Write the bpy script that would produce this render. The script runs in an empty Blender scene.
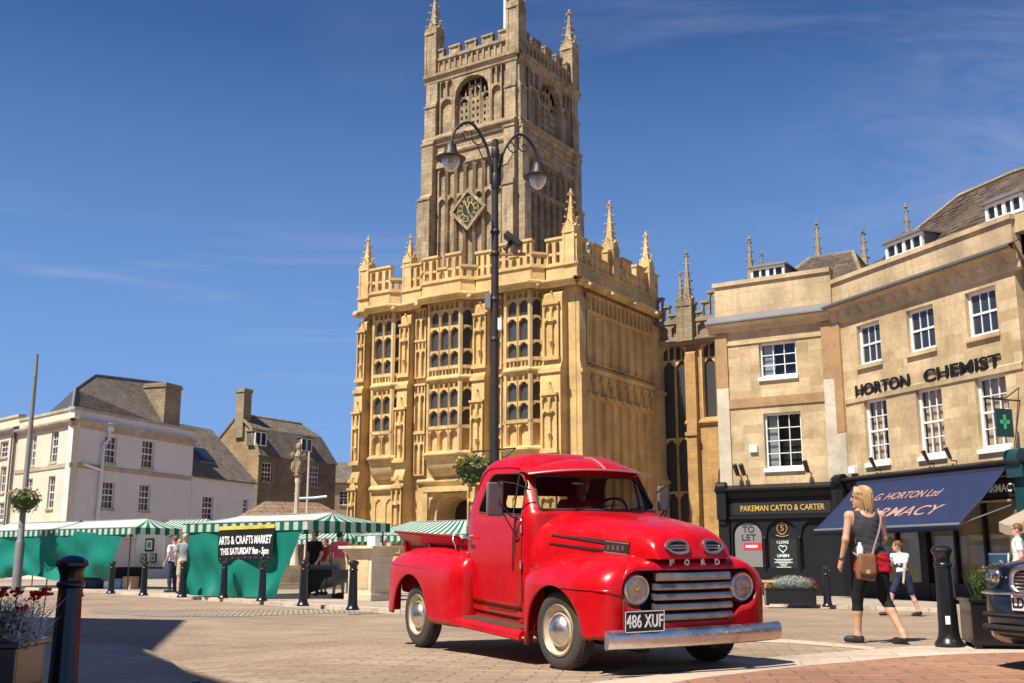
import bpy, bmesh, math, random
import numpy as np
from mathutils import Vector, Matrix
from mathutils.noise import noise as pnoise
random.seed(11)
scene = bpy.context.scene
COL = scene.collection
PI = math.pi
R = math.radians

# ------------------------------------------------------------------ camera
F_PX = 1080.0
PITCH = math.atan(221 / 1080.0)
CP, SP = math.cos(PITCH), math.sin(PITCH)
CAM = Vector((0, 0, 1.0))
cd = bpy.data.cameras.new('camera'); cam = bpy.data.objects.new('camera', cd)
COL.objects.link(cam); scene.camera = cam
cam.location = CAM; cam.rotation_euler = (PI / 2 + PITCH, 0, 0)
cd.sensor_width = 36; cd.lens = F_PX * 36 / 1024; cd.clip_start = .1; cd.clip_end = 3000
cd.dof.use_dof = True; cd.dof.focus_distance = 10.5; cd.dof.aperture_fstop = 7.1

def ray(px, py):
    x, y = px - 512, 341.5 - py
    v = Vector((x, F_PX * CP - y * SP, F_PX * SP + y * CP))
    return v / v.y
def at(px, py, Y):
    return CAM + ray(px, py) * Y

def ss(t):
    t = max(0., min(1., t)); return t * t * (3 - 2 * t)
def depth_below(x, y):
    a = ss((y - 11) / 9)
    d = .87 + .13 * a + .1 * ss((-1.5 - x) / 2) * (1 - a)
    d += ss((x - 2) / 3) * (-.04 * (1 - ss((y - 12) / 8)) + .15 * ss((y - 16) / 11))
    return d
def gz(x, y):
    return 1.0 - depth_below(x, y)
def ground_at(px, py):
    """the point of the ground that this line of sight meets"""
    r = ray(px, py); Y = 10.
    for _ in range(60):
        p = CAM + r * Y
        Y = .5 * Y + .5 * depth_below(p.x, p.y) / max(1e-4, -r.z)
        Y = min(Y, 300)
    p = CAM + r * Y
    return Vector((p.x, p.y, gz(p.x, p.y)))

# ------------------------------------------------------------------ objects
def tag(o, label=None, cat=None, group=None, kind=None):
    if label: o['label'] = label
    if cat: o['category'] = cat
    if group: o['group'] = group
    if kind: o['kind'] = kind
    return o
def empty(name, loc=(0, 0, 0), rz=0, label=None, cat=None, group=None):
    o = bpy.data.objects.new(name, None); COL.objects.link(o)
    o.location = loc; o.rotation_euler = (0, 0, rz); o.empty_display_size = .2
    return tag(o, label, cat, group)
def link_mesh(name, verts, faces, mats, mi=None, parent=None, smooth=None):
    me = bpy.data.meshes.new(name)
    me.from_pydata([tuple(v) for v in verts], [], faces)
    if not isinstance(mats, (list, tuple)): mats = [mats]
    for m in mats: me.materials.append(m)
    if mi is not None: me.polygons.foreach_set('material_index', mi)
    if smooth is not None:
        me.polygons.foreach_set('use_smooth', [True] * len(me.polygons))
        if smooth < 179: me.set_sharp_from_angle(angle=R(smooth))
    me.update()
    o = bpy.data.objects.new(name, me); COL.objects.link(o)
    if parent: o.parent = parent
    return o

class MB:
    """collects shapes, builds ONE mesh object"""
    def __init__(s, T=None):
        s.v = []; s.f = []; s.m = []; s.T = T; s.cur = 0
    def add(s, vs, fs, T=None):
        b = len(s.v)
        for p in vs:
            p = Vector(p)
            if T is not None: p = T @ p if isinstance(T, Matrix) else T(p)
            if s.T is not None: p = s.T @ p if isinstance(s.T, Matrix) else s.T(p)
            s.v.append(p)
        for f in fs:
            s.f.append([b + i for i in f]); s.m.append(s.cur)
        return s
    def box(s, x0, x1, y0, y1, z0, z1, T=None):
        return s.add([(x0, y0, z0), (x1, y0, z0), (x1, y1, z0), (x0, y1, z0), (x0, y0, z1), (x1, y0, z1), (x1, y1, z1), (x0, y1, z1)],
                     [(0, 3, 2, 1), (4, 5, 6, 7), (0, 1, 5, 4), (1, 2, 6, 5), (2, 3, 7, 6), (3, 0, 4, 7)], T)
    def cbox(s, cx, cy, z0, z1, wx, wy, T=None):
        return s.box(cx - wx / 2, cx + wx / 2, cy - wy / 2, cy + wy / 2, z0, z1, T)
    def prism(s, pts, axis, a, b, T=None):
        """2D polygon (CCW) extruded along axis from a to b"""
        n = len(pts)
        def m(p, t):
            return {0: (t, p[0], p[1]), 1: (p[0], t, p[1]), 2: (p[0], p[1], t)}[axis]
        vs = [m(p, a) for p in pts] + [m(p, b) for p in pts]
        fs = [tuple(range(n))[::-1], tuple(range(n, 2 * n))] + [(i, (i + 1) % n, n + (i + 1) % n, n + i) for i in range(n)]
        return s.add(vs, fs, T)
    def loft(s, rings, caps=True, closed=True, T=None):
        n = len(rings[0]); vs = [p for r in rings for p in r]; fs = []
        for k in range(len(rings) - 1):
            for i in range(n if closed else n - 1):
                j = (i + 1) % n
                fs.append((k * n + i, k * n + j, (k + 1) * n + j, (k + 1) * n + i))
        if caps and closed:
            fs.append(tuple(range(n))[::-1]); fs.append(tuple(range((len(rings) - 1) * n, len(rings) * n)))
        return s.add(vs, fs, T)
    def lathe(s, prof, n=16, c=(0, 0, 0), T=None, caps=True, square=0):
        rings = []
        for r, z in prof:
            rings.append([(c[0] + r * math.cos(2 * PI * i / n), c[1] + r * math.sin(2 * PI * i / n), c[2] + z) for i in range(n)])
        return s.loft(rings, caps=caps, T=T)
    def tube(s, pts, r, n=8, T=None, caps=True):
        pts = [Vector(p) for p in pts]
        rs = r if isinstance(r, (list, tuple)) else [r] * len(pts)
        rings = []; up = None
        for i, p in enumerate(pts):
            d = (pts[min(i + 1, len(pts) - 1)] - pts[max(i - 1, 0)])
            d = d.normalized() if d.length > 1e-9 else Vector((0, 0, 1))
            if up is None: up = Vector((0, 0, 1)) if abs(d.z) < .9 else Vector((1, 0, 0))
            a = d.cross(up)
            if a.length < 1e-6: a = d.cross(Vector((0, 1, 0)))
            a.normalize(); b = a.cross(d).normalized(); up = b
            rings.append([p + a * rs[i] * math.cos(2 * PI * k / n) + b * rs[i] * math.sin(2 * PI * k / n) for k in range(n)])
        return s.loft(rings, caps=caps, T=T)
    def ball(s, c, r, n=12, m=8, T=None):
        rx, ry, rz = r if isinstance(r, (list, tuple)) else (r, r, r)
        prof = []
        for k in range(m + 1):
            a = -PI / 2 + PI * k / m
            prof.append((max(1e-4, math.cos(a)), math.sin(a)))
        rings = [[(c[0] + rx * q * math.cos(2 * PI * i / n), c[1] + ry * q * math.sin(2 * PI * i / n), c[2] + rz * z) for i in range(n)] for q, z in prof]
        return s.loft(rings, T=T)
    def grid(s, P, T=None):
        """P[i][j] points; open sheet"""
        return s.loft(P, caps=False, closed=False, T=T)
    def build(s, name, mats, parent=None, smooth=None, bevel=0, solid=0, seg=2, off=-1):
        o = link_mesh(name, s.v, s.f, mats, s.m, parent, smooth)
        if solid:
            md = o.modifiers.new('thickness', 'SOLIDIFY'); md.thickness = solid; md.offset = off
        if bevel:
            md = o.modifiers.new('bevel', 'BEVEL'); md.width = bevel; md.segments = seg; md.limit_method = 'ANGLE'; md.angle_limit = R(35)
        return o

def catmull(pts, n):
    """n samples on each span of a smooth curve through pts (tuples)"""
    pts = [Vector(p) for p in pts]; out = []
    for i in range(len(pts) - 1):
        p0 = pts[max(i - 1, 0)]; p1 = pts[i]; p2 = pts[i + 1]; p3 = pts[min(i + 2, len(pts) - 1)]
        for k in range(n):
            t = k / n
            out.append(.5 * ((2 * p1) + (p2 - p0) * t + (2 * p0 - 5 * p1 + 4 * p2 - p3) * t * t + (3 * p1 - p0 - 3 * p2 + p3) * t ** 3))
    out.append(pts[-1]); return out
def interp(x, xs, ys):
    return float(np.interp(x, xs, ys))
def copy_tree(o, parent=None, loc=None, rz=None):
    c = o.copy(); COL.objects.link(c); c.parent = parent
    for ch in o.children: copy_tree(ch, c)
    if loc is not None: c.location = loc
    if rz is not None: c.rotation_euler = (0, 0, rz)
    return c
def bake(o):
    """apply an object's modifiers"""
    bpy.context.view_layer.update()
    dg = bpy.context.evaluated_depsgraph_get()
    me = bpy.data.meshes.new_from_object(o.evaluated_get(dg))
    o.modifiers.clear(); old = o.data; o.data = me; bpy.data.meshes.remove(old)
    return o
def boolean(o, cutter, op='DIFFERENCE', keep=False):
    for q in (o, cutter):
        bm = bmesh.new(); bm.from_mesh(q.data); bmesh.ops.remove_doubles(bm, verts=bm.verts, dist=1e-5); bmesh.ops.recalc_face_normals(bm, faces=bm.faces); bm.to_mesh(q.data); bm.free()
    cutter.parent = o.parent
    md = o.modifiers.new('b', 'BOOLEAN'); md.object = cutter; md.operation = op; md.solver = 'EXACT'
    bake(o)
    if not keep: bpy.data.objects.remove(cutter)
    return o
def resmooth(o, ang):
    me = o.data
    me.polygons.foreach_set('use_smooth', [True] * len(me.polygons)); me.set_sharp_from_angle(angle=R(ang)); me.update()

def text_obj(name, body, size, mat, parent=None, extrude=.004, bold=0., shear=0., spacing=1., align='CENTER', M=None, width=None):
    cu = bpy.data.curves.new(name, 'FONT'); cu.body = body; cu.size = size; cu.extrude = extrude
    cu.align_x = align; cu.align_y = 'CENTER'; cu.offset = bold; cu.shear = shear; cu.space_character = spacing
    o = bpy.data.objects.new(name, cu); COL.objects.link(o)
    bpy.context.view_layer.update()
    me = bpy.data.meshes.new_from_object(o.evaluated_get(bpy.context.evaluated_depsgraph_get()))
    bpy.data.objects.remove(o)
    if width:
        xs = [v.co.x for v in me.vertices]; k = width / max(1e-6, max(xs) - min(xs)); 
        for v in me.vertices: v.co.x *= k
    if M is not None: me.transform(M)
    me.materials.clear(); me.materials.append(mat)
    q = bpy.data.objects.new(name, me); COL.objects.link(q)
    if parent: q.parent = parent
    return q
def text_mb(mb, body, size, M, extrude=.004, bold=0., shear=0., spacing=1., width=None):
    """lettering added to a mesh under construction"""
    q = text_obj('lettering', body, size, MAT['black'], None, extrude, bold, shear, spacing, 'CENTER', M, width)
    me = q.data
    mb.add([v.co.copy() for v in me.vertices], [tuple(p.vertices) for p in me.polygons])
    bpy.data.objects.remove(q)

# ------------------------------------------------------------------ facade frames
class Facade:
    """a vertical plane: s along u, z up, out along n"""
    def __init__(f, P, u, flip=False):
        f.P = Vector((P[0], P[1], 0)); f.u = Vector((u[0], u[1], 0)).normalized()
        f.n = Vector((f.u.y, -f.u.x, 0))
        if flip: f.n = -f.n
        f.M = Matrix(((f.u.x, f.n.x, 0, f.P.x), (f.u.y, f.n.y, 0, f.P.y), (0, 0, 1, 0), (0, 0, 0, 1)))  # (s, out, z)
    def px(f, x, y):
        r = ray(x, y); t = (f.P - CAM).dot(f.n) / r.dot(f.n); p = CAM + r * t
        return (p - f.P).dot(f.u), p.z
    def pxo(f, x, y, o):
        """(s, z) where a line of sight meets the plane set out by o"""
        r = ray(x, y); t = (f.P + f.n * o - CAM).dot(f.n) / r.dot(f.n); p = CAM + r * t
        return (p - f.P).dot(f.u), p.z
    def pt(f, s, o, z):
        return f.M @ Vector((s, o, z))
    def rect(f, quad):
        """pixel corners (left-top, right-top, right-bottom, left-bottom) -> s0, s1, z0, z1"""
        q = [f.px(*c) for c in quad]
        a, b = sorted(((q[0][0] + q[3][0]) / 2, (q[1][0] + q[2][0]) / 2))
        return a, b, (q[2][1] + q[3][1]) / 2, (q[0][1] + q[1][1]) / 2
    def local(f, loc, rz=0): pass
    def facing(f):
        """text standing on the plane, read from outside: x along reading direction"""
        rd = Vector((-f.n.y, f.n.x, 0))
        return rd
    def text_matrix(f, s, o, z):
        rd = f.facing(); p = f.pt(s, o, z)
        return Matrix(((rd.x, 0, f.n.x, p.x), (rd.y, 0, f.n.y, p.y), (0, 1, 0, p.z), (0, 0, 0, 1)))
# ------------------------------------------------------------------ materials
MAT = {}
def new_mat(name):
    m = bpy.data.materials.new(name); m.use_nodes = True; nt = m.node_tree; nt.nodes.clear()
    out = nt.nodes.new('ShaderNodeOutputMaterial'); b = nt.nodes.new('ShaderNodeBsdfPrincipled')
    nt.links.new(b.outputs[0], out.inputs[0]); MAT[name] = m
    return m, nt, b
def N(nt, kind, **kw):
    n = nt.nodes.new(kind)
    for k, v in kw.items():
        if k in n.inputs.keys(): n.inputs[k].default_value = v
        else: setattr(n, k, v)
    return n
def mixc(nt, fac, a, b, mode='MIX'):
    n = nt.nodes.new('ShaderNodeMix'); n.data_type = 'RGBA'; n.blend_type = mode
    for sock, v in ((n.inputs[0], fac), (n.inputs[6], a), (n.inputs[7], b)):
        if hasattr(v, 'bl_idname') or hasattr(v, 'is_linked'): nt.links.new(v, sock)
        else: sock.default_value = v if not isinstance(v, tuple) else (*v, 1) if len(v) == 3 else v
    return n.outputs[2]
def ramp(nt, src, stops):
    n = nt.nodes.new('ShaderNodeValToRGB'); e = n.color_ramp.elements
    while len(e) < len(stops): e.new(.5)
    for q, (p, c) in zip(e, stops):
        q.position = p; q.color = (c, c, c, 1) if not isinstance(c, tuple) else (*c, 1)
    nt.links.new(src, n.inputs[0]); return n.outputs[0]
def coords(nt, scale=1., kind='Object', rot=(0, 0, 0)):
    tc = nt.nodes.new('ShaderNodeTexCoord'); mp = nt.nodes.new('ShaderNodeMapping')
    mp.inputs['Scale'].default_value = scale if isinstance(scale, tuple) else (scale,) * 3
    mp.inputs['Rotation'].default_value = rot
    nt.links.new(tc.outputs[kind], mp.inputs[0]); return mp.outputs[0]
def noise_tex(nt, vec, scale, detail=5, rough=.55, dist=0):
    n = N(nt, 'ShaderNodeTexNoise'); n.inputs['Scale'].default_value = scale; n.inputs['Detail'].default_value = detail
    n.inputs['Roughness'].default_value = rough; n.inputs['Distortion'].default_value = dist
    nt.links.new(vec, n.inputs['Vector']); return n.outputs['Fac']
def bump(nt, b, src, strength=.3, dist=.02):
    n = nt.nodes.new('ShaderNodeBump'); n.inputs['Strength'].default_value = strength; n.inputs['Distance'].default_value = dist
    nt.links.new(src, n.inputs['Height']); nt.links.new(n.outputs[0], b.inputs['Normal']); return n
def plain(name, col, rough=.6, metal=0., var=.12, vs=6., coat=0., bmp=0., spec=None):
    m, nt, b = new_mat(name)
    v = coords(nt)
    f = noise_tex(nt, v, vs)
    lo = tuple(c * (1 - var) for c in col); hi = tuple(min(1, c * (1 + var)) for c in col)
    nt.links.new(mixc(nt, f, lo, hi), b.inputs['Base Color'])
    b.inputs['Roughness'].default_value = rough; b.inputs['Metallic'].default_value = metal
    b.inputs['Coat Weight'].default_value = coat; b.inputs['Coat Roughness'].default_value = .08
    if spec is not None: b.inputs['Specular IOR Level'].default_value = spec
    if bmp: bump(nt, b, noise_tex(nt, v, vs * 6), bmp, .01)
    return m

def wall_coords(nt):
    """(along the wall, height) whichever way the wall faces: from the surface's own normal"""
    g = nt.nodes.new('ShaderNodeNewGeometry'); sp = nt.nodes.new('ShaderNodeSeparateXYZ'); sn = nt.nodes.new('ShaderNodeSeparateXYZ')
    nt.links.new(g.outputs['Position'], sp.inputs[0]); nt.links.new(g.outputs['True Normal'], sn.inputs[0])
    def mth(op, a, b=None):
        n = nt.nodes.new('ShaderNodeMath'); n.operation = op
        for i, v in enumerate((a, b)):
            if v is None: continue
            if isinstance(v, (int, float)): n.inputs[i].default_value = v
            else: nt.links.new(v, n.inputs[i])
        return n.outputs[0]
    a = mth('SUBTRACT', mth('MULTIPLY', sp.outputs[1], sn.outputs[0]), mth('MULTIPLY', sp.outputs[0], sn.outputs[1]))
    c = nt.nodes.new('ShaderNodeCombineXYZ'); nt.links.new(a, c.inputs[0]); nt.links.new(sp.outputs[2], c.inputs[1])
    return c.outputs[0], g.outputs['Position']

def stone(name, c1, c2, mortar, bw=.6, bh=.3, ms=.012, patch=None, rough=.85, stain=.35, stain_col=(.10, .085, .06), bmp=.35, msm=.1, streak=0., pb=-.72, mot=1.):
    m, nt, b = new_mat(name)
    uv, pos = wall_coords(nt)
    wob = nt.nodes.new('ShaderNodeTexNoise'); wob.inputs['Scale'].default_value = 1.3; nt.links.new(pos, wob.inputs['Vector'])
    add = nt.nodes.new('ShaderNodeVectorMath'); add.operation = 'MULTIPLY_ADD'
    nt.links.new(wob.outputs['Color'], add.inputs[0]); add.inputs[1].default_value = (.05, .03, 0); nt.links.new(uv, add.inputs[2])
    br = nt.nodes.new('ShaderNodeTexBrick')
    br.inputs['Scale'].default_value = 1; br.inputs['Brick Width'].default_value = bw; br.inputs['Row Height'].default_value = bh
    br.inputs['Mortar Size'].default_value = ms; br.inputs['Mortar Smooth'].default_value = msm; br.inputs['Bias'].default_value = 0
    br.inputs['Color1'].default_value = (*c1, 1); br.inputs['Color2'].default_value = (*c2, 1); br.inputs['Mortar'].default_value = (*mortar, 1)
    nt.links.new(add.outputs[0], br.inputs['Vector'])
    col = br.outputs['Color']
    f1 = noise_tex(nt, pos, .7, 6, .6)
    col = mixc(nt, 1., col, ramp(nt, f1, [(.3, 1 - .32 * mot), (.7, 1 + .2 * mot)]), 'MULTIPLY')
    f2 = noise_tex(nt, pos, 9., 5, .65)
    col = mixc(nt, 1., col, ramp(nt, f2, [(.3, .86), (.7, 1.1)]), 'MULTIPLY')
    if patch:
        # single renewed or weathered blocks, one tone each
        br2 = nt.nodes.new('ShaderNodeTexBrick')
        for k, v in (('Scale', 1), ('Brick Width', bw), ('Row Height', bh), ('Mortar Size', 0.), ('Bias', pb)): br2.inputs[k].default_value = v
        br2.inputs['Color1'].default_value = (0, 0, 0, 1); br2.inputs['Color2'].default_value = (1, 1, 1, 1)
        nt.links.new(add.outputs[0], br2.inputs['Vector'])
        col = mixc(nt, ramp(nt, br2.outputs['Color'], [(.35, 0.), (.6, .85)]), col, patch)
    if stain:
        mp = nt.nodes.new('ShaderNodeMapping'); mp.inputs['Scale'].default_value = (1, 1, .35); nt.links.new(pos, mp.inputs[0])
        f3 = noise_tex(nt, mp.outputs[0], 1.1, 8, .68)
        col = mixc(nt, ramp(nt, f3, [(.52, 0.), (.74, stain)]), col, stain_col)
    if streak:
        mp2 = nt.nodes.new('ShaderNodeMapping'); mp2.inputs['Scale'].default_value = (5, 5, .22); nt.links.new(pos, mp2.inputs[0])
        f4 = noise_tex(nt, mp2.outputs[0], 1., 5, .6)
        col = mixc(nt, ramp(nt, f4, [(.55, 0.), (.75, streak)]), col, stain_col)
    nt.links.new(col, b.inputs['Base Color']); b.inputs['Roughness'].default_value = rough; b.inputs['Specular IOR Level'].default_value = .25
    h = mixc(nt, .5, br.outputs['Fac'], f2)
    inv = nt.nodes.new('ShaderNodeInvert'); nt.links.new(br.outputs['Fac'], inv.inputs[1])
    h = mixc(nt, .35, inv.outputs[0], f2)
    bump(nt, b, h, bmp, .03)
    return m

def tiles(name, c1, c2, dark, bw=.28, bh=.2, ang=0., lichen=(.32, .27, .17), lf=.5):
    """stone slates: courses run across the slope, height used as the slope coordinate"""
    m, nt, b = new_mat(name)
    uv, pos = wall_coords(nt)
    br = nt.nodes.new('ShaderNodeTexBrick')
    for k, v in (('Scale', 1), ('Brick Width', bw), ('Row Height', bh), ('Mortar Size', .012), ('Mortar Smooth', .2), ('Bias', 0)): br.inputs[k].default_value = v
    br.inputs['Color1'].default_value = (*c1, 1); br.inputs['Color2'].default_value = (*c2, 1); br.inputs['Mortar'].default_value = (*dark, 1)
    nz = nt.nodes.new('ShaderNodeTexNoise'); nz.inputs['Scale'].default_value = 2.; nt.links.new(pos, nz.inputs['Vector'])
    add = nt.nodes.new('ShaderNodeVectorMath'); add.operation = 'MULTIPLY_ADD'
    nt.links.new(nz.outputs['Color'], add.inputs[0]); add.inputs[1].default_value = (.06, .05, 0); nt.links.new(uv, add.inputs[2])
    nt.links.new(add.outputs[0], br.inputs['Vector'])
    f = noise_tex(nt, pos, 1.2, 7, .65)
    col = mixc(nt, ramp(nt, f, [(.45, 0.), (.68, lf)]), br.outputs['Color'], lichen)
    f2 = noise_tex(nt, pos, 6., 4, .6)
    col = mixc(nt, 1., col, ramp(nt, f2, [(.3, .7), (.7, 1.25)]), 'MULTIPLY')
    nt.links.new(col, b.inputs['Base Color']); b.inputs['Roughness'].default_value = .85
    inv = nt.nodes.new('ShaderNodeInvert'); nt.links.new(br.outputs['Fac'], inv.inputs[1])
    bump(nt, b, mixc(nt, .4, inv.outputs[0], f2), .8, .05)
    return m

# church
stone('gold_stone', (.68, .46, .19), (.63, .415, .165), (.55, .365, .15), .7, .32, .005, (.58, .375, .15), stain=.45, stain_col=(.26, .19, .10), bmp=.3, streak=.25)
stone('gold_trim', (.69, .48, .215), (.63, .43, .185), (.50, .33, .14), .8, .45, .007, None, stain=.6, stain_col=(.27, .20, .11), bmp=.25, streak=.25)
stone('tower_stone', (.47, .36, .215), (.34, .255, .15), (.25, .185, .11), .75, .36, .012, (.55, .42, .26), stain=.9, stain_col=(.10, .078, .055), bmp=.6, streak=.75)
stone('aisle_stone', (.50, .30, .11), (.42, .25, .10), (.36, .23, .11), .6, .3, .01, (.50, .36, .18), stain=.5, stain_col=(.14, .11, .07), bmp=.4)
stone('old_carved_stone', (.36, .28, .175), (.28, .22, .14), (.20, .16, .11), .5, .3, .008, None, stain=.6, stain_col=(.085, .075, .06), bmp=.5)
# houses
stone('ashlar', (.64, .485, .285), (.49, .35, .19), (.50, .37, .22), .70, .30, .005, (.38, .245, .12), stain=.5, stain_col=(.21, .15, .09), bmp=.3, streak=.3, pb=-.62)
stone('ashlar_smooth', (.60, .455, .27), (.54, .40, .23), (.42, .32, .2), 1.3, .55, .007, (.42, .29, .15), stain=.55, stain_col=(.22, .165, .11), bmp=.2, streak=.45)
stone('pilaster_brown', (.44, .27, .13), (.42, .26, .125), (.40, .25, .12), .8, .4, .003, None, stain=.2, stain_col=(.28, .18, .1), bmp=.1)
stone('pilaster_pale', (.62, .54, .42), (.60, .52, .40), (.58, .50, .39), .8, .4, .003, None, stain=.25, stain_col=(.40, .34, .26), bmp=.1)
stone('rubble_dark', (.27, .205, .135), (.185, .14, .095), (.30, .235, .16), .42, .2, .02, None, stain=.5, stain_col=(.06, .05, .04), bmp=.6)
stone('rubble_gold', (.40, .27, .13), (.33, .22, .11), (.40, .30, .18), .4, .2, .02, None, stain=.4, stain_col=(.14, .10, .07), bmp=.5)
stone('chimney_stone', (.36, .28, .17), (.28, .22, .14), (.24, .19, .12), .5, .25, .014, None, stain=.6, stain_col=(.10, .085, .06), bmp=.5)
stone('render_white', (.70, .68, .65), (.70, .68, .65), (.70, .68, .65), 3., 3., .0, None, stain=.05, stain_col=(.40, .36, .31), bmp=.06, streak=.10, mot=.25)
stone('render_cream', (.68, .60, .45), (.67, .59, .44), (.67, .59, .44), 3., 3., .0, None, stain=.12, stain_col=(.42, .34, .22), bmp=.06, streak=.15, mot=.35)
stone('render_trim', (.50, .42, .31), (.48, .40, .30), (.48, .40, .30), 3., 3., .0, None, stain=.5, stain_col=(.24, .19, .13), bmp=.1)
stone('plinth_cream', (.66, .57, .41), (.62, .53, .37), (.52, .44, .31), 1.1, .5, .006, None, stain=.25, stain_col=(.38, .31, .2), bmp=.1)
tiles('slate_brown', (.095, .06, .038), (.06, .04, .028), (.022, .017, .013), .3, .17, lichen=(.17, .12, .065), lf=.6)
tiles('slate_grey', (.17, .14, .105), (.12, .10, .08), (.05, .043, .036), .35, .2, lichen=(.26, .20, .13), lf=.55)
tiles('slate_blue', (.075, .08, .09), (.06, .065, .075), (.03, .03, .035), .35, .2, lichen=(.11, .11, .10), lf=.3)
plain('lead', (.20, .19, .20), .55, .2, .2, 3)
plain('lead_dark', (.10, .095, .09), .6, .1, .25, 3)

# glass as a reflecting dark pane (rooms behind are dark)
def glass_dark(name, col=(.012, .014, .016), rough=.05, wav=.02):
    m, nt, b = new_mat(name)
    v = coords(nt)
    nt.links.new(mixc(nt, noise_tex(nt, v, .9, 2), tuple(c * .6 for c in col), tuple(c * 2.4 for c in col)), b.inputs['Base Color'])
    b.inputs['Roughness'].default_value = rough; b.inputs['Specular IOR Level'].default_value = .6
    bump(nt, b, noise_tex(nt, v, 1.7, 2), wav, .2)
    return m
glass_dark('pane')
glass_dark('pane_blue', (.02, .024, .03))
m, nt, b = new_mat('leaded_glass')
uv, pos = wall_coords(nt)
mp = nt.nodes.new('ShaderNodeMapping'); mp.inputs['Rotation'].default_value = (0, 0, R(45)); nt.links.new(uv, mp.inputs[0])
br = nt.nodes.new('ShaderNodeTexBrick')
for k, v in (('Scale', 1), ('Brick Width', .11), ('Row Height', .11), ('Mortar Size', .012), ('Mortar Smooth', 0), ('Bias', 0)): br.inputs[k].default_value = v
br.offset = 0; br.inputs['Color1'].default_value = (.03, .034, .04, 1); br.inputs['Color2'].default_value = (.015, .018, .022, 1); br.inputs['Mortar'].default_value = (.12, .115, .10, 1)
nt.links.new(mp.outputs[0], br.inputs['Vector']); nt.links.new(br.outputs['Color'], b.inputs['Base Color'])
b.inputs['Roughness'].default_value = .22
nzc = nt.nodes.new('ShaderNodeTexNoise'); nzc.inputs['Scale'].default_value = 14; nt.links.new(pos, nzc.inputs['Vector']); bump(nt, b, nzc.outputs['Fac'], .5, .02)

plain('white_paint', (.80, .79, .76), .45, 0, .05, 4)
plain('green_white_paint', (.70, .76, .70), .45, 0, .05, 4)
plain('cream_paint', (.70, .62, .45), .5, 0, .08, 3)
plain('black_paint', (.008, .008, .009), .32, 0, .3, 5, coat=.3, bmp=.05)
plain('shop_black', (.009, .009, .010), .5, 0, .3, 3, spec=.3)
plain('black', (.01, .01, .01), .5)
plain('teal_paint', (.01, .05, .055), .4, 0, .2)
plain('gold_leaf', (.75, .50, .10), .4, .3, .1)
plain('copper_letter', (.36, .20, .15), .7, 0, .3, 4)
plain('grey_steel', (.26, .26, .26), .5, .5, .2, 3)
plain('pole_grey', (.23, .23, .22), .5, .2, .2, 3)
plain('dark_iron', (.035, .03, .027), .5, .2, .4, 4)
plain('wood', (.34, .19, .08), .6, 0, .25, 8)
plain('wood_pale', (.42, .30, .17), .6, 0, .2, 8)
plain('red_sign', (.62, .02, .03), .5)
plain('white_letter', (.82, .82, .80), .6, 0, .03)
plain('yellow_letter', (.62, .47, .06), .7, 0, .6, 9)
plain('mint_letter', (.55, .78, .70), .6, 0, .03)
plain('grey_poster', (.20, .195, .185), .45, 0, .1)
plain('blue_poster', (.10, .30, .60), .5)
plain('ink', (.015, .015, .015), .5)
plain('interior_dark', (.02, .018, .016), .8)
plain('interior_warm', (.10, .055, .03), .8, 0, .8, 5)
plain('curtain', (.62, .62, .66), .9, 0, .25, 12)
plain('blind', (.58, .43, .28), .8, 0, .2, 20)
plain('green_cross', (.05, .5, .2), .4)

def cloth(name, col, rough=.8, trans=.25, var=.12):
    m, nt, b = new_mat(name)
    v = coords(nt)
    c = mixc(nt, noise_tex(nt, v, 3., 5), tuple(x * (1 - var) for x in col), tuple(min(1, x * (1 + var)) for x in col))
    nt.links.new(c, b.inputs['Base Color']); b.inputs['Roughness'].default_value = rough; b.inputs['Specular IOR Level'].default_value = .25
    bump(nt, b, noise_tex(nt, v, 5., 4), .25, .04)
    if trans:
        t = nt.nodes.new('ShaderNodeBsdfTranslucent'); nt.links.new(c, t.inputs['Color'])
        mx = nt.nodes.new('ShaderNodeMixShader'); mx.inputs[0].default_value = trans
        out = [n for n in nt.nodes if n.bl_idname == 'ShaderNodeOutputMaterial'][0]
        nt.links.new(b.outputs[0], mx.inputs[1]); nt.links.new(t.outputs[0], mx.inputs[2]); nt.links.new(mx.outputs[0], out.inputs[0])
    return m
cloth('tarp_green', (.006, .185, .135), .55, .15, .18)
cloth('awning_navy', (.017, .026, .076), .8, .06, .2)
cloth('stripe_white', (.60, .65, .59), .8, .3, .12)
cloth('stripe_green', (.0, .16, .085), .75, .2, .1)
cloth('canvas_beige', (.50, .40, .28), .8, .3)
cloth('black_cloth', (.010, .011, .013), .8, 0)
cloth('sheet_white', (.72, .72, .72), .8, .2)
cloth('panel_white', (.84, .83, .85), .8, .1, .03)

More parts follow.
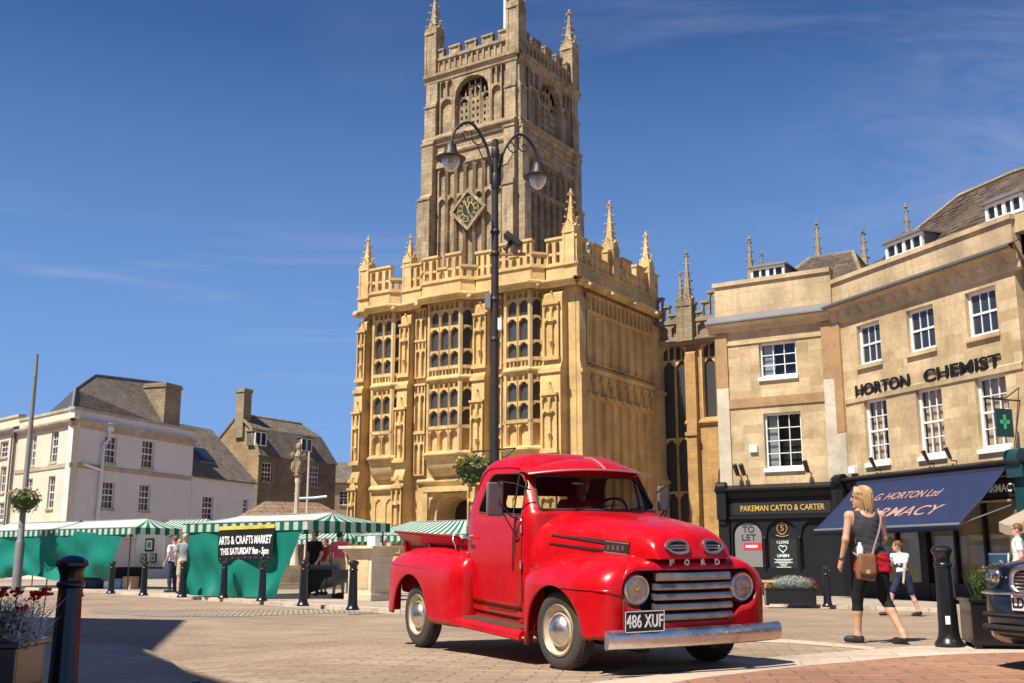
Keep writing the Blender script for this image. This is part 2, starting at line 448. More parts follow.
# paving: stone setts in courses
def paving(name, c1, c2, mortar, bw, bh, rot, ms=.01, tint=(.55, .35, .18), tf=.45, bmp=.35):
    m, nt, b = new_mat(name)
    g = nt.nodes.new('ShaderNodeNewGeometry')
    mp = nt.nodes.new('ShaderNodeMapping'); mp.inputs['Rotation'].default_value = (0, 0, R(rot)); nt.links.new(g.outputs['Position'], mp.inputs[0])
    nz = nt.nodes.new('ShaderNodeTexNoise'); nz.inputs['Scale'].default_value = .8; nt.links.new(g.outputs['Position'], nz.inputs['Vector'])
    add = nt.nodes.new('ShaderNodeVectorMath'); add.operation = 'MULTIPLY_ADD'
    nt.links.new(nz.outputs['Color'], add.inputs[0]); add.inputs[1].default_value = (.05, .05, 0); nt.links.new(mp.outputs[0], add.inputs[2])
    br = nt.nodes.new('ShaderNodeTexBrick')
    for k, v in (('Scale', 1), ('Brick Width', bw), ('Row Height', bh), ('Mortar Size', ms), ('Mortar Smooth', .15), ('Bias', 0)): br.inputs[k].default_value = v
    br.inputs['Color1'].default_value = (*c1, 1); br.inputs['Color2'].default_value = (*c2, 1); br.inputs['Mortar'].default_value = (*mortar, 1)
    nt.links.new(add.outputs[0], br.inputs['Vector'])
    col = br.outputs['Color']
    br2 = nt.nodes.new('ShaderNodeTexBrick')
    for k, v in (('Scale', 1), ('Brick Width', bw), ('Row Height', bh), ('Mortar Size', 0.), ('Bias', -.5)): br2.inputs[k].default_value = v
    br2.inputs['Color1'].default_value = (0, 0, 0, 1); br2.inputs['Color2'].default_value = (1, 1, 1, 1)
    nt.links.new(add.outputs[0], br2.inputs['Vector'])
    col = mixc(nt, ramp(nt, br2.outputs['Color'], [(.3, 0.), (.8, tf)]), col, tint)
    f1 = noise_tex(nt, g.outputs['Position'], .35, 7, .6); f2 = noise_tex(nt, g.outputs['Position'], 14., 5, .65)
    col = mixc(nt, 1., col, ramp(nt, f1, [(.32, .74), (.68, 1.15)]), 'MULTIPLY')
    col = mixc(nt, 1., col, ramp(nt, f2, [(.3, .8), (.7, 1.12)]), 'MULTIPLY')
    mpw = nt.nodes.new('ShaderNodeMapping'); mpw.inputs['Scale'].default_value = (.5, 1.6, 1); mpw.inputs['Rotation'].default_value = (0, 0, R(10)); nt.links.new(g.outputs['Position'], mpw.inputs[0])
    f3 = noise_tex(nt, mpw.outputs[0], 1.5, 9, .72)
    col = mixc(nt, ramp(nt, f3, [(.54, 0.), (.70, .6)]), col, (.14, .11, .085))
    nt.links.new(col, b.inputs['Base Color']); b.inputs['Roughness'].default_value = .8; b.inputs['Specular IOR Level'].default_value = .3
    inv = nt.nodes.new('ShaderNodeInvert'); nt.links.new(br.outputs['Fac'], inv.inputs[1])
    bump(nt, b, mixc(nt, .4, inv.outputs[0], f2), bmp, .02)
    return m
paving('setts', (.40, .295, .20), (.285, .21, .145), (.15, .11, .078), .42, .14, 8, .008, (.50, .35, .21), .5)
paving('slab_pale', (.56, .45, .335), (.49, .395, .295), (.36, .29, .22), .9, .45, 12, .008, (.60, .46, .32), .3, .2)
paving('brick_red', (.38, .195, .115), (.29, .145, .085), (.16, .105, .07), .44, .21, 6, .010, (.50, .31, .18), .6, .5)
paving('kerb_stone', (.58, .49, .38), (.50, .42, .33), (.3, .25, .2), .9, 2., 0, .012, (.5, .4, .3), .2, .2)
paving('cobble', (.52, .43, .34), (.36, .30, .24), (.13, .105, .08), .12, .10, 20, .018, (.62, .53, .42), .6, .9)
paving('flagstone', (.44, .36, .275), (.37, .30, .23), (.28, .22, .17), .6, .45, 38, .010, (.46, .34, .24), .4, .25)

def facing_fac(nt, lo=.05, hi=.8):
    """share of light a thin pane mirrors, the same from both of its sides"""
    lw = nt.nodes.new('ShaderNodeLayerWeight'); lw.inputs[0].default_value = .5
    pw = nt.nodes.new('ShaderNodeMath'); pw.operation = 'POWER'; pw.inputs[1].default_value = 4.; nt.links.new(lw.outputs['Facing'], pw.inputs[0])
    ad = nt.nodes.new('ShaderNodeMath'); ad.operation = 'MULTIPLY_ADD'; ad.inputs[1].default_value = hi; ad.inputs[2].default_value = lo
    nt.links.new(pw.outputs[0], ad.inputs[0]); return ad
# vehicle
m, nt, b = new_mat('red_paint')
v = coords(nt)
f = noise_tex(nt, v, 2.2, 6, .6); f2 = noise_tex(nt, v, 30., 4, .7); f3 = noise_tex(nt, v, 5.5, 8, .72)
col = mixc(nt, f, (.42, .002, .006), (.54, .004, .009))
col = mixc(nt, ramp(nt, f3, [(.52, 0.), (.72, .5)]), col, (.50, .03, .03))
col = mixc(nt, ramp(nt, noise_tex(nt, v, 11., 9, .8), [(.70, 0.), (.76, .7)]), col, (.20, .03, .015))
ge = nt.nodes.new('ShaderNodeNewGeometry')
edge = mixc(nt, 1., ramp(nt, ge.outputs['Pointiness'], [(.53, 0.), (.58, 1.)]), ramp(nt, noise_tex(nt, v, 16., 6, .7), [(.42, 0.), (.6, 1.)]), 'MULTIPLY')
col = mixc(nt, edge, col, (.16, .05, .025))
nt.links.new(col, b.inputs['Base Color'])
nt.links.new(ramp(nt, f, [(.3, .17), (.7, .34)]), b.inputs['Roughness'])
b.inputs['Coat Weight'].default_value = .18; b.inputs['Coat Roughness'].default_value = .06; b.inputs['Specular IOR Level'].default_value = .35
bump(nt, b, noise_tex(nt, v, 4., 3), .10, .02)
m, nt, b = new_mat('chrome')
v = coords(nt)
nt.links.new(mixc(nt, ramp(nt, noise_tex(nt, v, 7., 8, .7), [(.5, 0.), (.75, .8)]), (.68, .66, .64), (.40, .32, .25)), b.inputs['Base Color'])
b.inputs['Metallic'].default_value = 1; nt.links.new(ramp(nt, noise_tex(nt, v, 9., 6), [(.35, .20), (.7, .46)]), b.inputs['Roughness'])
m, nt, b = new_mat('grille_metal')
v = coords(nt)
nt.links.new(mixc(nt, ramp(nt, noise_tex(nt, v, 9., 8, .7), [(.4, 0.), (.7, .8)]), (.54, .47, .40), (.28, .20, .14)), b.inputs['Base Color'])
b.inputs['Metallic'].default_value = .9; b.inputs['Roughness'].default_value = .34
m, nt, b = new_mat('rubber')
v = coords(nt)
nt.links.new(mixc(nt, noise_tex(nt, v, 5., 6), (.018, .016, .014), (.075, .062, .048)), b.inputs['Base Color'])
b.inputs['Roughness'].default_value = .8; bump(nt, b, noise_tex(nt, v, 40., 3), .2, .01)
plain('cream_rim', (.48, .38, .25), .5, 0, .25, 8)
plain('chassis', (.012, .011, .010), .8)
plain('visor_trim', (.42, .26, .26), .45, .4, .2)
plain('vent_dark', (.03, .015, .012), .5)
plain('seat_brown', (.03, .02, .016), .8)
plain('board_mat', (.10, .045, .03), .8, 0, .5, 14, bmp=.4)
m, nt, b = new_mat('car_glass')
b.inputs['Base Color'].default_value = (.02, .022, .024, 1); b.inputs['Roughness'].default_value = .03
tr = nt.nodes.new('ShaderNodeBsdfTransparent'); tr.inputs[0].default_value = (.60, .63, .60, 1)
ad = facing_fac(nt)
gl = nt.nodes.new('ShaderNodeBsdfGlossy'); gl.inputs['Roughness'].default_value = .03; gl.inputs[0].default_value = (.9, .9, .9, 1)
mx = nt.nodes.new('ShaderNodeMixShader'); out = [n for n in nt.nodes if n.bl_idname == 'ShaderNodeOutputMaterial'][0]
nt.links.new(ad.outputs[0], mx.inputs[0]); nt.links.new(tr.outputs[0], mx.inputs[1]); nt.links.new(gl.outputs[0], mx.inputs[2]); nt.links.new(mx.outputs[0], out.inputs[0])
m, nt, b = new_mat('headlight_lens')
tr = nt.nodes.new('ShaderNodeBsdfTransparent'); tr.inputs[0].default_value = (.88, .84, .78, 1); gl = nt.nodes.new('ShaderNodeBsdfGlossy'); gl.inputs['Roughness'].default_value = .06
v = coords(nt); wv = nt.nodes.new('ShaderNodeTexWave'); wv.inputs['Scale'].default_value = 26; wv.bands_direction = 'Y'; nt.links.new(v, wv.inputs['Vector'])
bp = nt.nodes.new('ShaderNodeBump'); bp.inputs['Strength'].default_value = .5; bp.inputs['Distance'].default_value = .01; nt.links.new(wv.outputs['Color'], bp.inputs['Height']); nt.links.new(bp.outputs[0], gl.inputs['Normal'])
mx = nt.nodes.new('ShaderNodeMixShader'); nt.links.new(facing_fac(nt, .16, .7).outputs[0], mx.inputs[0]); nt.links.new(tr.outputs[0], mx.inputs[1]); nt.links.new(gl.outputs[0], mx.inputs[2])
nt.links.new(mx.outputs[0], [n for n in nt.nodes if n.bl_idname == 'ShaderNodeOutputMaterial'][0].inputs[0])
plain('bulb', (.75, .38, .10), .3)
m, nt, b = new_mat('lamp_glass')
b.inputs['Base Color'].default_value = (.72, .66, .60, 1); b.inputs['Roughness'].default_value = .12; b.inputs['Transmission Weight'].default_value = .55; b.inputs['IOR'].default_value = 1.3
v = coords(nt); wv = nt.nodes.new('ShaderNodeTexWave'); wv.inputs['Scale'].default_value = 22; nt.links.new(v, wv.inputs['Vector']); bump(nt, b, wv.outputs['Color'], .5, .01)
plain('navy_car', (.004, .004, .007), .22, .0, .1, 3, coat=.4)

# people
def skin(name, col):
    m, nt, b = new_mat(name); v = coords(nt)
    nt.links.new(mixc(nt, noise_tex(nt, v, 8., 5), tuple(c * .88 for c in col), tuple(c * 1.08 for c in col)), b.inputs['Base Color'])
    b.inputs['Roughness'].default_value = .5; b.inputs['Subsurface Weight'].default_value = .12; b.inputs['Subsurface Radius'].default_value = (.02, .008, .004)
skin('skin', (.56, .31, .19)); skin('skin_pale', (.60, .37, .26))
m, nt, b = new_mat('hair_blond'); v = coords(nt, (30, 30, 3))
nt.links.new(mixc(nt, noise_tex(nt, v, 2., 6, .6), (.24, .125, .04), (.66, .45, .20)), b.inputs['Base Color']); b.inputs['Roughness'].default_value = .45
bump(nt, b, noise_tex(nt, v, 2.5, 4), .6, .02)
plain('hair_brown', (.14, .065, .03), .6, 0, .4, 20); plain('hair_dark', (.02, .015, .012), .5, 0, .4, 20); plain('hair_grey', (.42, .36, .30), .6, 0, .3, 20)
cloth('top_grey', (.045, .045, .052), .85, 0); cloth('legging', (.010, .010, .012), .75, 0); cloth('shorts_red', (.42, .008, .02), .8, 0)
cloth('shirt_pink', (.80, .12, .24), .8, 0); cloth('shirt_white', (.74, .74, .74), .85, 0); cloth('shirt_grey', (.26, .30, .31), .85, 0, .3); cloth('shorts_navy', (.018, .025, .055), .8, 0)
cloth('shirt_navy', (.03, .04, .09), .8, 0); cloth('shorts_beige', (.50, .42, .32), .8, 0); cloth('shirt_red', (.45, .06, .05), .8, 0); cloth('bag_leather', (.20, .10, .05), .45, 0, .5)
plain('shoe', (.02, .02, .022), .5); plain('strap_light', (.28, .22, .20), .6)

# plants
def leafm(name, col, var=.5):
    m, nt, b = new_mat(name)
    oi = nt.nodes.new('ShaderNodeNewGeometry'); rn = oi.outputs['Random Per Island']
    c = mixc(nt, rn, tuple(x * (1 - var) for x in col), tuple(min(1, x * (1 + var)) for x in col))
    nt.links.new(c, b.inputs['Base Color']); b.inputs['Roughness'].default_value = .6
    t = nt.nodes.new('ShaderNodeBsdfTranslucent'); nt.links.new(c, t.inputs['Color'])
    mx = nt.nodes.new('ShaderNodeMixShader'); mx.inputs[0].default_value = .3
    out = [n for n in nt.nodes if n.bl_idname == 'ShaderNodeOutputMaterial'][0]
    nt.links.new(b.outputs[0], mx.inputs[1]); nt.links.new(t.outputs[0], mx.inputs[2]); nt.links.new(mx.outputs[0], out.inputs[0])
leafm('leaf', (.07, .12, .025)); leafm('leaf_silver', (.48, .50, .46), .3); leafm('leaf_dark', (.035, .065, .018))
leafm('petal_red', (.60, .015, .02), .3); leafm('petal_yellow', (.75, .50, .03), .3); leafm('petal_white', (.75, .72, .66), .2); leafm('petal_pink', (.55, .20, .30), .3)
plain('mirror_back', (.16, .13, .12), .5, .3, .5, 6)
plain('dull_gilt', (.48, .36, .14), .5, .2, .2)
# ------------------------------------------------------------------ sky and sun
SUN_EL = R(56); SH = Vector((-.70, -.72)).normalized()          # horizontally towards the sun
to_sun = Vector((SH.x * math.cos(SUN_EL), SH.y * math.cos(SUN_EL), math.sin(SUN_EL)))
w = bpy.data.worlds.new('World'); scene.world = w; w.use_nodes = True
nt = w.node_tree; nt.nodes.clear()
wo = nt.nodes.new('ShaderNodeOutputWorld'); bg = nt.nodes.new('ShaderNodeBackground')
sky = nt.nodes.new('ShaderNodeTexSky'); sky.sky_type = 'NISHITA'; sky.sun_disc = False
sky.sun_elevation = SUN_EL; sky.sun_rotation = math.atan2(SH.x, SH.y)
sky.altitude = 120; sky.air_density = 1.0; sky.dust_density = 0.; sky.ozone_density = 4.
hs = nt.nodes.new('ShaderNodeHueSaturation'); hs.inputs['Saturation'].default_value = 1.2; hs.inputs['Hue'].default_value = .509
# clear dry air: the blue carries down to the rooftops
tc0 = nt.nodes.new('ShaderNodeTexCoord'); sz = nt.nodes.new('ShaderNodeSeparateXYZ'); nt.links.new(tc0.outputs['Generated'], sz.inputs[0])
lowsky = ramp(nt, sz.outputs[2], [(.0, .85), (.12, .8), (.45, 0.)])
nt.links.new(mixc(nt, lowsky, sky.outputs[0], (2.9, 4.7, 7.9)), hs.inputs['Color'])
# thin high cirrus
tc = nt.nodes.new('ShaderNodeTexCoord'); sp = nt.nodes.new('ShaderNodeSeparateXYZ'); nt.links.new(tc.outputs['Generated'], sp.inputs[0])
zz = nt.nodes.new('ShaderNodeMath'); zz.operation = 'MAXIMUM'; zz.inputs[1].default_value = .06; nt.links.new(sp.outputs[2], zz.inputs[0])
dx = nt.nodes.new('ShaderNodeMath'); dx.operation = 'DIVIDE'; nt.links.new(sp.outputs[0], dx.inputs[0]); nt.links.new(zz.outputs[0], dx.inputs[1])
dy = nt.nodes.new('ShaderNodeMath'); dy.operation = 'DIVIDE'; nt.links.new(sp.outputs[1], dy.inputs[0]); nt.links.new(zz.outputs[0], dy.inputs[1])
cb = nt.nodes.new('ShaderNodeCombineXYZ'); nt.links.new(dx.outputs[0], cb.inputs[0]); nt.links.new(dy.outputs[0], cb.inputs[1])
mp = nt.nodes.new('ShaderNodeMapping'); mp.inputs['Rotation'].default_value = (0, 0, R(24)); mp.inputs['Scale'].default_value = (.6, 2.2, 1); nt.links.new(cb.outputs[0], mp.inputs[0])
nz = nt.nodes.new('ShaderNodeTexNoise'); nz.inputs['Scale'].default_value = .9; nz.inputs['Detail'].default_value = 9; nz.inputs['Roughness'].default_value = .62; nz.inputs['Distortion'].default_value = .6
nt.links.new(mp.outputs[0], nz.inputs['Vector'])
cr = ramp(nt, nz.outputs['Fac'], [(.52, 0.), (.86, .5)])
mp2 = nt.nodes.new('ShaderNodeMapping'); mp2.inputs['Scale'].default_value = (.35, .35, 1); mp2.inputs['Location'].default_value = (1.3, .7, 0); nt.links.new(cb.outputs[0], mp2.inputs[0])
nz2 = nt.nodes.new('ShaderNodeTexNoise'); nz2.inputs['Scale'].default_value = 1.2; nz2.inputs['Detail'].default_value = 3; nt.links.new(mp2.outputs[0], nz2.inputs['Vector'])
mk = nt.nodes.new('ShaderNodeMath'); mk.operation = 'MULTIPLY'; nt.links.new(cr, mk.inputs[0]); nt.links.new(ramp(nt, nz2.outputs['Fac'], [(.44, 0.), (.64, 1.)]), mk.inputs[1])
# two wisps of cirrus: a thin streak low on one side and a soft bank high on the other, each at its own bearing
def wmath(op, a, b=None):
    n = nt.nodes.new('ShaderNodeMath'); n.operation = op; n.use_clamp = False
    for i, q in enumerate((a, b)):
        if q is None: continue
        if isinstance(q, (int, float)): n.inputs[i].default_value = q
        else: nt.links.new(q, n.inputs[i])
    return n.outputs[0]
yc = wmath('MAXIMUM', sp.outputs[1], .05); U = wmath('DIVIDE', sp.outputs[0], yc); Vv = wmath('DIVIDE', sp.outputs[2], yc)
cuv = nt.nodes.new('ShaderNodeCombineXYZ'); nt.links.new(U, cuv.inputs[0]); nt.links.new(Vv, cuv.inputs[1])
def wisp(c, slope, wu, wv, amount, sc_):
    du = wmath('SUBTRACT', U, c[0]); dv = wmath('SUBTRACT', wmath('SUBTRACT', Vv, c[1]), wmath('MULTIPLY', du, slope))
    g_ = wmath('ADD', wmath('POWER', wmath('ABSOLUTE', wmath('DIVIDE', du, wu)), 2.), wmath('POWER', wmath('ABSOLUTE', wmath('DIVIDE', dv, wv)), 2.))
    e_ = wmath('POWER', 2.718, wmath('MULTIPLY', g_, -1.))
    mpp = nt.nodes.new('ShaderNodeMapping'); mpp.inputs['Scale'].default_value = sc_; mpp.inputs['Rotation'].default_value = (0, 0, -math.atan(slope)); nt.links.new(cuv.outputs[0], mpp.inputs[0])
    n_ = nt.nodes.new('ShaderNodeTexNoise'); n_.inputs['Scale'].default_value = 5; n_.inputs['Detail'].default_value = 9; n_.inputs['Roughness'].default_value = .62; n_.inputs['Distortion'].default_value = .8; nt.links.new(mpp.outputs[0], n_.inputs['Vector'])
    return wmath('MULTIPLY', wmath('MULTIPLY', e_, amount), ramp(nt, n_.outputs['Fac'], [(.40, 0.), (.72, 1.)]))
r1, r2, r3 = ray(95, 276), ray(985, 130), ray(930, 205)
cl = wmath('ADD', wisp((r1.x, r1.z), -.19, .13, .008, .45, (1.2, 9, 1)), wmath('ADD', wisp((r2.x, r2.z), .25, .16, .13, .26, (1.5, 4, 1)), wisp((r3.x, r3.z), .2, .16, .05, .18, (1.5, 5, 1))))
tot = wmath('MINIMUM', wmath('ADD', mk.outputs[0], cl), .8)
skyc = mixc(nt, tot, hs.outputs[0], (5.0, 5.4, 6.6))
nt.links.new(skyc, bg.inputs[0]); bg.inputs[1].default_value = .067
nt.links.new(bg.outputs[0], wo.inputs[0])
sl = bpy.data.lights.new('sun', 'SUN'); so = bpy.data.objects.new('sun', sl); COL.objects.link(so)
sl.energy = 5.0; sl.angle = R(.53); sl.color = (1, .93, .82)
so.rotation_euler = to_sun.to_track_quat('Z', 'Y').to_euler()
scene.view_settings.view_transform = 'Standard'; scene.view_settings.look = 'None'; scene.view_settings.gamma = 1
scene.view_settings.exposure = .62; scene.view_settings.use_curve_mapping = False
scene.cycles.max_bounces = 6; scene.cycles.use_denoising = True
scene.cycles.transparent_max_bounces = 12

# ------------------------------------------------------------------ ground
xs = sorted(set([-700, -300, -120] + list(np.arange(-60, -14, 2.)) + list(np.arange(-14, 14.01, .4)) + list(np.arange(16, 60, 2.)) + [120, 300, 700]))
ys = sorted(set([-400, -120, -40, -12] + list(np.arange(-6, 30.01, .4)) + list(np.arange(32, 60, 2.)) + [70, 90, 130, 250, 500, 900]))
P = [[(x, y, gz(x, y)) for x in xs] for y in ys]
g = MB(); g.grid([[p for p in row] for row in P])
gr = g.build('ground', MAT['setts'], smooth=180); tag(gr, kind='structure')

def sheet(name, A, B, mat, dz, nx=24, ny=8, skirt=0.):
    """a strip of paving between two lines of points, following the ground"""
    def res(L, n):
        L = [Vector((p[0], p[1], 0)) for p in L]; d = [0]
        for a, b in zip(L, L[1:]): d.append(d[-1] + (b - a).length)
        return [Vector((interp(t, d, [p.x for p in L]), interp(t, d, [p.y for p in L]), 0)) for t in np.linspace(0, d[-1], n)]
    a, b = res(A, nx), res(B, nx); rows = []
    for j in range(ny + 1):
        t = j / ny; row = []
        for p, q in zip(a, b):
            v = p.lerp(q, t); row.append((v.x, v.y, gz(v.x, v.y) + dz))
        rows.append(row)
    m = MB(); m.grid(rows)
    if skirt:
        m.grid([[(p[0], p[1], p[2] - skirt) for p in rows[0]], rows[0]])
    o = m.build(name, mat, smooth=40); tag(o, kind='structure'); return o
def gpts(*pp): return [ground_at(*p) for p in pp]

# market pavement behind the bollards: pale kerb with slabs behind it
KL = gpts((-60, 585.5), (0, 588.5), (100, 593), (200, 600), (300, 607.5), (380, 613), (450, 617))
KL.append(KL[-1] + Vector((3.2, -.2, 0)))
away = Vector((.45, .89, 0))
sheet('kerb', KL, [p + away * .42 for p in KL], MAT['kerb_stone'], .085, 60, 2, .12)
sheet('pavement', [p + away * .42 for p in KL], [p + away * 42 for p in KL], MAT['flagstone'], .078, 40, 40)
KR = gpts((650, 605), (760, 606.5), (860, 609.5), (960, 613), (1024, 616), (1120, 621))
sheet('kerb', KR, [p + Vector((0, .4, 0)) for p in KR], MAT['kerb_stone'], .085, 60, 2, .12)
sheet('pavement', [p + Vector((0, .4, 0)) for p in KR], [p + Vector((1, 18, 0)) for p in KR], MAT['flagstone'], .0825, 40, 30)
# pale slab bands and red brick paving in front
sheet('path', gpts((600, 676), (760, 666), (870, 658), (960, 654.5), (1100, 652)), gpts((640, 664), (770, 658), (872, 649.5), (960, 645), (1100, 640)), MAT['slab_pale'], .008, 40, 3)
sheet('path', gpts((690, 639), (790, 643.5), (872, 650)), gpts((690, 635.5), (790, 639.8), (876, 647.5)), MAT['slab_pale'], .004, 20, 2)
BL = gpts((640, 690), (700, 680), (800, 668), (900, 659), (960, 655.5), (1010, 654.5), (1100, 654))
sheet('path', BL, gpts((590, 684), (690, 673), (790, 662), (880, 655), (960, 652.5), (1010, 651.8), (1100, 651)), MAT['slab_pale'], .012, 40, 2)
sheet('pavement', [Vector((-.2, 1.5, 0)), Vector((1.0, 1.5, 0)), Vector((3, 1.5, 0)), Vector((6, 2.5, 0))], BL, MAT['brick_red'], .016, 30, 14)
# cobbled drain course across the square and pavement at the lower left
CB = gpts((90, 612.5), (160, 617), (250, 616.5), (330, 613.5), (430, 611.5))
sheet('path', CB, gpts((90, 609), (170, 612), (250, 611), (330, 609), (430, 607.5)), MAT['cobble'], .006, 30, 2)
PC = gpts((56, 640), (100, 645), (135, 652), (160, 664), (190, 690))
sheet('pavement', [p + Vector((-6, -1.5, 0)) for p in PC], PC, MAT['flagstone'], .05, 30, 10)
sheet('kerb', [p + Vector((.07, .0, 0)) for p in PC], PC, MAT['flagstone'], .052, 30, 1, .05)

# ------------------------------------------------------------------ building beside the camera (left), shades the corner of the square
Lz = 12.0 / math.tan(SUN_EL)
def shade_pt(px, py, H=12.):
    p = ground_at(px, py); k = (H - p.z) / math.tan(SUN_EL)
    return Vector((p.x + SH.x * k, p.y + SH.y * k, 0))
a = shade_pt(186, 620); b2 = shade_pt(150, 656); c2 = shade_pt(235, 684); d2 = shade_pt(-150, 610)
m = MB()
bp = [(a.x, a.y), (b2.x, b2.y), (c2.x, c2.y), (c2.x + .4, c2.y - 6), (c2.x - 12, c2.y - 6), (d2.x - 4, d2.y)]
m.prism(bp[::-1], 2, -.2, 12.)
sh = empty('stone_building', (0, 0, 0), 0, 'stone building beside the camera that shades the lower left paving', 'building'); m.build('wall', MAT['ashlar'], sh)
shade_face = ((b2.copy(), a.copy()), (c2.copy(), b2.copy()))
# ------------------------------------------------------------------ the red pickup
yaw = R(29.7); hv = Vector((math.sin(yaw), -math.cos(yaw), 0)); lv = Vector((math.cos(yaw), math.sin(yaw), 0))
Wm = Matrix((hv, lv, Vector((0, 0, 1)))).transposed()
t_pit, t_roll = .055, -.015
Ry = Matrix.Rotation(t_pit, 3, 'Y'); Rx = Matrix.Rotation(-t_roll, 3, 'X')
RT = Wm @ Ry @ Rx
piv = Vector((-1.45, 0, 0))
TO = Vector((1.14, 9.72, 1 - .90)) + Wm @ piv - lv * .03
truck = empty('pickup_truck', label='old red pickup truck with chrome bumper parked in the middle of the square', cat='pickup truck')
truck.matrix_world = Matrix.Translation(TO - RT @ piv) @ RT.to_4x4()
red = MAT['red_paint']
def tb(mb, name, mat, parent=truck, smooth=40, **k): return mb.build(name, mat, parent, smooth, **k)

# --- front clip: two pontoon fenders joined by the bar above the grille
plan = [(-.60, -.70), (-.59, -.80), (-.53, -.865), (-.35, -.895), (-.1, -.905), (.15, -.905), (.36, -.897), (.53, -.872), (.64, -.82), (.695, -.735), (.715, -.60), (.725, -.45), (.735, -.3), (.74, -.15), (.742, 0)]
half = catmull(plan, 9)
path = half + [Vector((p.x, -p.y, 0)) for p in half[-2::-1]]
def f_top(p):   # height of the fender's crown
    rear = interp(p.x, [-.62, -.5, -.35, -.1, .25, .55, .70], [.90, .985, 1.045, 1.085, 1.095, 1.075, 1.06])
    return rear
def f_bot(p):
    y = abs(p.y)
    if p.x < .52 and y > .74:
        x = p.x + .02
        if abs(x) < .455: return max(.36 + math.sqrt(max(0, .455 ** 2 - x * x)) * .98, .27 if x < 0 else .42)
        return .27 if x < 0 else .42 + .0 * x
    return .43
def o_top(y):
    y = abs(y)
    if y < .55: return .965
    if y < .70: return .815 + .15 * math.sqrt(max(0, 1 - ((y - .55) / .15) ** 2))
    return None
def o_bot(y):
    y = abs(y)
    if y < .33: return .565
    if y < .55: return .565 + .10 * ss((y - .33) / .22)
    if y < .70: return .815 - .15 * math.sqrt(max(0, 1 - ((y - .55) / .15) ** 2))
    return None
def inner(p):
    y = p.y; s = -1 if y < 0 else 1
    if abs(y) > .60:
        x = min(p.x - .02, .52); x = max(x, -.60)
        return Vector((x, s * .40, 0))
    t = 1 - abs(y) / .60
    return Vector((.52 + .10 * ss(t), y * .667, 0))
up_rows, lo_rows, lo_cols = [], [], []
NV, NS = 10, 12
cols_full, cols_up, cols_lo = [], [], []
def column(p, zb):
    zs = .80 if p.x < .5 or abs(p.y) > .70 else .80 + .16 * ss((.70 - abs(p.y)) / .12)
    zs = max(zs, zb + .003); zt = f_top(p); q = inner(p); col = []
    for k in range(NV + 1):
        t = k / NV; z = zb + (zs - zb) * t
        bulge = .012 * math.sin(PI * t)
        # the crease: upper body set out a little
        col.append(Vector((p.x, p.y, z)))
    for k in range(1, NS + 1):
        aa = PI / 2 * k / NS; t = 1 - math.cos(aa)
        t = t * .9 + .1 * t * t
        pos = p.lerp(q, t); col.append(Vector((pos.x, pos.y, zs + (zt - zs) * math.sin(aa))))
    return col
m = MB(); run = []; 
def flush(r):
    if len(r) > 1: m.grid(r)
for p in path:
    ot = o_top(p.y) if p.x > .55 else None
    run.append(column(p, f_bot(p) if ot is None else ot))
flush(run)
low = []
for p in path:
    ob = o_bot(p.y) if p.x > .55 else None
    if ob is None: continue
    low.append([Vector((p.x + (.0), p.y, .43 + (ob - .43) * k / 5)) for k in range(6)])
m.grid(low)
fo = tb(m, 'front_fenders', red, solid=.03, smooth=50, off=-1)
bm = bmesh.new(); bm.from_mesh(fo.data); bmesh.ops.remove_doubles(bm, verts=bm.verts, dist=.002); bmesh.ops.recalc_face_normals(bm, faces=bm.faces)
zsum = sum(f.normal.z * f.calc_area() for f in bm.faces)
if zsum < 0: bmesh.ops.reverse_faces(bm, faces=bm.faces)
bm.to_mesh(fo.data); bm.free(); resmooth(fo, 50)
# crease lines pressed into the fender sides
m = MB()
for s in (-1, 1):
    cr_ = [p for p in path if p.y * s > .70 and .12 < p.x]
    m.tube([(p.x + (.012 if p.x > .55 else 0), p.y + s * .006, .802 + .02 * (p.x - .2)) for p in cr_], .0045, 6)
tb(m, 'fender_crease', red)

# --- hood
sec = [(-.66, .735, 1.415, .93), (-.5, .695, 1.41, .95), (-.25, .625, 1.40, .97), (0, .555, 1.385, 1.0), (.2, .515, 1.362, 1.02), (.41, .475, 1.335, 1.035), (.545, .445, 1.305, 1.045), (.63, .42, 1.27, 1.05), (.69, .40, 1.225, 1.055), (.724, .385, 1.17, 1.055), (.741, .375, 1.11, 1.055), (.746, .37, 1.06, 1.05)]
rings = []
xs_ = np.linspace(-.66, .746, 46)
for x in list(xs_):
    w_, t_, b_ = [interp(x, [q[0] for q in sec], [q[i] for q in sec]) for i in (1, 2, 3)]
    ring = []
    for k in range(41):
        a_ = PI * k / 40; c_, s_ = math.cos(a_), math.sin(a_)
        e = .52
        y_ = -w_ * (abs(c_) ** e) * (1 if c_ > 0 else -1); z_ = b_ + (t_ - b_) * (abs(s_) ** .72)
        # raised centre keel
        z_ += .012 * math.exp(-(y_ / .05) ** 2) * ss((x + .6) / .8)
        xx = x + (.035 * math.exp(-(y_ / .12) ** 2) * ss((x - .45) / .2))
        ring.append(Vector((xx, y_, z_)))
    rings.append(ring)
m = MB(); m.loft(rings, caps=False, closed=False); m.f.append([len(m.v) - 41 + i for i in range(41)]); m.m.append(0)
hood = tb(m, 'hood', red, smooth=38)
def hood_pt(x, z, s):
    """point on the hood's side at length x and height z (front end: on the face)"""
    w_, t_, b_ = [interp(x, [q[0] for q in sec], [q[i] for q in sec]) for i in (1, 2, 3)]
    s_ = max(0, min(1, (z - b_) / (t_ - b_))) ** (1 / .72); c_ = math.sqrt(max(0, 1 - s_ * s_))
    return Vector((x, s * w_ * c_ ** .52, z))
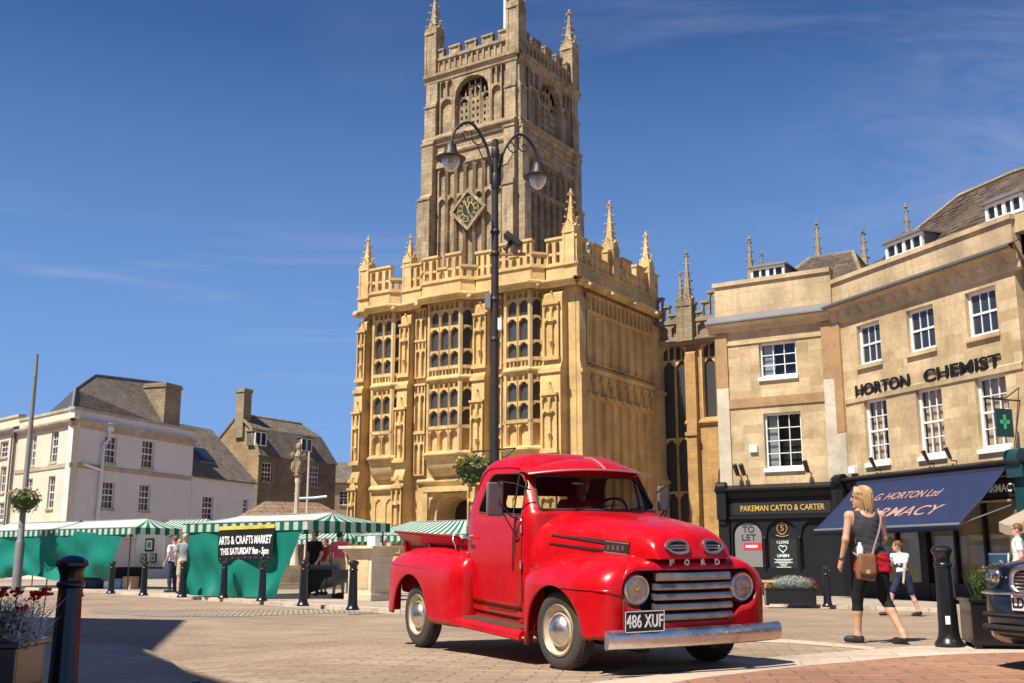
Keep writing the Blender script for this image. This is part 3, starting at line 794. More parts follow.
# hood side vents: two dark spears with a badge at the front end
for s in (-1, 1):
    m = MB()
    for z0, x0, x1 in ((1.208, -.44, .47), (1.135, -.44, .47)):
        rows = []
        for k in range(25):
            t = k / 24; x = x0 + (x1 - x0) * t; hgt = .006 + (.016 if z0 > 1.2 else .008) * t
            zc = z0 - .055 * t
            a_ = hood_pt(x, zc + hgt, s); b_ = hood_pt(x, zc - hgt, s)
            o = Vector((0, s * .012, .002)); rows.append([a_, a_ + o, b_ + o, b_])
        m.loft(rows, caps=True)
    hv_ = tb(m, 'hood_vent', MAT['vent_dark'], hood, smooth=None)
    m = MB(); rows = []
    for k in range(9):
        x = .20 + .27 * k / 8; zc = 1.132 - .013 * k / 8
        a_ = hood_pt(x, zc + .045, s); b_ = hood_pt(x, zc - .045, s); o = Vector((0, s * .016, 0)); rows.append([a_ - o * .3, a_ + o, b_ + o, b_ - o * .3])
    m.loft(rows, caps=True); tb(m, 'hood_badge', MAT['vent_dark'], hood, smooth=None)
    m = MB()
    for zz_ in (.043, -.043):
        m.tube([hood_pt(.20 + .27 * k / 8, 1.132 - .013 * k / 8 + zz_, s) + Vector((0, s * .012, 0)) for k in range(9)], .006, 5)
    for k in range(4):
        x = .25 + .055 * k; p = hood_pt(x, 1.125, s) + Vector((0, s * .014, 0))
        m.box(p.x - .012, p.x + .012, p.y - .006, p.y + .006, p.z - .02, p.z + .02)
    tb(m, 'badge_trim', MAT['grille_metal'], hood, smooth=None)
# nostrils on the nose
def nose_x(y, z):
    # where the nose surface sits at (y, z)
    xk = interp(z, [1.06, 1.11, 1.17, 1.225, 1.27], [.746, .741, .724, .69, .63])
    return xk + .035 * math.exp(-(y / .12) ** 2)
for s in (-1, 1):
    out_, inn_ = [], []
    for k in range(28):
        a_ = 2 * PI * k / 28
        cy, cz = .185, 1.152
        ca, sa = math.cos(a_), math.sin(a_)
        yy = cy + .115 * (abs(ca) ** .7) * (1 if ca > 0 else -1); zz_ = cz + .060 * (abs(sa) ** .8) * (1 if sa > 0 else -1)
        if yy < .085: yy = .085 + (yy - .085) * .3
        zz_ = cz + (zz_ - cz) * (1 - .45 * ss((yy - .2) / .12))
        out_.append((yy * s, zz_)); cyy = .18
        inn_.append(((cyy + (yy - cyy) * .80) * s, cz + (zz_ - cz) * .68))
    m = MB()
    R0 = [Vector((nose_x(y, z) - .005, y, z)) for y, z in out_]; R1 = [Vector((nose_x(y, z) + .020, y, z)) for y, z in out_]
    R2 = [Vector((nose_x(y, z) + .020, y, z)) for y, z in inn_]; R3 = [Vector((nose_x(y, z) - .0, y, z)) for y, z in inn_]
    m.loft([R0, R1, R2, R3], caps=False); nb = tb(m, 'nostril_trim', MAT['grille_metal'], hood, smooth=40)
    m = MB(); m.add([p + Vector((.006, 0, 0)) for p in R3], [tuple(range(28))]); 
    tb(m, 'nostril', MAT['vent_dark'], hood, smooth=None)
    m = MB(); 
    for zz_ in (1.138, 1.158): m.tube([(nose_x(y * s, zz_) + .012, y * s, zz_) for y in (.09, .15, .21, .26)], .006, 5)
    tb(m, 'nostril_bar', MAT['grille_metal'], hood)
# letters on the bar above the grille
for ch, y in zip('FORD', (-.235, -.08, .085, .235)):
    Mx = Matrix(((0, 0, 1, .733), (1, 0, 0, y), (0, 1, 0, 1.022), (0, 0, 0, 1)))
    text_obj('letter', ch, .062, MAT['chrome'], truck, .008, .004, M=Mx, width=.052)

# --- grille
m = MB(); m.prism([(-.70, .50), (.70, .50), (.70, .99), (-.70, .99)], 0, .53, .55)
tb(m, 'grille_recess', red, smooth=None)
m = MB(); m.box(.552, .56, -.41, .41, .53, .97); tb(m, 'radiator_dark', MAT['chassis'], smooth=None)
gp = MB()
for k in range(5):
    z = .915 - .079 * k; wd = .385 + (.02 if k else 0)
    mb = MB(); rows = []
    for j in range(13):
        y = -wd + 2 * wd * j / 12; x = .755 - .022 * (y / .4) ** 2
        hgt = .027 if k else .034
        rows.append([(x - .05, y, z - hgt * .6), (x - .005, y, z - hgt), (x, y, z - hgt * .3), (x - .012, y, z + hgt * .8), (x - .05, y, z + hgt)])
    mb.loft(rows, caps=True); tb(mb, 'grille_bar', MAT['grille_metal'], smooth=35)
    if k == 0:
        mb = MB(); mb.box(.66, .76, -.37, -.25, z - .03, z + .03); tb(mb, 'grille_emblem', MAT['grille_metal'], smooth=None, bevel=.01)
m = MB()
for y in (-.30, .30): m.box(.62, .66, y - .012, y + .012, .56, .95)
tb(m, 'grille_upright', MAT['chassis'], smooth=None)
# headlights
for s in (-1, 1):
    T = Matrix.Translation((.672, s * .545, .815)) @ Matrix.Scale(.88, 4) @ Matrix.Rotation(PI / 2, 4, 'Y')
    mb = MB(); mb.lathe([(.145, -.06), (.15, .0), (.142, .022), (.125, .034), (.112, .030), (.112, .015)], 36, T=T, caps=False); hl = tb(mb, 'headlight', MAT['chrome'], smooth=50)
    mb = MB(); mb.lathe([(.03, -.07), (.07, -.045), (.10, -.01), (.113, .018)], 32, T=T, caps=True); tb(mb, 'reflector', MAT['chrome'], hl, smooth=50)
    mb = MB(); mb.lathe([(.114, .018), (.105, .028), (.08, .042), (.045, .050), (.001, .053)], 32, T=T, caps=False); tb(mb, 'lens', MAT['headlight_lens'], hl, smooth=80)
    mb = MB(); mb.ball((.672 + .01, s * .545, .815), .024, 10, 8); tb(mb, 'bulb', MAT['bulb'], hl, smooth=80)
# bumper: full-width chrome blade
m = MB(); rows = []
for j in range(29):
    y = -.885 + 1.77 * j / 28; x = .835 - .06 * abs(y / .885) ** 2.6
    zc = .445
    rows.append([(x - .03, y, zc - .075), (x + .004, y, zc - .062), (x + .018, y, zc - .02), (x + .018, y, zc + .03), (x + .004, y, zc + .062), (x - .03, y, zc + .075), (x - .042, y, zc + .06), (x - .042, y, zc - .06)])
m.loft(rows, caps=True); bmp_ = tb(m, 'bumper', MAT['chrome'], smooth=42)
m = MB()
for s in (-1, 1): m.box(.3, .79, s * .42 - .03, s * .42 + .03, .39, .47)
tb(m, 'bumper_iron', MAT['chassis'], smooth=None)
# number plate
m = MB(); m.box(.857, .865, -.79, -.405, .505, .675); pl = tb(m, 'number_plate', MAT['ink'], smooth=None, bevel=.004)
m = MB(); yy0, yy1, z0_, z1_ = -.785, -.41, .51, .67
for q in ((yy0, yy1, z0_, z0_ + .006), (yy0, yy1, z1_ - .006, z1_), (yy0, yy0 + .006, z0_, z1_), (yy1 - .006, yy1, z0_, z1_)): m.box(.865, .868, q[0], q[1], q[2], q[3])
text_mb(m, '486 XUF', .135, Matrix(((0, 0, 1, .8675), (1, 0, 0, -.5975), (0, 1, 0, .588), (0, 0, 0, 1))), .002, .002, spacing=1.06, width=.345)
tb(m, 'plate_lettering', MAT['white_letter'], pl, smooth=None)

# --- cab: hollow shell with real openings
def rrect(xf, xb, hw, r, z, n=10, bow=.03):
    pts = []
    for (cx, cy, a0) in ((xf - r, hw - r, 0), (xb + r, hw - r, PI / 2), (xb + r, -(hw - r), PI), (xf - r, -(hw - r), 1.5 * PI)):
        for k in range(n):
            a_ = a0 + PI / 2 * k / (n - 1)
            x_, y_ = cx + r * math.cos(a_), cy + r * math.sin(a_)
            # bowed front
            if x_ > (xf + xb) / 2: x_ -= bow * (y_ / hw) ** 2
            pts.append(Vector((x_, y_, z)))
    # subdivide straights
    out_ = []
    for i, p in enumerate(pts):
        q = pts[(i + 1) % len(pts)]; out_.append(p)
        L = (q - p).length
        if L > .12:
            kk = int(L / .06)
            for j in range(1, kk):
                v_ = p.lerp(q, j / kk)
                if v_.x > xf - r * .99: v_.x = xf - bow * (v_.y / hw) ** 2
                out_.append(v_)
    return out_
lev = [(.46, -.62, -1.93, .735, .08), (.7, -.60, -1.945, .752, .08), (.95, -.58, -1.955, .762, .08), (1.15, -.57, -1.955, .764, .09), (1.30, -.565, -1.95, .758, .10), (1.385, -.57, -1.94, .750, .11),
       (1.42, -.60, -1.93, .742, .12), (1.55, -.70, -1.90, .715, .14), (1.68, -.795, -1.86, .685, .16), (1.765, -.86, -1.84, .668, .19), (1.83, -.92, -1.80, .638, .22), (1.88, -.98, -1.75, .59, .25), (1.92, -1.06, -1.68, .525, .24), (1.948, -1.15, -1.60, .43, .19), (1.962, -1.25, -1.50, .29, .10)]
def cab_solid(shr, zmin=None):
    zl = np.concatenate([np.linspace(.46, 1.385, 10), np.linspace(1.42, 1.765, 9), np.linspace(1.79, 1.88, 5), [1.9, 1.92, 1.935, 1.948, 1.957, 1.962]])
    rings = []; n0 = None
    for z in zl:
        q = [interp(z, [l[0] for l in lev], [l[i] for l in lev]) for i in range(1, 5)]
        pts = []
        NR = 112
        for k in range(NR):
            # superellipse-cornered ring sampled by angle: same count on every level
            a_ = 2 * PI * k / NR; ca, sa = math.cos(a_), math.sin(a_)
            hx = (q[0] - q[1]) / 2; hy = q[2]; r_ = min(q[3], hx * .99, hy * .99)
            # walk: project the direction onto a rounded rectangle
            tx = ca * 10; ty = sa * 10
            e_ = interp(z, [1.38, 1.75, 1.95], [10., 8., 4.])
            den = (abs(ca) ** e_ + abs(sa) ** e_) ** (1 / e_)
            x_, y_ = ca / den * hx, sa / den * hy
            xc = (q[0] + q[1]) / 2
            x2 = xc + x_
            if x_ > 0: x2 -= .05 * (y_ / hy) ** 2 * (x_ / hx)
            pts.append(Vector((x2 * 1 + (-shr if x_ > 0 else shr) * abs(x_ / hx), y_ * (1 - shr / hy), z - (shr if z > 1.9 else shr * ss((z - 1.5) / .4)))))
        rings.append(pts)
    if zmin: rings = [r for r in rings]
    mb = MB(); mb.loft(rings, caps=True); return mb
cab = tb(cab_solid(0), 'cab', red, smooth=None)
inn = cab_solid(.035).build('cut', MAT['interior_dark'])
for v_ in inn.data.vertices:
    if v_.co.z < .5: v_.co.z = .56
boolean(cab, inn)
def rounded_poly(pts, rad, n=5):
    out_ = []
    N_ = len(pts)
    for i in range(N_):
        p = Vector(pts[i]); a_ = Vector(pts[i - 1]); b_ = Vector(pts[(i + 1) % N_]); r_ = rad[i] if isinstance(rad, (list, tuple)) else rad
        d0 = (a_ - p).normalized(); d1 = (b_ - p).normalized(); s0 = p + d0 * r_; s1 = p + d1 * r_
        for k in range(n + 1):
            t = k / n; out_.append(((1 - t) ** 2 * s0 + 2 * t * (1 - t) * p + t * t * s1)[:])
    return out_
# side windows (x, z)
sw = rounded_poly([(-1.66, 1.375), (-.80, 1.375), (-.855, 1.66), (-.97, 1.755), (-1.53, 1.755)], [.07, .03, .06, .06, .12])
mb = MB(); mb.prism(sw, 1, -1.2, 1.2); c_ = mb.build('cut', red); boolean(cab, c_)
# windscreen (y, z) and rear window
ws = rounded_poly([(-.655, 1.425), (.655, 1.425), (.585, 1.735), (-.585, 1.735)], [.06, .06, .08, .08])
mb = MB(); mb.prism(ws, 0, -1.15, .2); c_ = mb.build('cut', red); boolean(cab, c_)
rw = rounded_poly([(-.45, 1.43), (.45, 1.43), (.43, 1.68), (-.43, 1.68)], .07)
mb = MB(); mb.prism(rw, 0, -2.4, -1.6); c_ = mb.build('cut', red); boolean(cab, c_)
resmooth(cab, 32)
# shut lines of the doors: dark gaps
# rooms of the cab seen from inside are dark: faces looking at the seat
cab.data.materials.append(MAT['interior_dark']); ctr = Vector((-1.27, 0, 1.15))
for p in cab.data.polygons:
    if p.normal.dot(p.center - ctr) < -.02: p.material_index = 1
def cab_y(z, x=None):
    hy = interp(z, [l[0] for l in lev], [l[3] for l in lev])
    if x is None: return hy
    q = [interp(z, [l[0] for l in lev], [l[i] for l in lev]) for i in (1, 2)]
    e_ = interp(z, [1.38, 1.75, 1.95], [10., 8., 4.]); t = min(.995, abs((x - (q[0] + q[1]) / 2) / ((q[0] - q[1]) / 2)))
    return hy * (1 - t ** e_) ** (1 / e_)
for s in (-1, 1):
    MY = 1.0 if s < 0 else .90
    m = MB()
    ln = [(-1.88, z) for z in np.linspace(.50, 1.36, 12)] + [(-1.80, 1.5), (-1.73, 1.66), (-1.62, 1.775)]
    m.tube([(x, s * (cab_y(z, x) - .001), z) for x, z in ln], .005, 5)
    ln = [(-1.88, .50), (-1.4, .495), (-.9, .50), (-.80, .56)] + [(-.775, z) for z in np.linspace(.65, 1.36, 10)] 
    m.tube([(x, s * (cab_y(z, x) - .001), z) for x, z in ln], .005, 5)
    dg = tb(m, 'door_gap', MAT['vent_dark'])
    # door skin: a panel a few mm proud
    m = MB(); P_ = []
    for z in np.linspace(.515, 1.345, 14): P_.append([(x, s * (cab_y(z, x) + .004 - .004 * abs((x + 1.33) / .55) ** 6), z) for x in np.linspace(-1.868, -.79, 12)])
    if s > 0: P_ = [r_[::-1] for r_ in P_]
    m.grid(P_); dr = tb(m, 'door', red, solid=.01, smooth=60)
    m = MB(); m.tube([(-1.76, s * .775, 1.14), (-1.745, s * .81, 1.14), (-1.72, s * .818, 1.138), (-1.64, s * .815, 1.128)], [.016, .014, .014, .010], 8); m.lathe([(.03, 0), (.03, .012), (.02, .02)], 12, T=Matrix.Translation((-1.76, s * .768, 1.14)) @ Matrix.Rotation(-s * PI / 2, 4, 'X')); tb(m, 'door_handle', MAT['chrome'], dr)
    m = MB(); m.lathe([(.014, 0), (.014, .014), (.006, .02)], 10, T=Matrix.Translation((-1.80, s * .768, .985)) @ Matrix.Rotation(-s * PI / 2, 4, 'X')); tb(m, 'door_lock', MAT['chrome'], dr)
    m = MB()
    for z in (.93, 1.25): m.tube([(-.765, s * .772, z - .035), (-.765, s * .772, z + .035)], .012, 7)
    tb(m, 'hinge', MAT['chrome'], dr)
    # drip rail and window rubber
    m = MB(); ln = catmull([(-1.75, 1.60), (-1.70, 1.73), (-1.60, 1.80), (-1.4, 1.815), (-1.12, 1.812), (-.98, 1.785), (-.88, 1.68)], 6)
    m.tube([(p.x, s * (cab_y(p.y, p.x) + .003), p.y) for p in ln], .008, 6); tb(m, 'drip_rail', red)
    m = MB(); pts = [(p[0], s * (cab_y(p[1], p[0]) - .006), p[1]) for p in sw]; m.tube(pts + [pts[0]], .010, 5); tb(m, 'window_rubber', MAT['rubber'])
    m = MB(); m.tube([(-.98, s * (cab_y(1.38) - .02), 1.38), (-1.01, s * (cab_y(1.75) - .02), 1.75)], .010, 6); tb(m, 'quarter_window_bar', MAT['chassis'])
    if s > 0:
        m = MB(); P_ = [[(p[0], s * (cab_y(p[1]) - .02), p[1])] for p in sw]; m.add([p[0] for p in P_], [tuple(range(len(P_)))]); tb(m, 'side_glass', MAT['car_glass'], smooth=None)
    # scuttle vent / mirror arm
    m = MB()
    bx = -.86; 
    m.tube([(-.80, s * .77, 1.33), (-.82, s * .84, 1.36), (-.84, s * .96, 1.48), (-.85, s * .99, 1.56)], .009, 6)
    m.tube([(-.80, s * .76, 1.15), (-.82, s * .80, 1.2), (-.84, s * .93, 1.40), (-.85, s * .97, 1.48)], .007, 6)
    m.tube([(-.70, s * .715, 1.60), (-.76, s * .85, 1.655), (-.82, s * .96, 1.67), (-.85, s * .99, 1.655)], .008, 6)
    ma = tb(m, 'mirror_arm', MAT['chassis'])
    mw = .085 if s < 0 else .06
    mb = MB(); mb.box(-.868, -.835, s * MY - mw, s * MY + mw, 1.36 if s < 0 else 1.42, 1.665); mi_ = tb(mb, 'wing_mirror', MAT['mirror_back'], smooth=40, bevel=.03, seg=3)
    mb = MB(); mb.box(-.872, -.8685, s * MY - mw + .015, s * MY + mw - .015, 1.375 if s < 0 else 1.435, 1.65); tb(mb, 'mirror_glass', MAT['chrome'], mi_, smooth=None)
    mi_.rotation_euler = (0, 0, 0)
# windscreen glass, rubber, wipers
def ws_x(y, z):
    q = interp(z, [l[0] for l in lev], [l[1] for l in lev]); hy = cab_y(z); return q - .05 * (y / hy) ** 2 - .015
P_ = [[(ws_x(y * interp(z, [1.425, 1.735], [.65, .585]), z), y * interp(z, [1.425, 1.735], [.65, .585]), z) for y in np.linspace(-1, 1, 15)] for z in np.linspace(1.43, 1.73, 5)]
m = MB(); m.grid(P_); tb(m, 'windscreen', MAT['car_glass'], smooth=60)
m = MB(); pts = [(ws_x(p[0], p[1]) + .013, p[0], p[1]) for p in ws]
pp_ = []
for i in range(len(pts)):
    a_, b_ = Vector(pts[i]), Vector(pts[(i + 1) % len(pts)])
    for k in range(4):
        v_ = a_.lerp(b_, k / 4); pp_.append((ws_x(v_.y, v_.z) + .013, v_.y, v_.z))
m.tube(pp_ + [pp_[0]], .012, 5); tb(m, 'windscreen_rubber', MAT['rubber'])
m = MB()
for y0, y1 in ((-.30, .22), (.32, .62)):
    m.tube([(ws_x(y0, 1.43) + .03, y0, 1.435), (ws_x(y1, 1.5) + .02, y1, 1.475)], .006, 5)
tb(m, 'wiper', MAT['chassis'])
m = MB(); m.tube([(ws_x(p[0], p[1]) - .2, p[0], p[1]) for p in ((0, 1.69), (0, 1.73))], .008, 5); m.ball((-1.02, 0, 1.675), (.01, .07, .022)); tb(m, 'rear_view_mirror', MAT['chrome'])
# sun visor across the top of the windscreen
vz = []
for j in range(25):
    y = -.695 + 1.39 * j / 24; yy = y / .7
    back = Vector((-.90 - .16 * yy ** 2, y * .95, 1.905 - .145 * yy ** 2)); front = Vector((-.545 - .235 * abs(yy) ** 2.2, y, 1.795 - .05 * abs(yy) ** 2.4))
    row = []
    for k in range(9):
        t = k / 8; p = back.lerp(front, t); p.z += .035 * math.sin(PI * t) * (1 - .4 * yy * yy); row.append(p)
    vz.append(row)
m = MB(); m.grid(vz); vis = tb(m, 'sun_visor', red, solid=.012, smooth=60)
m = MB(); m.tube([r_[-1] for r_ in vz], .010, 6); tb(m, 'visor_edge', MAT['visor_trim'], vis)
m = MB(); m.tube([p + Vector((0, 0, .006)) for p in vz[12]], .011, 6); tb(m, 'visor_rib', MAT['visor_trim'], vis)
# interior: bench seat, steering wheel, dashboard
m = MB(); m.box(-1.80, -1.30, -.68, .68, .62, .92); m.box(-1.90, -1.74, -.68, .68, .9, 1.32); tb(m, 'bench_seat', MAT['seat_brown'], smooth=40, bevel=.05)
m = MB(); m.box(-.86, -.70, -.68, .68, 1.18, 1.37); tb(m, 'dashboard', MAT['interior_dark'], smooth=40, bevel=.04)
T = Matrix.Translation((-1.02, .36, 1.36)) @ Matrix.Rotation(R(-58), 4, 'Y')
m = MB(); m.tube([(.21 * math.cos(2 * PI * k / 28), .21 * math.sin(2 * PI * k / 28), 0) for k in range(29)], .013, 7, T=T, caps=False)
for a_ in (0, 2.1, 4.2): m.tube([(0, 0, -.02), (.2 * math.cos(a_), .2 * math.sin(a_), 0)], .008, 5, T=T)
tb(m, 'steering_wheel', MAT['chassis'])
# cowl sides between fender and door, below hood
m = MB()
for s in (-1, 1): m.box(-.86, -.52, s * .69 - .03, s * .69 + .03, .42, .95)
tb(m, 'cowl_side', red, smooth=None)

# --- bed
m = MB()
for s in (-1, 1):
    prof = [(.685, .48), (.685, .98), (.70, 1.03), (.775, 1.115), (.81, 1.125), (.815, 1.145), (.79, 1.15), (.745, 1.135), (.665, 1.04), (.655, .98), (.655, .48)]
    pr = [(s * y, z) for y, z in prof]
    m.prism(pr if s > 0 else pr[::-1], 0, -3.52, -2.03)
m.box(-2.06, -2.03, -.68, .68, .48, 1.08); m.box(-3.52, -3.485, -.66, .66, .50, 1.06); m.box(-3.49, -2.05, -.66, .66, .56, .59)
bed = tb(m, 'bed', red, smooth=30)
m = MB()
for s in (-1, 1):
    for x in (-2.07, -2.8, -3.45): m.box(x - .03, x + .03, s * .70 - .02, s * .70 + .02, .5, 1.03)
    m.box(-3.52, -2.03, s * .70 - .016, s * .70 + .016, .72, .76)
tb(m, 'bed_stake', red, bed, smooth=None)
m = MB()
for s in (-1, 1): m.tube([(-2.06, s * .80, 1.15), (-2.04, s * .82, 1.10), (-2.02, s * .80, 1.05), (-2.05, s * .78, 1.02)], .008, 6)
tb(m, 'tailgate_chain_hook', MAT['chrome'], bed)
m = MB(); m.box(-2.06, -1.80, -.74, .74, .40, .50); m.box(-3.49, .55, -.40, -.32, .30, .42); m.box(-3.49, .55, .32, .40, .30, .42)
for x in (0, -2.83): m.tube([(x, -.7, .33 if x < 0 else .42), (x, .7, .33 if x < 0 else .42)], .045, 8)
m.box(-.6, .5, -.62, .62, .36, .9)
tb(m, 'chassis_frame', MAT['chassis'], smooth=None)
# inner wheel houses, so the arches read dark
# --- rear fenders
for s in (-1, 1):
    plan_ = catmull([(-1.725, .685), (-1.735, .78), (-1.79, .86), (-1.95, .905), (-2.3, .92), (-2.7, .922), (-3.05, .918), (-3.33, .90), (-3.50, .85), (-3.575, .77), (-3.585, .685)], 8)
    rows = []
    for p in plan_:
        zt = interp(p.x, [-3.60, -3.55, -3.4, -3.12, -2.75, -2.4, -2.1, -1.85, -1.72], [.68, .78, .90, .965, 1.0, 1.01, 1.0, .975, .94])
        zb = .28; x = p.x + 2.82
        if p.y > .80 and abs(x) < .435: zb = max(.285, .285 + math.sqrt(.435 ** 2 - x * x))
        zs = max(.74, zb + .004) if zt > .8 else zb + .4 * (zt - zb); col = []
        zs = min(zs, zt - .05)
        q = Vector((max(-3.46, min(-1.80, p.x)), .67, 0))
        for k in range(9): col.append((p.x, s * p.y, zb + (zs - zb) * k / 8))
        for k in range(1, 11):
            aa = PI / 2 * k / 10; t = 1 - math.cos(aa); v_ = p.lerp(q, t); col.append((v_.x, s * v_.y, zs + (zt - zs) * math.sin(aa)))
        rows.append(col)
    m = MB(); m.grid(rows if s > 0 else [r_[::-1] for r_ in rows])
    rf = tb(m, 'rear_fender', red, solid=.022, smooth=50, off=0)
    m = MB(); m.tube([(p.x, s * (p.y + .004), .80) for p in plan_ if p.x < -2.4], .006, 5); tb(m, 'fender_crease', red, rf)
    # running board with ribbed mat
    m = MB(); m.prism([(s * y, z) for y, z in ((.60, .33), (.60, .39), (.80, .385), (.875, .375), (.90, .35), (.90, .30), (.88, .29), (.87, .33))][::s], 0, -2.30, -.555)
    rb_ = tb(m, 'running_board', red, smooth=30)
    m = MB()
    for k in range(11):
        y = .64 + .019 * k; m.box(-2.2, -.62, s * y - .006, s * y + .006, .383, .396)
    m.box(-2.2, -.62, s * .74 - .11, s * .74 + .11, .375, .3885)
    tb(m, 'tread_mat', MAT['board_mat'], rb_, smooth=None)
    m = MB(); m.box(-1.95, -.6, s * .70 - .012, s * .70 + .012, .36, .5); tb(m, 'splash_apron', red, smooth=None)
    m = MB(); P_ = [[(-2.03 + .0, s * .72, .33), (-1.72, s * .78, .33)], [(-2.03, s * .72, .62), (-1.72, s * .72, .62)]]
# --- wheels
def wheel(name, x, y, z, s, steer=0):
    wl = bpy.data.objects.new(name, None); COL.objects.link(wl); wl.parent = truck; wl.location = (x, y, z); wl.rotation_euler = (0, 0, steer)
    T = Matrix.Rotation(-s * PI / 2, 4, 'X')   # lathe axis z -> outwards
    RO = .324
    m = MB(); m.lathe([(.205, -.07), (.26, -.079), (.298, -.079), (.315, -.066), (RO, -.046), (RO + .002, -.0), (RO, .046), (.315, .066), (.298, .079), (.26, .083), (.222, .078), (.205, .066)], 56, T=T, caps=False)
    ty = m.build('tyre', MAT['rubber'], wl, 45)
    m = MB()
    for k in range(56):
        a_ = 2 * PI * k / 56
        for yy, off in ((-.035, 0), (0, .5), (.035, 0)):
            a2 = a_ + off * 2 * PI / 56
            T2 = T @ Matrix.Rotation(a2, 4, 'Z') @ Matrix.Translation((RO + .001, 0, yy)); m.box(-.004, .006, -.013, .013, -.013, .013, T=T2)
    m.build('tread', MAT['rubber'], wl, None)
    m = MB(); m.lathe([(.208, .060), (.214, .082), (.206, .088), (.190, .078), (.180, .060), (.165, .05), (.15, .045)], 48, T=T, caps=False); m.lathe([(.15, .045), (.145, .055), (.10, .058)], 48, T=T, caps=False)
    m.build('rim', MAT['cream_rim'], wl, 45)
    m = MB(); m.lathe([(.207, .074), (.212, .086), (.204, .091), (.196, .084)], 48, T=T, caps=False); m.build('trim_ring', MAT['grille_metal'], wl, 45)
    m = MB(); m.lathe([(.132, .05), (.135, .062), (.125, .078), (.095, .104), (.055, .122), (.02, .129), (.001, .130)], 40, T=T, caps=False); m.build('hub_cap', MAT['chrome'], wl, 60)
    m = MB(); m.lathe([(.2, -.07), (.2, .04), (.001, .04)], 24, T=T, caps=False); m.build('brake_drum', MAT['chassis'], wl, None)
wheel('wheel', -.03, -.755, .437, -1, R(4)); wheel('wheel', -.03, .755, .427, 1, R(4)); wheel('wheel', -2.82, -.755, .298, -1); wheel('wheel', -2.82, .755, .288, 1)
# the fenders are dark inside
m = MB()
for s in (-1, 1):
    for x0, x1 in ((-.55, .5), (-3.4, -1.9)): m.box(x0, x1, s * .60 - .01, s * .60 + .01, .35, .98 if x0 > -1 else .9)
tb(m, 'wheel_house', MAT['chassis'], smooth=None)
# ------------------------------------------------------------------ church: porch, tower, aisle
CU = (-.839, .545); CV = (.545, .839)
def light(mb, gl, Pt, t0, t1, z0, z1, fr=.07, dep=.12, head=.5, through=False, frb=None, cusp=True):
    """one arched opening in a slab of stone: face ring, reveals, and a pane (or blind panel) at the back"""
    frb = fr if frb is None else frb
    a, b, zb = t0 + fr, t1 - fr, z0 + frb
    w = b - a; zs = z1 - fr * .8 - w * head
    I = [(a, zb), (b, zb), (b, zs)]; O = [(t0, z0), (t1, z0), (t1, zs)]
    K = 8
    for k in range(1, K):
        q = k / K; ang = PI * q
        x = (a + b) / 2 + w / 2 * math.cos(ang); y = zs + w * head * (math.sin(ang) ** .8 if head > .3 else math.sin(ang))
        if cusp and k in (2, 6): y -= w * .06; x += (-.05 if k == 2 else .05) * w
        I.append((x, y)); O.append((t1 + (t0 - t1) * (k - 1) / (K - 2), z1))
    I.append((a, zs)); O.append((t0, zs))
    n = len(I)
    vs = [Pt(t, 0, z) for t, z in O] + [Pt(t, 0, z) for t, z in I] + [Pt(t, -dep, z) for t, z in I]
    fs = [(i, (i + 1) % n, n + (i + 1) % n, n + i) for i in range(n)] + [(n + i, n + (i + 1) % n, 2 * n + (i + 1) % n, 2 * n + i) for i in range(n)]
    if through:
        vs += [Pt(t, -dep, z) for t, z in O]
        fs += [(2 * n + i, 2 * n + (i + 1) % n, 3 * n + (i + 1) % n, 3 * n + i) for i in range(n)]
        fs += [(3 * n + i, 3 * n + (i + 1) % n, (i + 1) % n, i) for i in range(n)]
    mb.add(vs, fs)
    if not through and gl is not None:
        gl.add([Pt(t, -dep + .002, z) for t, z in I], [tuple(range(n))])
def seg_pt(f, p, q):
    """Pt for a facet of facade f between (s, out) points p and q; t measured from p"""
    d = Vector((q[0] - p[0], q[1] - p[1])); L = d.length; d /= L
    nn = Vector((-d.y, d.x)); 
    if nn.y < 0 or (abs(nn.y) < 1e-6 and nn.x < 0): nn = -nn
    return (lambda t, o, z: f.pt(p[0] + d.x * t + nn.x * o, p[1] + d.y * t + nn.y * o, z)), L
def rib(mb, Pt, t, z0, z1, w=.08, o=.06):
    mb.add([Pt(t - w / 2, 0, z0), Pt(t + w / 2, 0, z0), Pt(t, o, z0), Pt(t - w / 2, 0, z1), Pt(t + w / 2, 0, z1), Pt(t, o, z1)], [(0, 2, 5, 3), (2, 1, 4, 5), (3, 5, 4), (0, 1, 2)])
def bar(mb, Pt, t0, t1, z0, z1, o0, o1):
    mb.add([Pt(t0, o0, z0), Pt(t1, o0, z0), Pt(t1, o1, z0), Pt(t0, o1, z0), Pt(t0, o0, z1), Pt(t1, o0, z1), Pt(t1, o1, z1), Pt(t0, o1, z1)],
           [(0, 1, 2, 3), (4, 7, 6, 5), (0, 4, 5, 1), (1, 5, 6, 2), (2, 6, 7, 3), (3, 7, 4, 0)])
def moulding(mb, f, path, z, prof):
    """run a profile [(out, dz)] along a path of (s, out)"""
    rings = []
    for s_, o_ in path: rings.append([f.pt(s_, o_ + a, z + b) for a, b in prof])
    mb.loft(rings, caps=False, closed=False)
COR = [(-.02, -.28), (.10, -.22), (.14, -.1), (.26, -.02), (.26, .06), (.05, .14), (-.05, .14)]
STR = [(-.02, -.20), (.08, -.16), (.16, -.06), (.16, .02), (.0, .16)]
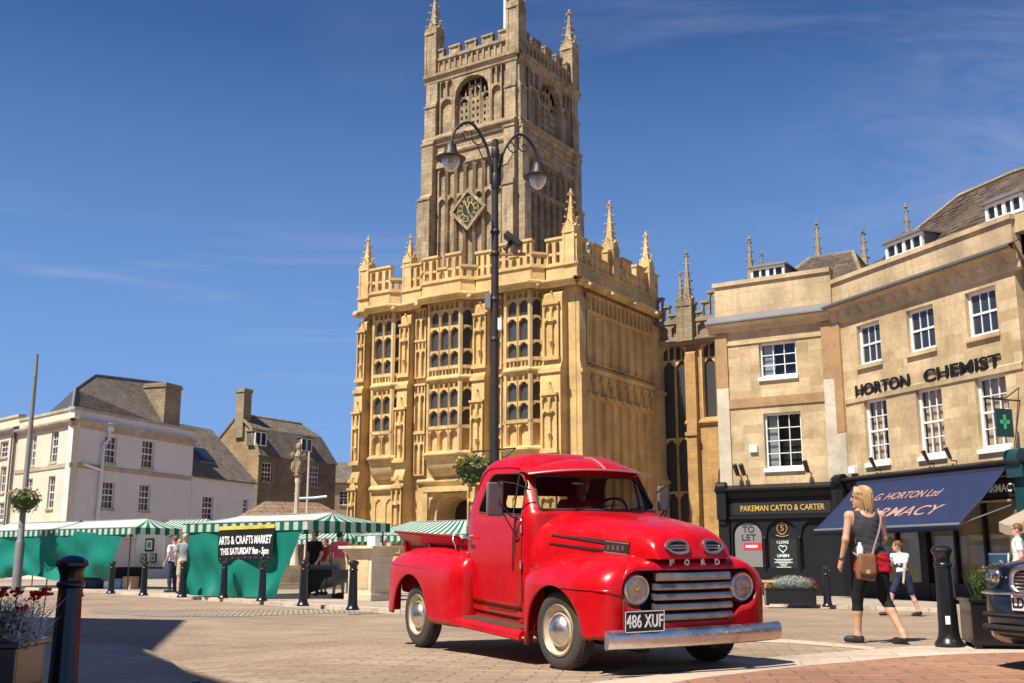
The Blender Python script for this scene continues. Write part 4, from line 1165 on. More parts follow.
def buttress(mb, f, s0, s1, levels):
    """levels: (z top, out) from the ground up, sloped weathering between"""
    prof = [(-.05, 0)]
    for i, (zt, o) in enumerate(levels):
        prof.append((o, 0 if i == 0 else levels[i - 1][0] + .45)); prof.append((o, zt))
    prof.append((-.05, levels[-1][0] + .35))
    n = len(prof)
    vs = [f.pt(s0, o, z) for o, z in prof] + [f.pt(s1, o, z) for o, z in prof]
    fs = [tuple(range(n)), tuple(range(n, 2 * n))[::-1]] + [(i, (i + 1) % n, n + (i + 1) % n, n + i) for i in range(n)]
    mb.add(vs, fs)
    for i, (zt, o) in enumerate(levels[:-1]):   # drip at each set-off
        Pt = lambda t, oo, z: f.pt(t, oo, z)
        bar(mb, Pt, s0 - .06, s1 + .06, zt - .16, zt + .02, o - .05, o + .09)
def pinnacle(c, w, z0, z1, z2, rz, mat, parent, croc=5, base_open=True):
    m = MB(Matrix.Translation((c[0], c[1], 0)) @ Matrix.Rotation(rz, 4, 'Z'))
    h = w / 2
    m.box(-h, h, -h, h, z0, z1)
    m.box(-h * 1.18, h * 1.18, -h * 1.18, h * 1.18, z1 - .12 * w, z1 + .05 * w)
    m.box(-h * 1.12, h * 1.12, -h * 1.12, h * 1.12, z0 - .05, z0 + .12 * w)
    for k in range(4):   # panelled faces: little gables with corner shafts
        T = Matrix.Rotation(k * PI / 2, 4, 'Z')
        zt = z1
        m.prism([(-h * .95, zt - .05 * w), (h * .95, zt - .05 * w), (0, zt + w * .95)], 1, -h * 1.12, -h * .75, T=T)
        m.box(-h * 1.1, -h * .72, -h * 1.1, -h * .72, z0, z1 + w * .25, T=T); m.lathe([(h * .22, 0), (.001, w * .55)], 5, c=(-h * .9, -h * .9, z1 + w * .25), T=T)
        m.ball((0, -h * .95, zt + w * 1.0), (w * .09,) * 3, 6, 4, T=T)
    m.lathe([(h * 1.12, z1), (h * .75, z1 + (z2 - z1) * .3), (h * .42, z1 + (z2 - z1) * .65), (h * .14, z2 - w * .25)], 4, T=Matrix.Rotation(PI / 4, 4, 'Z'))
    for k in range(4):   # crockets up the arrises
        for j in range(1, croc + 1):
            q = j / (croc + .6); z = z1 + (z2 - z1) * q; r = h * (1.12 * (1 - q) + .16) + w * .08
            a = k * PI / 2 + PI / 4
            m.ball((r * math.cos(a), r * math.sin(a), z), (w * .12 * (1.3 - .6 * q), w * .12 * (1.3 - .6 * q), w * .10), 6, 4)
    m.ball((0, 0, z2 - w * .22), (w * .2, w * .2, w * .12), 8, 5); m.ball((0, 0, z2 - w * .02), (w * .11, w * .11, w * .16), 8, 5)
    return m.build('pinnacle', mat, parent, 35)
def pierced(mb, f, path, z0, zlow, zhigh, mw=.95, cw=.6, th=.26, start=0):
    """openwork battlement along a path; panels with arched openings, copings on top"""
    for p, q in zip(path, path[1:]):
        Pt, L = seg_pt(f, p, q)
        if L < .12: continue
        if L < .95: spans = [(0, L, zlow)]
        else:
            k_ = max(1, round((L + .6) / 1.62)); u_ = L / (k_ + (k_ - 1) * .6); spans = []; t = 0
            for q_ in range(k_):
                spans.append((t, t + u_, zhigh)); t += u_
                if q_ < k_ - 1: spans.append((t, t + .6 * u_, zlow)); t += .6 * u_
        for a, b, zt in spans:
            cnt = max(1, round((b - a) / .42)); w = (b - a) / cnt
            for j in range(cnt):
                light(mb, None, Pt, a + w * j, a + w * (j + 1), z0, zt, .10, th, .5, True)
            if zt == zhigh: bar(mb, Pt, a, b, z0 + (zt - z0) * .40, z0 + (zt - z0) * .40 + .12, -th + .04, -.04)
            bar(mb, Pt, a - .05, b + .05, zt, zt + .12, -th - .06, .07)

gold, goldt = MAT['gold_stone'], MAT['gold_trim']
porch = empty('church_porch', (3.04, 50, 0), label='golden limestone church porch with three storeys of bay windows behind the red pickup', cat='church porch')
inv_p = Matrix.Translation((-3.04, -50, 0))
FP = Facade((3.04, 50), CU, True); SPf = Facade((3.04, 50), CV)
for f in (FP, SPf): f.M = inv_p @ f.M
W_, D_ = 13.2, 8.75
m = MB()
m.box(0, 5.55, -.6, 0, -1, 5.0, T=FP.M); m.box(9.1, W_, -.6, 0, -1, 5.0, T=FP.M); m.box(0, W_, -.6, 0, 5.0, 14.3, T=FP.M)
m.box(.6, D_, -.6, 0, -1, 14.3, T=SPf.M); m.box(.6, D_, -W_, -W_ + .6, -1, 14.3, T=SPf.M)
m.box(.3, W_ - .3, -D_, -.3, 14.2, 14.6, T=FP.M)
m.build('wall', gold, porch)
# great doorway: square frame, moulded arch, dark passage
m = MB(); g = MB(); Pt = lambda t, o, z: FP.pt(t, o, z)
light(m, None, Pt, 5.55, 9.1, -1, 5.0, .5, .35, .42, cusp=False, frb=0)
Pt2 = lambda t, o, z: FP.pt(t, o - .35, z)
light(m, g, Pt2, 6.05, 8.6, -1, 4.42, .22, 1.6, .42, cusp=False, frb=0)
bar(m, Pt, 5.75, 6.02, -1, 4.62, 0, .12); bar(m, Pt, 8.62, 8.9, -1, 4.62, 0, .12); bar(m, Pt, 5.75, 8.9, 4.45, 4.72, 0, .16)
moulding(m, FP, [(5.5, 0), (9.3, 0)], 5.0, STR)
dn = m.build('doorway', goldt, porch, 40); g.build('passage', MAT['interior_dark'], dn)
m = MB(); bar(m, lambda t, o, z: FP.pt(t, o - 1.9, z), 6.3, 7.3, -1, 3.2, 0, .06); m.build('door', MAT['wood'], porch)
def lights_row(mb, gl, Pt, t0, t1, n, z0, z1, **k):
    w = (t1 - t0) / n
    for i in range(n): light(mb, gl, Pt, t0 + w * i, t0 + w * (i + 1), z0, z1, **k)
def oriel(c, wf, cant, out, n):
    """canted bay of two tall windows one above the other, blind panels and a corbelled foot"""
    a, b, d, e = (c - wf - cant, 0), (c - wf, out), (c + wf, out), (c + wf + cant, 0)
    root_m = MB(); gl = MB()
    for p, q, cnt in ((a, b, 1), (b, d, n), (d, e, 1)):
        Pt, L = seg_pt(FP, p, q)
        # upper window
        for z0, z1, hd in ((10.62, 11.45, .5), (11.45, 12.66, .5), (12.66, 13.56, .5)): lights_row(root_m, gl, Pt, .06, L - .06, cnt, z0, z1, fr=.055, dep=.18, head=hd)
        lights_row(root_m, root_m, Pt, .06, L - .06, cnt * 2, 13.56, 13.95, fr=.045, dep=.16, head=.6)
        for z0, z1 in ((7.62, 8.50), (8.50, 9.52)): lights_row(root_m, gl, Pt, .06, L - .06, cnt, z0, z1, fr=.055, dep=.18, head=.5)
        lights_row(root_m, root_m, Pt, .06, L - .06, cnt * 2, 9.52, 9.86, fr=.045, dep=.16, head=.6)
        lights_row(root_m, root_m, Pt, .06, L - .06, cnt, 6.38, 7.52, fr=.065, dep=.22, head=.55)
        lights_row(root_m, root_m, Pt, .06, L - .06, cnt * 3, 10.18, 10.52, fr=.035, dep=.12, head=.5)
        for t in (0.03, L - .03): bar(root_m, Pt, t - .07, t + .07, 6.2, 14.0, -.1, .05)
        w = (L - .12) / cnt
        for i in range(1, cnt): rib(root_m, Pt, .06 + w * i, 6.3, 13.9, .07, .07)
        bar(root_m, Pt, 0, L, 9.86, 10.18, -.2, .0); bar(root_m, Pt, 0, L, 7.50, 7.64, -.2, .05); bar(root_m, Pt, 0, L, 10.50, 10.64, -.2, .03)
        bar(root_m, Pt, 0, L, 13.93, 14.1, -.3, 0)
    pth = [a, b, d, e]
    moulding(root_m, FP, pth, 10.05, STR); moulding(root_m, FP, pth, 6.24, COR)
    # corbel
    rings = []
    for z, k in ((6.0, 1.06), (5.8, .95), (5.55, .8), (5.35, .55), (5.22, .3), (5.2, .05)):
        kk = .55 + .45 * k
        rings.append([FP.pt(c + (s_ - c) * kk, o_ * k, z) for s_, o_ in pth])
    root_m.loft(rings, caps=False, closed=False)
    o = root_m.build('oriel_window', goldt, porch, 35); gl.build('leaded_pane', MAT['leaded_glass'], o)
oriel(7.3, 1.0, .5, .62, 3); oriel(2.95, .72, .48, .55, 2); oriel(11.4, .68, .46, .5, 2)
# blind panelling on the flat wall either side of the bays, niches, gablets
m = MB(); Pt = lambda t, o, z: FP.pt(t, o, z)
Po = lambda t, o, z: FP.pt(t, o + .07, z); Pd = lambda t, o, z: FP.pt(t, o + .19, z)
for s0, s1 in ((4.12, 4.72), (5.62, 5.83), (8.80, 9.50), (10.2, 10.38), (12.62, 12.75)):
    for z0, z1 in ((5.3, 7.4), (7.5, 9.9), (10.3, 12.2), (12.2, 13.9)):
        w2 = (s1 - s0) / 2
        if s1 - s0 > .3:
            for q in (0, 1): light(m, m, Pd, s0 + w2 * q, s0 + w2 * (q + 1), z0, z1 - .45, .06, .18, .6)
            for q in range(3): light(m, m, Pd, s0 + (s1 - s0) / 3 * q, s0 + (s1 - s0) / 3 * (q + 1), z1 - .45, z1, .045, .14, .6)
            bar(m, Pd, s0 - .03, s1 + .03, z1, z1 + .1, -.17, .05)
m.build('blind_panel', goldt, porch, 35)
for s0, s1 in ((.50, 1.60), (4.80, 5.55), (9.60, 10.25), (12.60, 13.15)):
    m = MB(); buttress(m, FP, s0, s1, [(1.6, .98), (5.2, .84), (9.9, .68), (13.6, .45)])
    cs = (s0 + s1) / 2
    for zz, o in ((3.4, .84), (7.4, .68), (11.8, .45)):   # tabernacle niches on the faces
        Pq = lambda t, oo, z, o=o: FP.pt(t, oo + o + .14, z)
        hw = min(.42, (s1 - s0) / 2)
        for q in (-1, 0): light(m, m, Pq, cs + hw * q, cs + hw * (q + 1), zz - 1.3, zz + .55, .07, .13, .7)
        light(m, m, Pq, cs - hw, cs, zz + .55, zz + 1.25, .06, .13, .8); light(m, m, Pq, cs, cs + hw, zz + .55, zz + 1.25, .06, .13, .8)
        bar(m, Pq, cs - hw - .05, cs + hw + .05, zz - 1.45, zz - 1.3, -.14, .10); bar(m, Pq, cs - hw - .03, cs + hw + .03, zz + 1.25, zz + 1.36, -.14, .07)
        m.prism([(cs - .24, zz + 1.3), (cs + .24, zz + 1.3), (cs, zz + 1.85)], 1, o - .05, o + .09, T=FP.M)
        m.ball(FP.pt(cs, o + .06, zz + 1.88), .06, 6, 4)
        m.lathe([(.03, -.3), (.10, -.05), (.12, 0), (.10, .06)], 6, T=FP.M @ Matrix.Translation((cs, o + .14, zz - .55)))
        m.lathe([(.13, 0), (.10, .12), (.03, .45), (.001, .5)], 6, T=FP.M @ Matrix.Translation((cs, o + .15, zz + .42)))
    m.build('buttress', gold, porch, 35)
# tall paired niche windows low in the left bay
m = MB(); g = MB()
light(m, g, Po, 10.75, 11.45, .4, 4.3, .12, .15, .8); light(m, g, Po, 11.45, 12.15, .4, 4.3, .12, .15, .8)
moulding(m, FP, [(10.5, .05), (12.4, .05)], 4.75, STR)
light(m, g, Po, .9 + 1.2, 2.9, .4, 4.3, .12, .15, .8); light(m, g, Po, 2.9, 3.7, .4, 4.3, .12, .15, .8)
o = m.build('niche_window', goldt, porch, 35); g.build('leaded_pane', MAT['leaded_glass'], o)
# cornice and openwork battlements stepping out over the bays
pth = [(-.25, .4), (1.45, .4), (1.95, .95), (3.95, .95), (4.5, .4), (5.55, .45), (6.1, 1.0), (8.5, 1.0), (9.05, .45), (10.35, .4), (10.8, .85), (12.2, .85), (12.65, .4), (13.4, .4)]
m = MB()
moulding(m, FP, pth, 14.2, COR + [(-.6, .14)])
for p, q in zip(pth, pth[1:]):
    Pt_, L = seg_pt(FP, p, q); bar(m, Pt_, 0, L, 14.3, 14.98, -.4, -.08); bar(m, Pt_, 0, L, 14.96, 15.06, -.45, .0)
moulding(m, SPf, [(-.4, .3), (D_, .3)], 14.2, COR + [(-.6, .14)])
Ps, L = seg_pt(SPf, (-.3, .3), (D_, .3)); bar(m, Ps, 0, L, 14.3, 14.98, -.4, -.08); bar(m, Ps, 0, L, 14.96, 15.06, -.45, .0)
m.build('cornice', goldt, porch, 35)
m = MB()
pierced(m, FP, [(s_, o_ - .1) for s_, o_ in pth], 15.05, 15.62, 16.3)
pierced(m, SPf, [(-.25, .2), (D_, .2)], 15.05, 15.62, 16.3)
m.build('battlement', goldt, porch, 35)
azr = math.atan2(CU[1], CU[0])
for (f, s_, o_, zt, ww) in ((FP, .15, .1, 18.75, .58), (SPf, 3.65, 0, 19.2, .6), (SPf, 7.6, .1, 18.55, .56), (FP, 12.95, .1, 18.5, .6), (FP, 10.0, .1, 18.1, .52)):
    p = f.pt(s_, o_, 0); pinnacle(p, ww, 15.0, 16.6, zt, azr, goldt, porch)
# east side wall: tall blind panels, arcaded band, string course
m = MB(); Ps = lambda t, o, z: SPf.pt(t, o + .17, z)
for k in range(8):
    a, b = .75 + .9 * k, .75 + .9 * (k + 1)
    light(m, m, Ps, a, b, 10.35, 12.9, .06, .16, .2); light(m, m, Ps, a, (a + b) / 2, 12.9, 13.8, .06, .14, .8); light(m, m, Ps, (a + b) / 2, b, 12.9, 13.8, .06, .14, .8); light(m, m, Ps, a, b, 8.75, 9.85, .12, .16, .8); light(m, m, Ps, a, b, .5, 8.75, .06, .16, .2); m.lathe([(.14, -.2), (.1, .0), (.02, .12)], 6, c=Ps(a + .45, .05, 9.75)); m.lathe([(.02, -.2), (.1, .0), (.02, .12)], 6, c=Ps(a, .08, 8.9))
moulding(m, SPf, [(.5, .02), (8.0, .02)], 10.05, [(-.02, -.25), (.10, -.2), (.22, -.05), (.24, .05), (.0, .34)])
m.build('side_panelling', gold, porch, 35)
m = MB(); buttress(m, SPf, 7.95, 8.75, [(1.6, .62), (5.2, .52), (9.9, .42), (13.4, .3)]); m.build('buttress', gold, porch, 35)
m = MB(); buttress(m, SPf, 0, .62, [(1.6, .42), (5.2, .34), (9.9, .26), (13.4, .18)]); m.build('buttress', gold, porch, 35)
for s_ in (.3, 2.6, 5.0, 7.6):
    m = MB(); m.ball(SPf.pt(s_, .42, 14.05), .2, 8, 6); m.ball(SPf.pt(s_, .62, 13.98), .12, 6, 5); m.build('gargoyle', goldt, porch, 60)
for s_ in (1.7, 4.3, 5.7, 9.0, 10.6, 13.2):
    m = MB(); m.ball(FP.pt(s_, .72, 14.05), .16, 8, 6); m.build('gargoyle', goldt, porch, 60)

# ---- tower
ts = MAT['tower_stone']
tower = empty('church_tower', (.42, 84.4, 0), label='tall square stone church tower with diamond clock face and pinnacles', cat='church tower')
inv_t = Matrix.Translation((-.42, -84.4, 0))
FT = Facade((.42, 84.4), CU, True); ST = Facade((.42, 84.4), CV)
for f in (FT, ST): f.M = inv_t @ f.M
TW, TD = 9.2, 9.7
m = MB(); 
m.box(0, 2.5, -.8, 0, -1, 43, T=FT.M); m.box(6.4, TW, -.8, 0, -1, 43, T=FT.M); m.box(2.5, 6.4, -.8, 0, -1, 37.2, T=FT.M); m.box(2.5, 6.4, -.8, 0, 42.2, 43, T=FT.M)
m.box(.8, 3.1, -.8, 0, -1, 43, T=ST.M); m.box(6.9, TD, -.8, 0, -1, 43, T=ST.M); m.box(3.1, 6.9, -.8, 0, -1, 37.2, T=ST.M); m.box(3.1, 6.9, -.8, 0, 42.2, 43, T=ST.M)
m.box(0, TW, -TD, -TD + .8, -1, 43, T=FT.M); m.box(0, TD, -TW, -TW + .8, -1, 43, T=ST.M)
m.box(.5, TW - .5, -TD + .4, -.4, 42.3, 42.6, T=FT.M)
m.build('wall', ts, tower)
def belfry(f, c):
    m = MB(); g = MB(); Pt = lambda t, o, z: f.pt(t, o, z)
    light(m, None, lambda t, o, z: f.pt(t, o + .30, z), c - 1.95, c + 1.95, 37.2, 42.3, .16, .60, .55, cusp=False)
    P2 = lambda t, o, z: f.pt(t, o - .25, z)
    for k in range(3):
        a = c - 1.8 + 1.2 * k; top = 40.6 if k != 1 else 41.5
        light(m, g, P2, a, a + 1.2, 37.3, top, .13, .2, .6)
        # pierced stone louvre slabs: rows of star-shaped holes left dark
        for z in np.arange(37.6, top - .9, .62): bar(m, P2, a + .13, a + 1.07, z, z + .33, -.17, -.06); bar(m, P2, a + .47, a + .73, z + .32, z + .63, -.17, -.06); bar(m, P2, a + .13, a + .26, z + .32, z + .63, -.17, -.06); bar(m, P2, a + .94, a + 1.07, z + .32, z + .63, -.17, -.06)
    for t, zt in ((c - .6, 41.9), (c + .6, 41.9)): rib(m, P2, t, 37.2, zt, .16, .12)
    for k in range(7):   # tracery bars in the head
        t = c - 1.5 + .5 * k; hgt = 42.0 - .35 * abs(k - 3)
        bar(m, P2, t - .06, t + .06, 40.4, hgt - .1, -.12, .0)
    P3 = lambda t, o, z: f.pt(t, o - .32, z); bar(g, P3, c - 1.9, c + 1.9, 37.2, 42.1, -.3, -.25)
    o = m.build('belfry_window', ts, tower, 35); g.build('louvre_opening', MAT['interior_dark'], o)
    m = MB(); Po = lambda t, o, z: f.pt(t, o + .30, z)
    return Po
def tower_face(f, W, c):
    Po = belfry(f, c)
    m = MB()
    for a, b in ((1.35, c - 1.98), (c + 1.98, W - 1.35)):
        light(m, m, Po, a, b, 37.3, 40.7, .10, .30, .6, cusp=False); light(m, m, Po, a, (a + b) / 2, 40.7, 42.4, .08, .30, .5); light(m, m, Po, (a + b) / 2, b, 40.7, 42.4, .08, .30, .5)
    n = 7; w = (W - 2.5) / n
    for k in range(n):
        a = 1.25 + w * k
        light(m, m, Po, a, a + w, 31.6, 34.3, .13, .36, .5); light(m, m, Po, a, a + w, 24, 31.6, .13, .36, .6)
        rib(m, Po, a, 24, 34.3, .24, .22)
    m.build('blind_panel', ts, tower, 35)
    m = MB()
    bar(m, Po, 1.0, W - 1.0, 34.3, 34.75, -.3, .14); bar(m, Po, 1.0, W - 1.0, 34.75, 37.2, -.3, -.02)
    moulding(m, f, [(-.2, .32), (W + .2, .32)], 36.95, [(-.1, -.6), (.15, -.5), (.2, -.2), (.42, -.05), (.42, .08), (.0, .5)])
    moulding(m, f, [(-.2, .28), (W + .2, .28)], 35.6, [(-.1, -.2), (.15, -.15), (.2, .0), (.0, .25)])
    moulding(m, f, [(-.3, .3), (W + .3, .3)], 43.0, [(-.2, -.7), (.08, -.6), (.12, -.3), (.32, -.1), (.34, .12), (-.1, .25)])
    m.build('string_course', ts, tower, 35)
    m = MB()
    Pq, L = seg_pt(f, (.4, .12), (W - .4, .12))
    nn = 14
    for k in range(nn):
        w = L / nn; light(m, m, Pq, w * k, w * (k + 1), 43.2, 44.5, .09, .14, .5)
    bar(m, Pq, 0, L, 44.5, 44.75, -.4, .1); bar(m, Pq, 0, L, 43.1, 44.5, -.4, -.15)
    for k in range(5):
        a = .3 + (L - 1.45) * k / 4.; b = a + 1.1
        bar(m, Pq, a, b, 44.75, 45.45, -.36, -.08); bar(m, Pq, a, a + .14, 44.75, 45.5, -.4, .0); bar(m, Pq, b - .14, b, 44.75, 45.5, -.4, .0)
        bar(m, Pq, a - .05, b + .05, 45.45, 45.62, -.42, .06)
    m.build('battlement', ts, tower, 35)
tower_face(FT, TW, 4.45); tower_face(ST, TD, 5.0)
# angle buttresses
def angle(f, s0, s1, lv):
    m = MB(); buttress(m, f, s0, s1, lv); m.build('buttress', ts, tower, 30)
angle(FT, -.1, .95, [(24, 1.0), (31.5, .8), (36.6, .6), (40.2, .42), (42.4, .3)]); angle(ST, -.1, .9, [(24, 1.0), (31.5, .8), (36.6, .6), (40.2, .42), (42.4, .3)])
angle(FT, TW - 1.1, TW + .1, [(24, 1.6), (31.5, 1.25), (36.6, .9), (40.2, .55), (42.4, .35)]); angle(ST, TD - 1.0, TD + .1, [(24, 1.0), (31.5, .8), (36.6, .6), (40.2, .42), (42.4, .3)])
fL = Facade(FT.pt(TW, 0, 0), CV, True); angle(fL, -.1, 1.1, [(24, 1.5), (31.5, 1.15), (36.6, .65), (40.2, .4)])
fB = Facade(ST.pt(TD, 0, 0), CU); angle(fB, -.1, 1.0, [(24, .8), (31.5, .6), (36.6, .4), (40.2, .25)])
for f, s_, o_ in ((FT, .15, -.1), (FT, TW - .3, -.2), (ST, TD - .4, -.2), (ST, TD - .4, -TW + .4)):
    pinnacle(f.pt(s_, o_, 0), 1.15, 42.9, 47.3, 51.3, azr, ts, tower, 5)
# clock: diamond dial with gilt ring, numerals as bars, hands
T = FT.M @ Matrix.Translation((4.5, .42, 29.95)) 
m = MB(); q = 1.85
m.add([T @ Vector(p) for p in ((-q, 0, 0), (0, 0, q), (q, 0, 0), (0, 0, -q), (-q, .3, 0), (0, .3, q), (q, .3, 0), (0, .3, -q), (-q * .82, .3, 0), (0, .3, q * .82), (q * .82, .3, 0), (0, .3, -q * .82), (-q * .82, .16, 0), (0, .16, q * .82), (q * .82, .16, 0), (0, .16, -q * .82))],
      [(0, 1, 5, 4), (1, 2, 6, 5), (2, 3, 7, 6), (3, 0, 4, 7), (4, 5, 9, 8), (5, 6, 10, 9), (6, 7, 11, 10), (7, 4, 8, 11), (8, 9, 13, 12), (9, 10, 14, 13), (10, 11, 15, 14), (11, 8, 12, 15)])
ck = m.build('clock', MAT['tower_stone'], tower)
m = MB(); m.add([T @ Vector(p) for p in ((-q * .82, .165, 0), (0, .165, q * .82), (q * .82, .165, 0), (0, .165, -q * .82))], [(0, 1, 2, 3)]); m.build('dial', MAT['dark_iron'], ck)
m = MB()
for k in range(12):
    a = 2 * PI * k / 12; T2 = T @ Matrix.Translation((0, .19, 0)) @ Matrix.Rotation(a, 4, 'Y')
    m.box(-.09, -.03, -.01, .02, .66, .98, T=T2); m.box(.03, .09, -.01, .02, .66, .98, T=T2)
for r_ in (1.06, .60):
    m.tube([T @ Vector((r_ * math.cos(2 * PI * k / 40), .18, r_ * math.sin(2 * PI * k / 40))) for k in range(41)], .035, 5, caps=False)
for a, l, w_ in ((R(-18), .55, .07), (R(22), .95, .05), (R(202), .5, .05)):
    m.box(-w_, w_, .0, .03, 0, l, T=T @ Matrix.Translation((0, .22, 0)) @ Matrix.Rotation(a, 4, 'Y'))
m.build('clock_hands', MAT['dull_gilt'], ck)
fp = FT.pt(4.5, -5.0, 0); m = MB(); m.tube([(fp.x, fp.y, 42.5), (fp.x, fp.y, 58)], [.19, .13], 10); m.build('flagpole', MAT['white_paint'], tower, 40)

# ---- south aisle beyond the porch, with openwork parapet and the row of pinnacles seen above the shops
ais = MAT['aisle_stone']; carved = MAT['old_carved_stone']
aisle = empty('church_aisle', (7.7, 57.3, 0), label='church aisle wall with tall traceried windows between porch and shops', cat='church')
FA = Facade((7.7, 57.3), (.839, -.545)); FA.M = Matrix.Translation((-7.7, -57.3, 0)) @ FA.M
m = MB(); m.box(-.6, .3, -.7, 0, -1, 12.5, T=FA.M); m.box(1.8, 2.65, -.7, 0, -1, 12.5, T=FA.M); m.box(4.1, 16, -.7, 0, -1, 12.5, T=FA.M)
m.box(.3, 1.8, -.7, 0, -1, 1.2, T=FA.M); m.box(2.65, 4.1, -.7, 0, -1, 8.2, T=FA.M)
m.build('wall', ais, aisle)
def aisle_window(a, b, z0, z1, nl, bands):
    m = MB(); g = MB(); Pt = lambda t, o, z: FA.pt(t, o, z); P2 = lambda t, o, z: FA.pt(t, o - .3, z)
    light(m, None, Pt, a, b, z0, z1, .06, .32, .45, cusp=False, frb=.2)
    w = (b - a) / nl
    zz_ = [z0 + .1] + bands + [z1 - .9]
    for za, zb in zip(zz_, zz_[1:]):
        for k in range(nl): light(m, g, P2, a + w * k, a + w * (k + 1), za, zb, .05, .1, .7)
    for k in range(nl * 2): light(m, g, P2, a + w / 2 * k, a + w / 2 * (k + 1), z1 - .9, z1 - .1, .04, .1, .6)
    for k in range(1, nl): rib(m, P2, a + w * k, z0, z1 - .2, .12, .14)
    bar(g, lambda t, o, z: FA.pt(t, o - .5, z), a - .1, b + .1, z0, z1, -.1, 0)
    o = m.build('aisle_window', MAT['gold_trim'], aisle, 35); g.build('leaded_pane', MAT['leaded_glass'], o)
aisle_window(.3, 1.8, 1.2, 12.5, 2, [4.6, 7.4]); aisle_window(2.65, 4.1, 8.2, 12.5, 2, [])
m = MB(); Pt = lambda t, o, z: FA.pt(t, o, z); moulding(m, FA, [(1.7, 0), (4.6, 0)], 8.15, STR)
P3 = lambda t, o, z: FA.pt(t, o + .12, z); g = MB(); light(m, g, P3, 3.1, 5.4, -1, 6.5, .3, .3, .75, cusp=False, frb=0)
o = m.build('side_doorway', ais, aisle, 35); g.build('door', MAT['rubble_dark'], o)
m = MB(); buttress(m, FA, 1.9, 2.45, [(3.0, .5), (7.6, .4), (11.8, .3)]); m.build('buttress', ais, aisle, 30)
m = MB(); buttress(m, FA, 8.8, 9.4, [(3.0, 1.1), (7.6, .8), (11.8, .5)]); m.build('buttress', ais, aisle, 30)
m = MB(); Pq, L = seg_pt(FA, (-.5, .15), (16, .15))
moulding(m, FA, [(-.5, .1), (16, .1)], 12.55, COR + [(-.5, .14)])
k = 0; t = 0
for k in range(22):
    a, b = .75 * k, .75 * (k + 1); light(m, None, Pq, a, b, 12.7, 13.5, .10, .25, .4, True)
bar(m, Pq, 0, L, 13.5, 13.66, -.3, .06); bar(m, Pq, 0, L, 12.6, 13.5, -.3, -.2)
st = [0, .45, .9, .45]
for k in range(44):
    a = .375 * k; zt = 13.95 + st[k % 4] * 1.1
    light(m, None, Pq, a, a + .375, 13.66, zt, .085, .2, .5, True); bar(m, Pq, a - .05, a + .42, zt, zt + .13, -.26, .06)
m.build('parapet', carved, aisle, 35)
for s_, zt, ww in ((2.15, 17.4, .55), (1.75, 16.3, .4), (5.7, 17.6, .55), (6.3, 16.7, .42), (9.25, 17.8, .55), (11.5, 17.0, .5), (13.6, 17.9, .55)):
    pinnacle(FA.pt(s_, .25, 0), ww, 12.5, 14.4, zt, azr, carved, aisle, 6)
# ------------------------------------------------------------------ shops on the right
def wall_holes(mb, f, s0, s1, z0, z1, holes, dep=.16, th=.4):
    """outer wall face with rectangular openings and their reveals"""
    S = sorted(set([s0, s1] + [h[0] for h in holes] + [h[1] for h in holes])); Z = sorted(set([z0, z1] + [h[2] for h in holes] + [h[3] for h in holes]))
    S = [s for s in S if s0 <= s <= s1]; Z = [z for z in Z if z0 <= z <= z1]
    for a, b in zip(S, S[1:]):
        for c, d in zip(Z, Z[1:]):
            ms, mz = (a + b) / 2, (c + d) / 2
            if any(h[0] < ms < h[1] and h[2] < mz < h[3] for h in holes): continue
            mb.add([f.pt(a, 0, c), f.pt(b, 0, c), f.pt(b, 0, d), f.pt(a, 0, d)], [(0, 1, 2, 3)])
    for a, b, c, d in holes:
        P_ = [(a, c), (b, c), (b, d), (a, d)]
        for i in range(4):
            p, q = P_[i], P_[(i + 1) % 4]
            mb.add([f.pt(p[0], 0, p[1]), f.pt(q[0], 0, q[1]), f.pt(q[0], -dep, q[1]), f.pt(p[0], -dep, p[1])], [(0, 3, 2, 1)])
    # sides, top and back
    mb.add([f.pt(s0, 0, z0), f.pt(s1, 0, z0), f.pt(s1, -th, z0), f.pt(s0, -th, z0), f.pt(s0, 0, z1), f.pt(s1, 0, z1), f.pt(s1, -th, z1), f.pt(s0, -th, z1)], [(4, 5, 6, 7), (1, 2, 6, 5), (0, 4, 7, 3)])
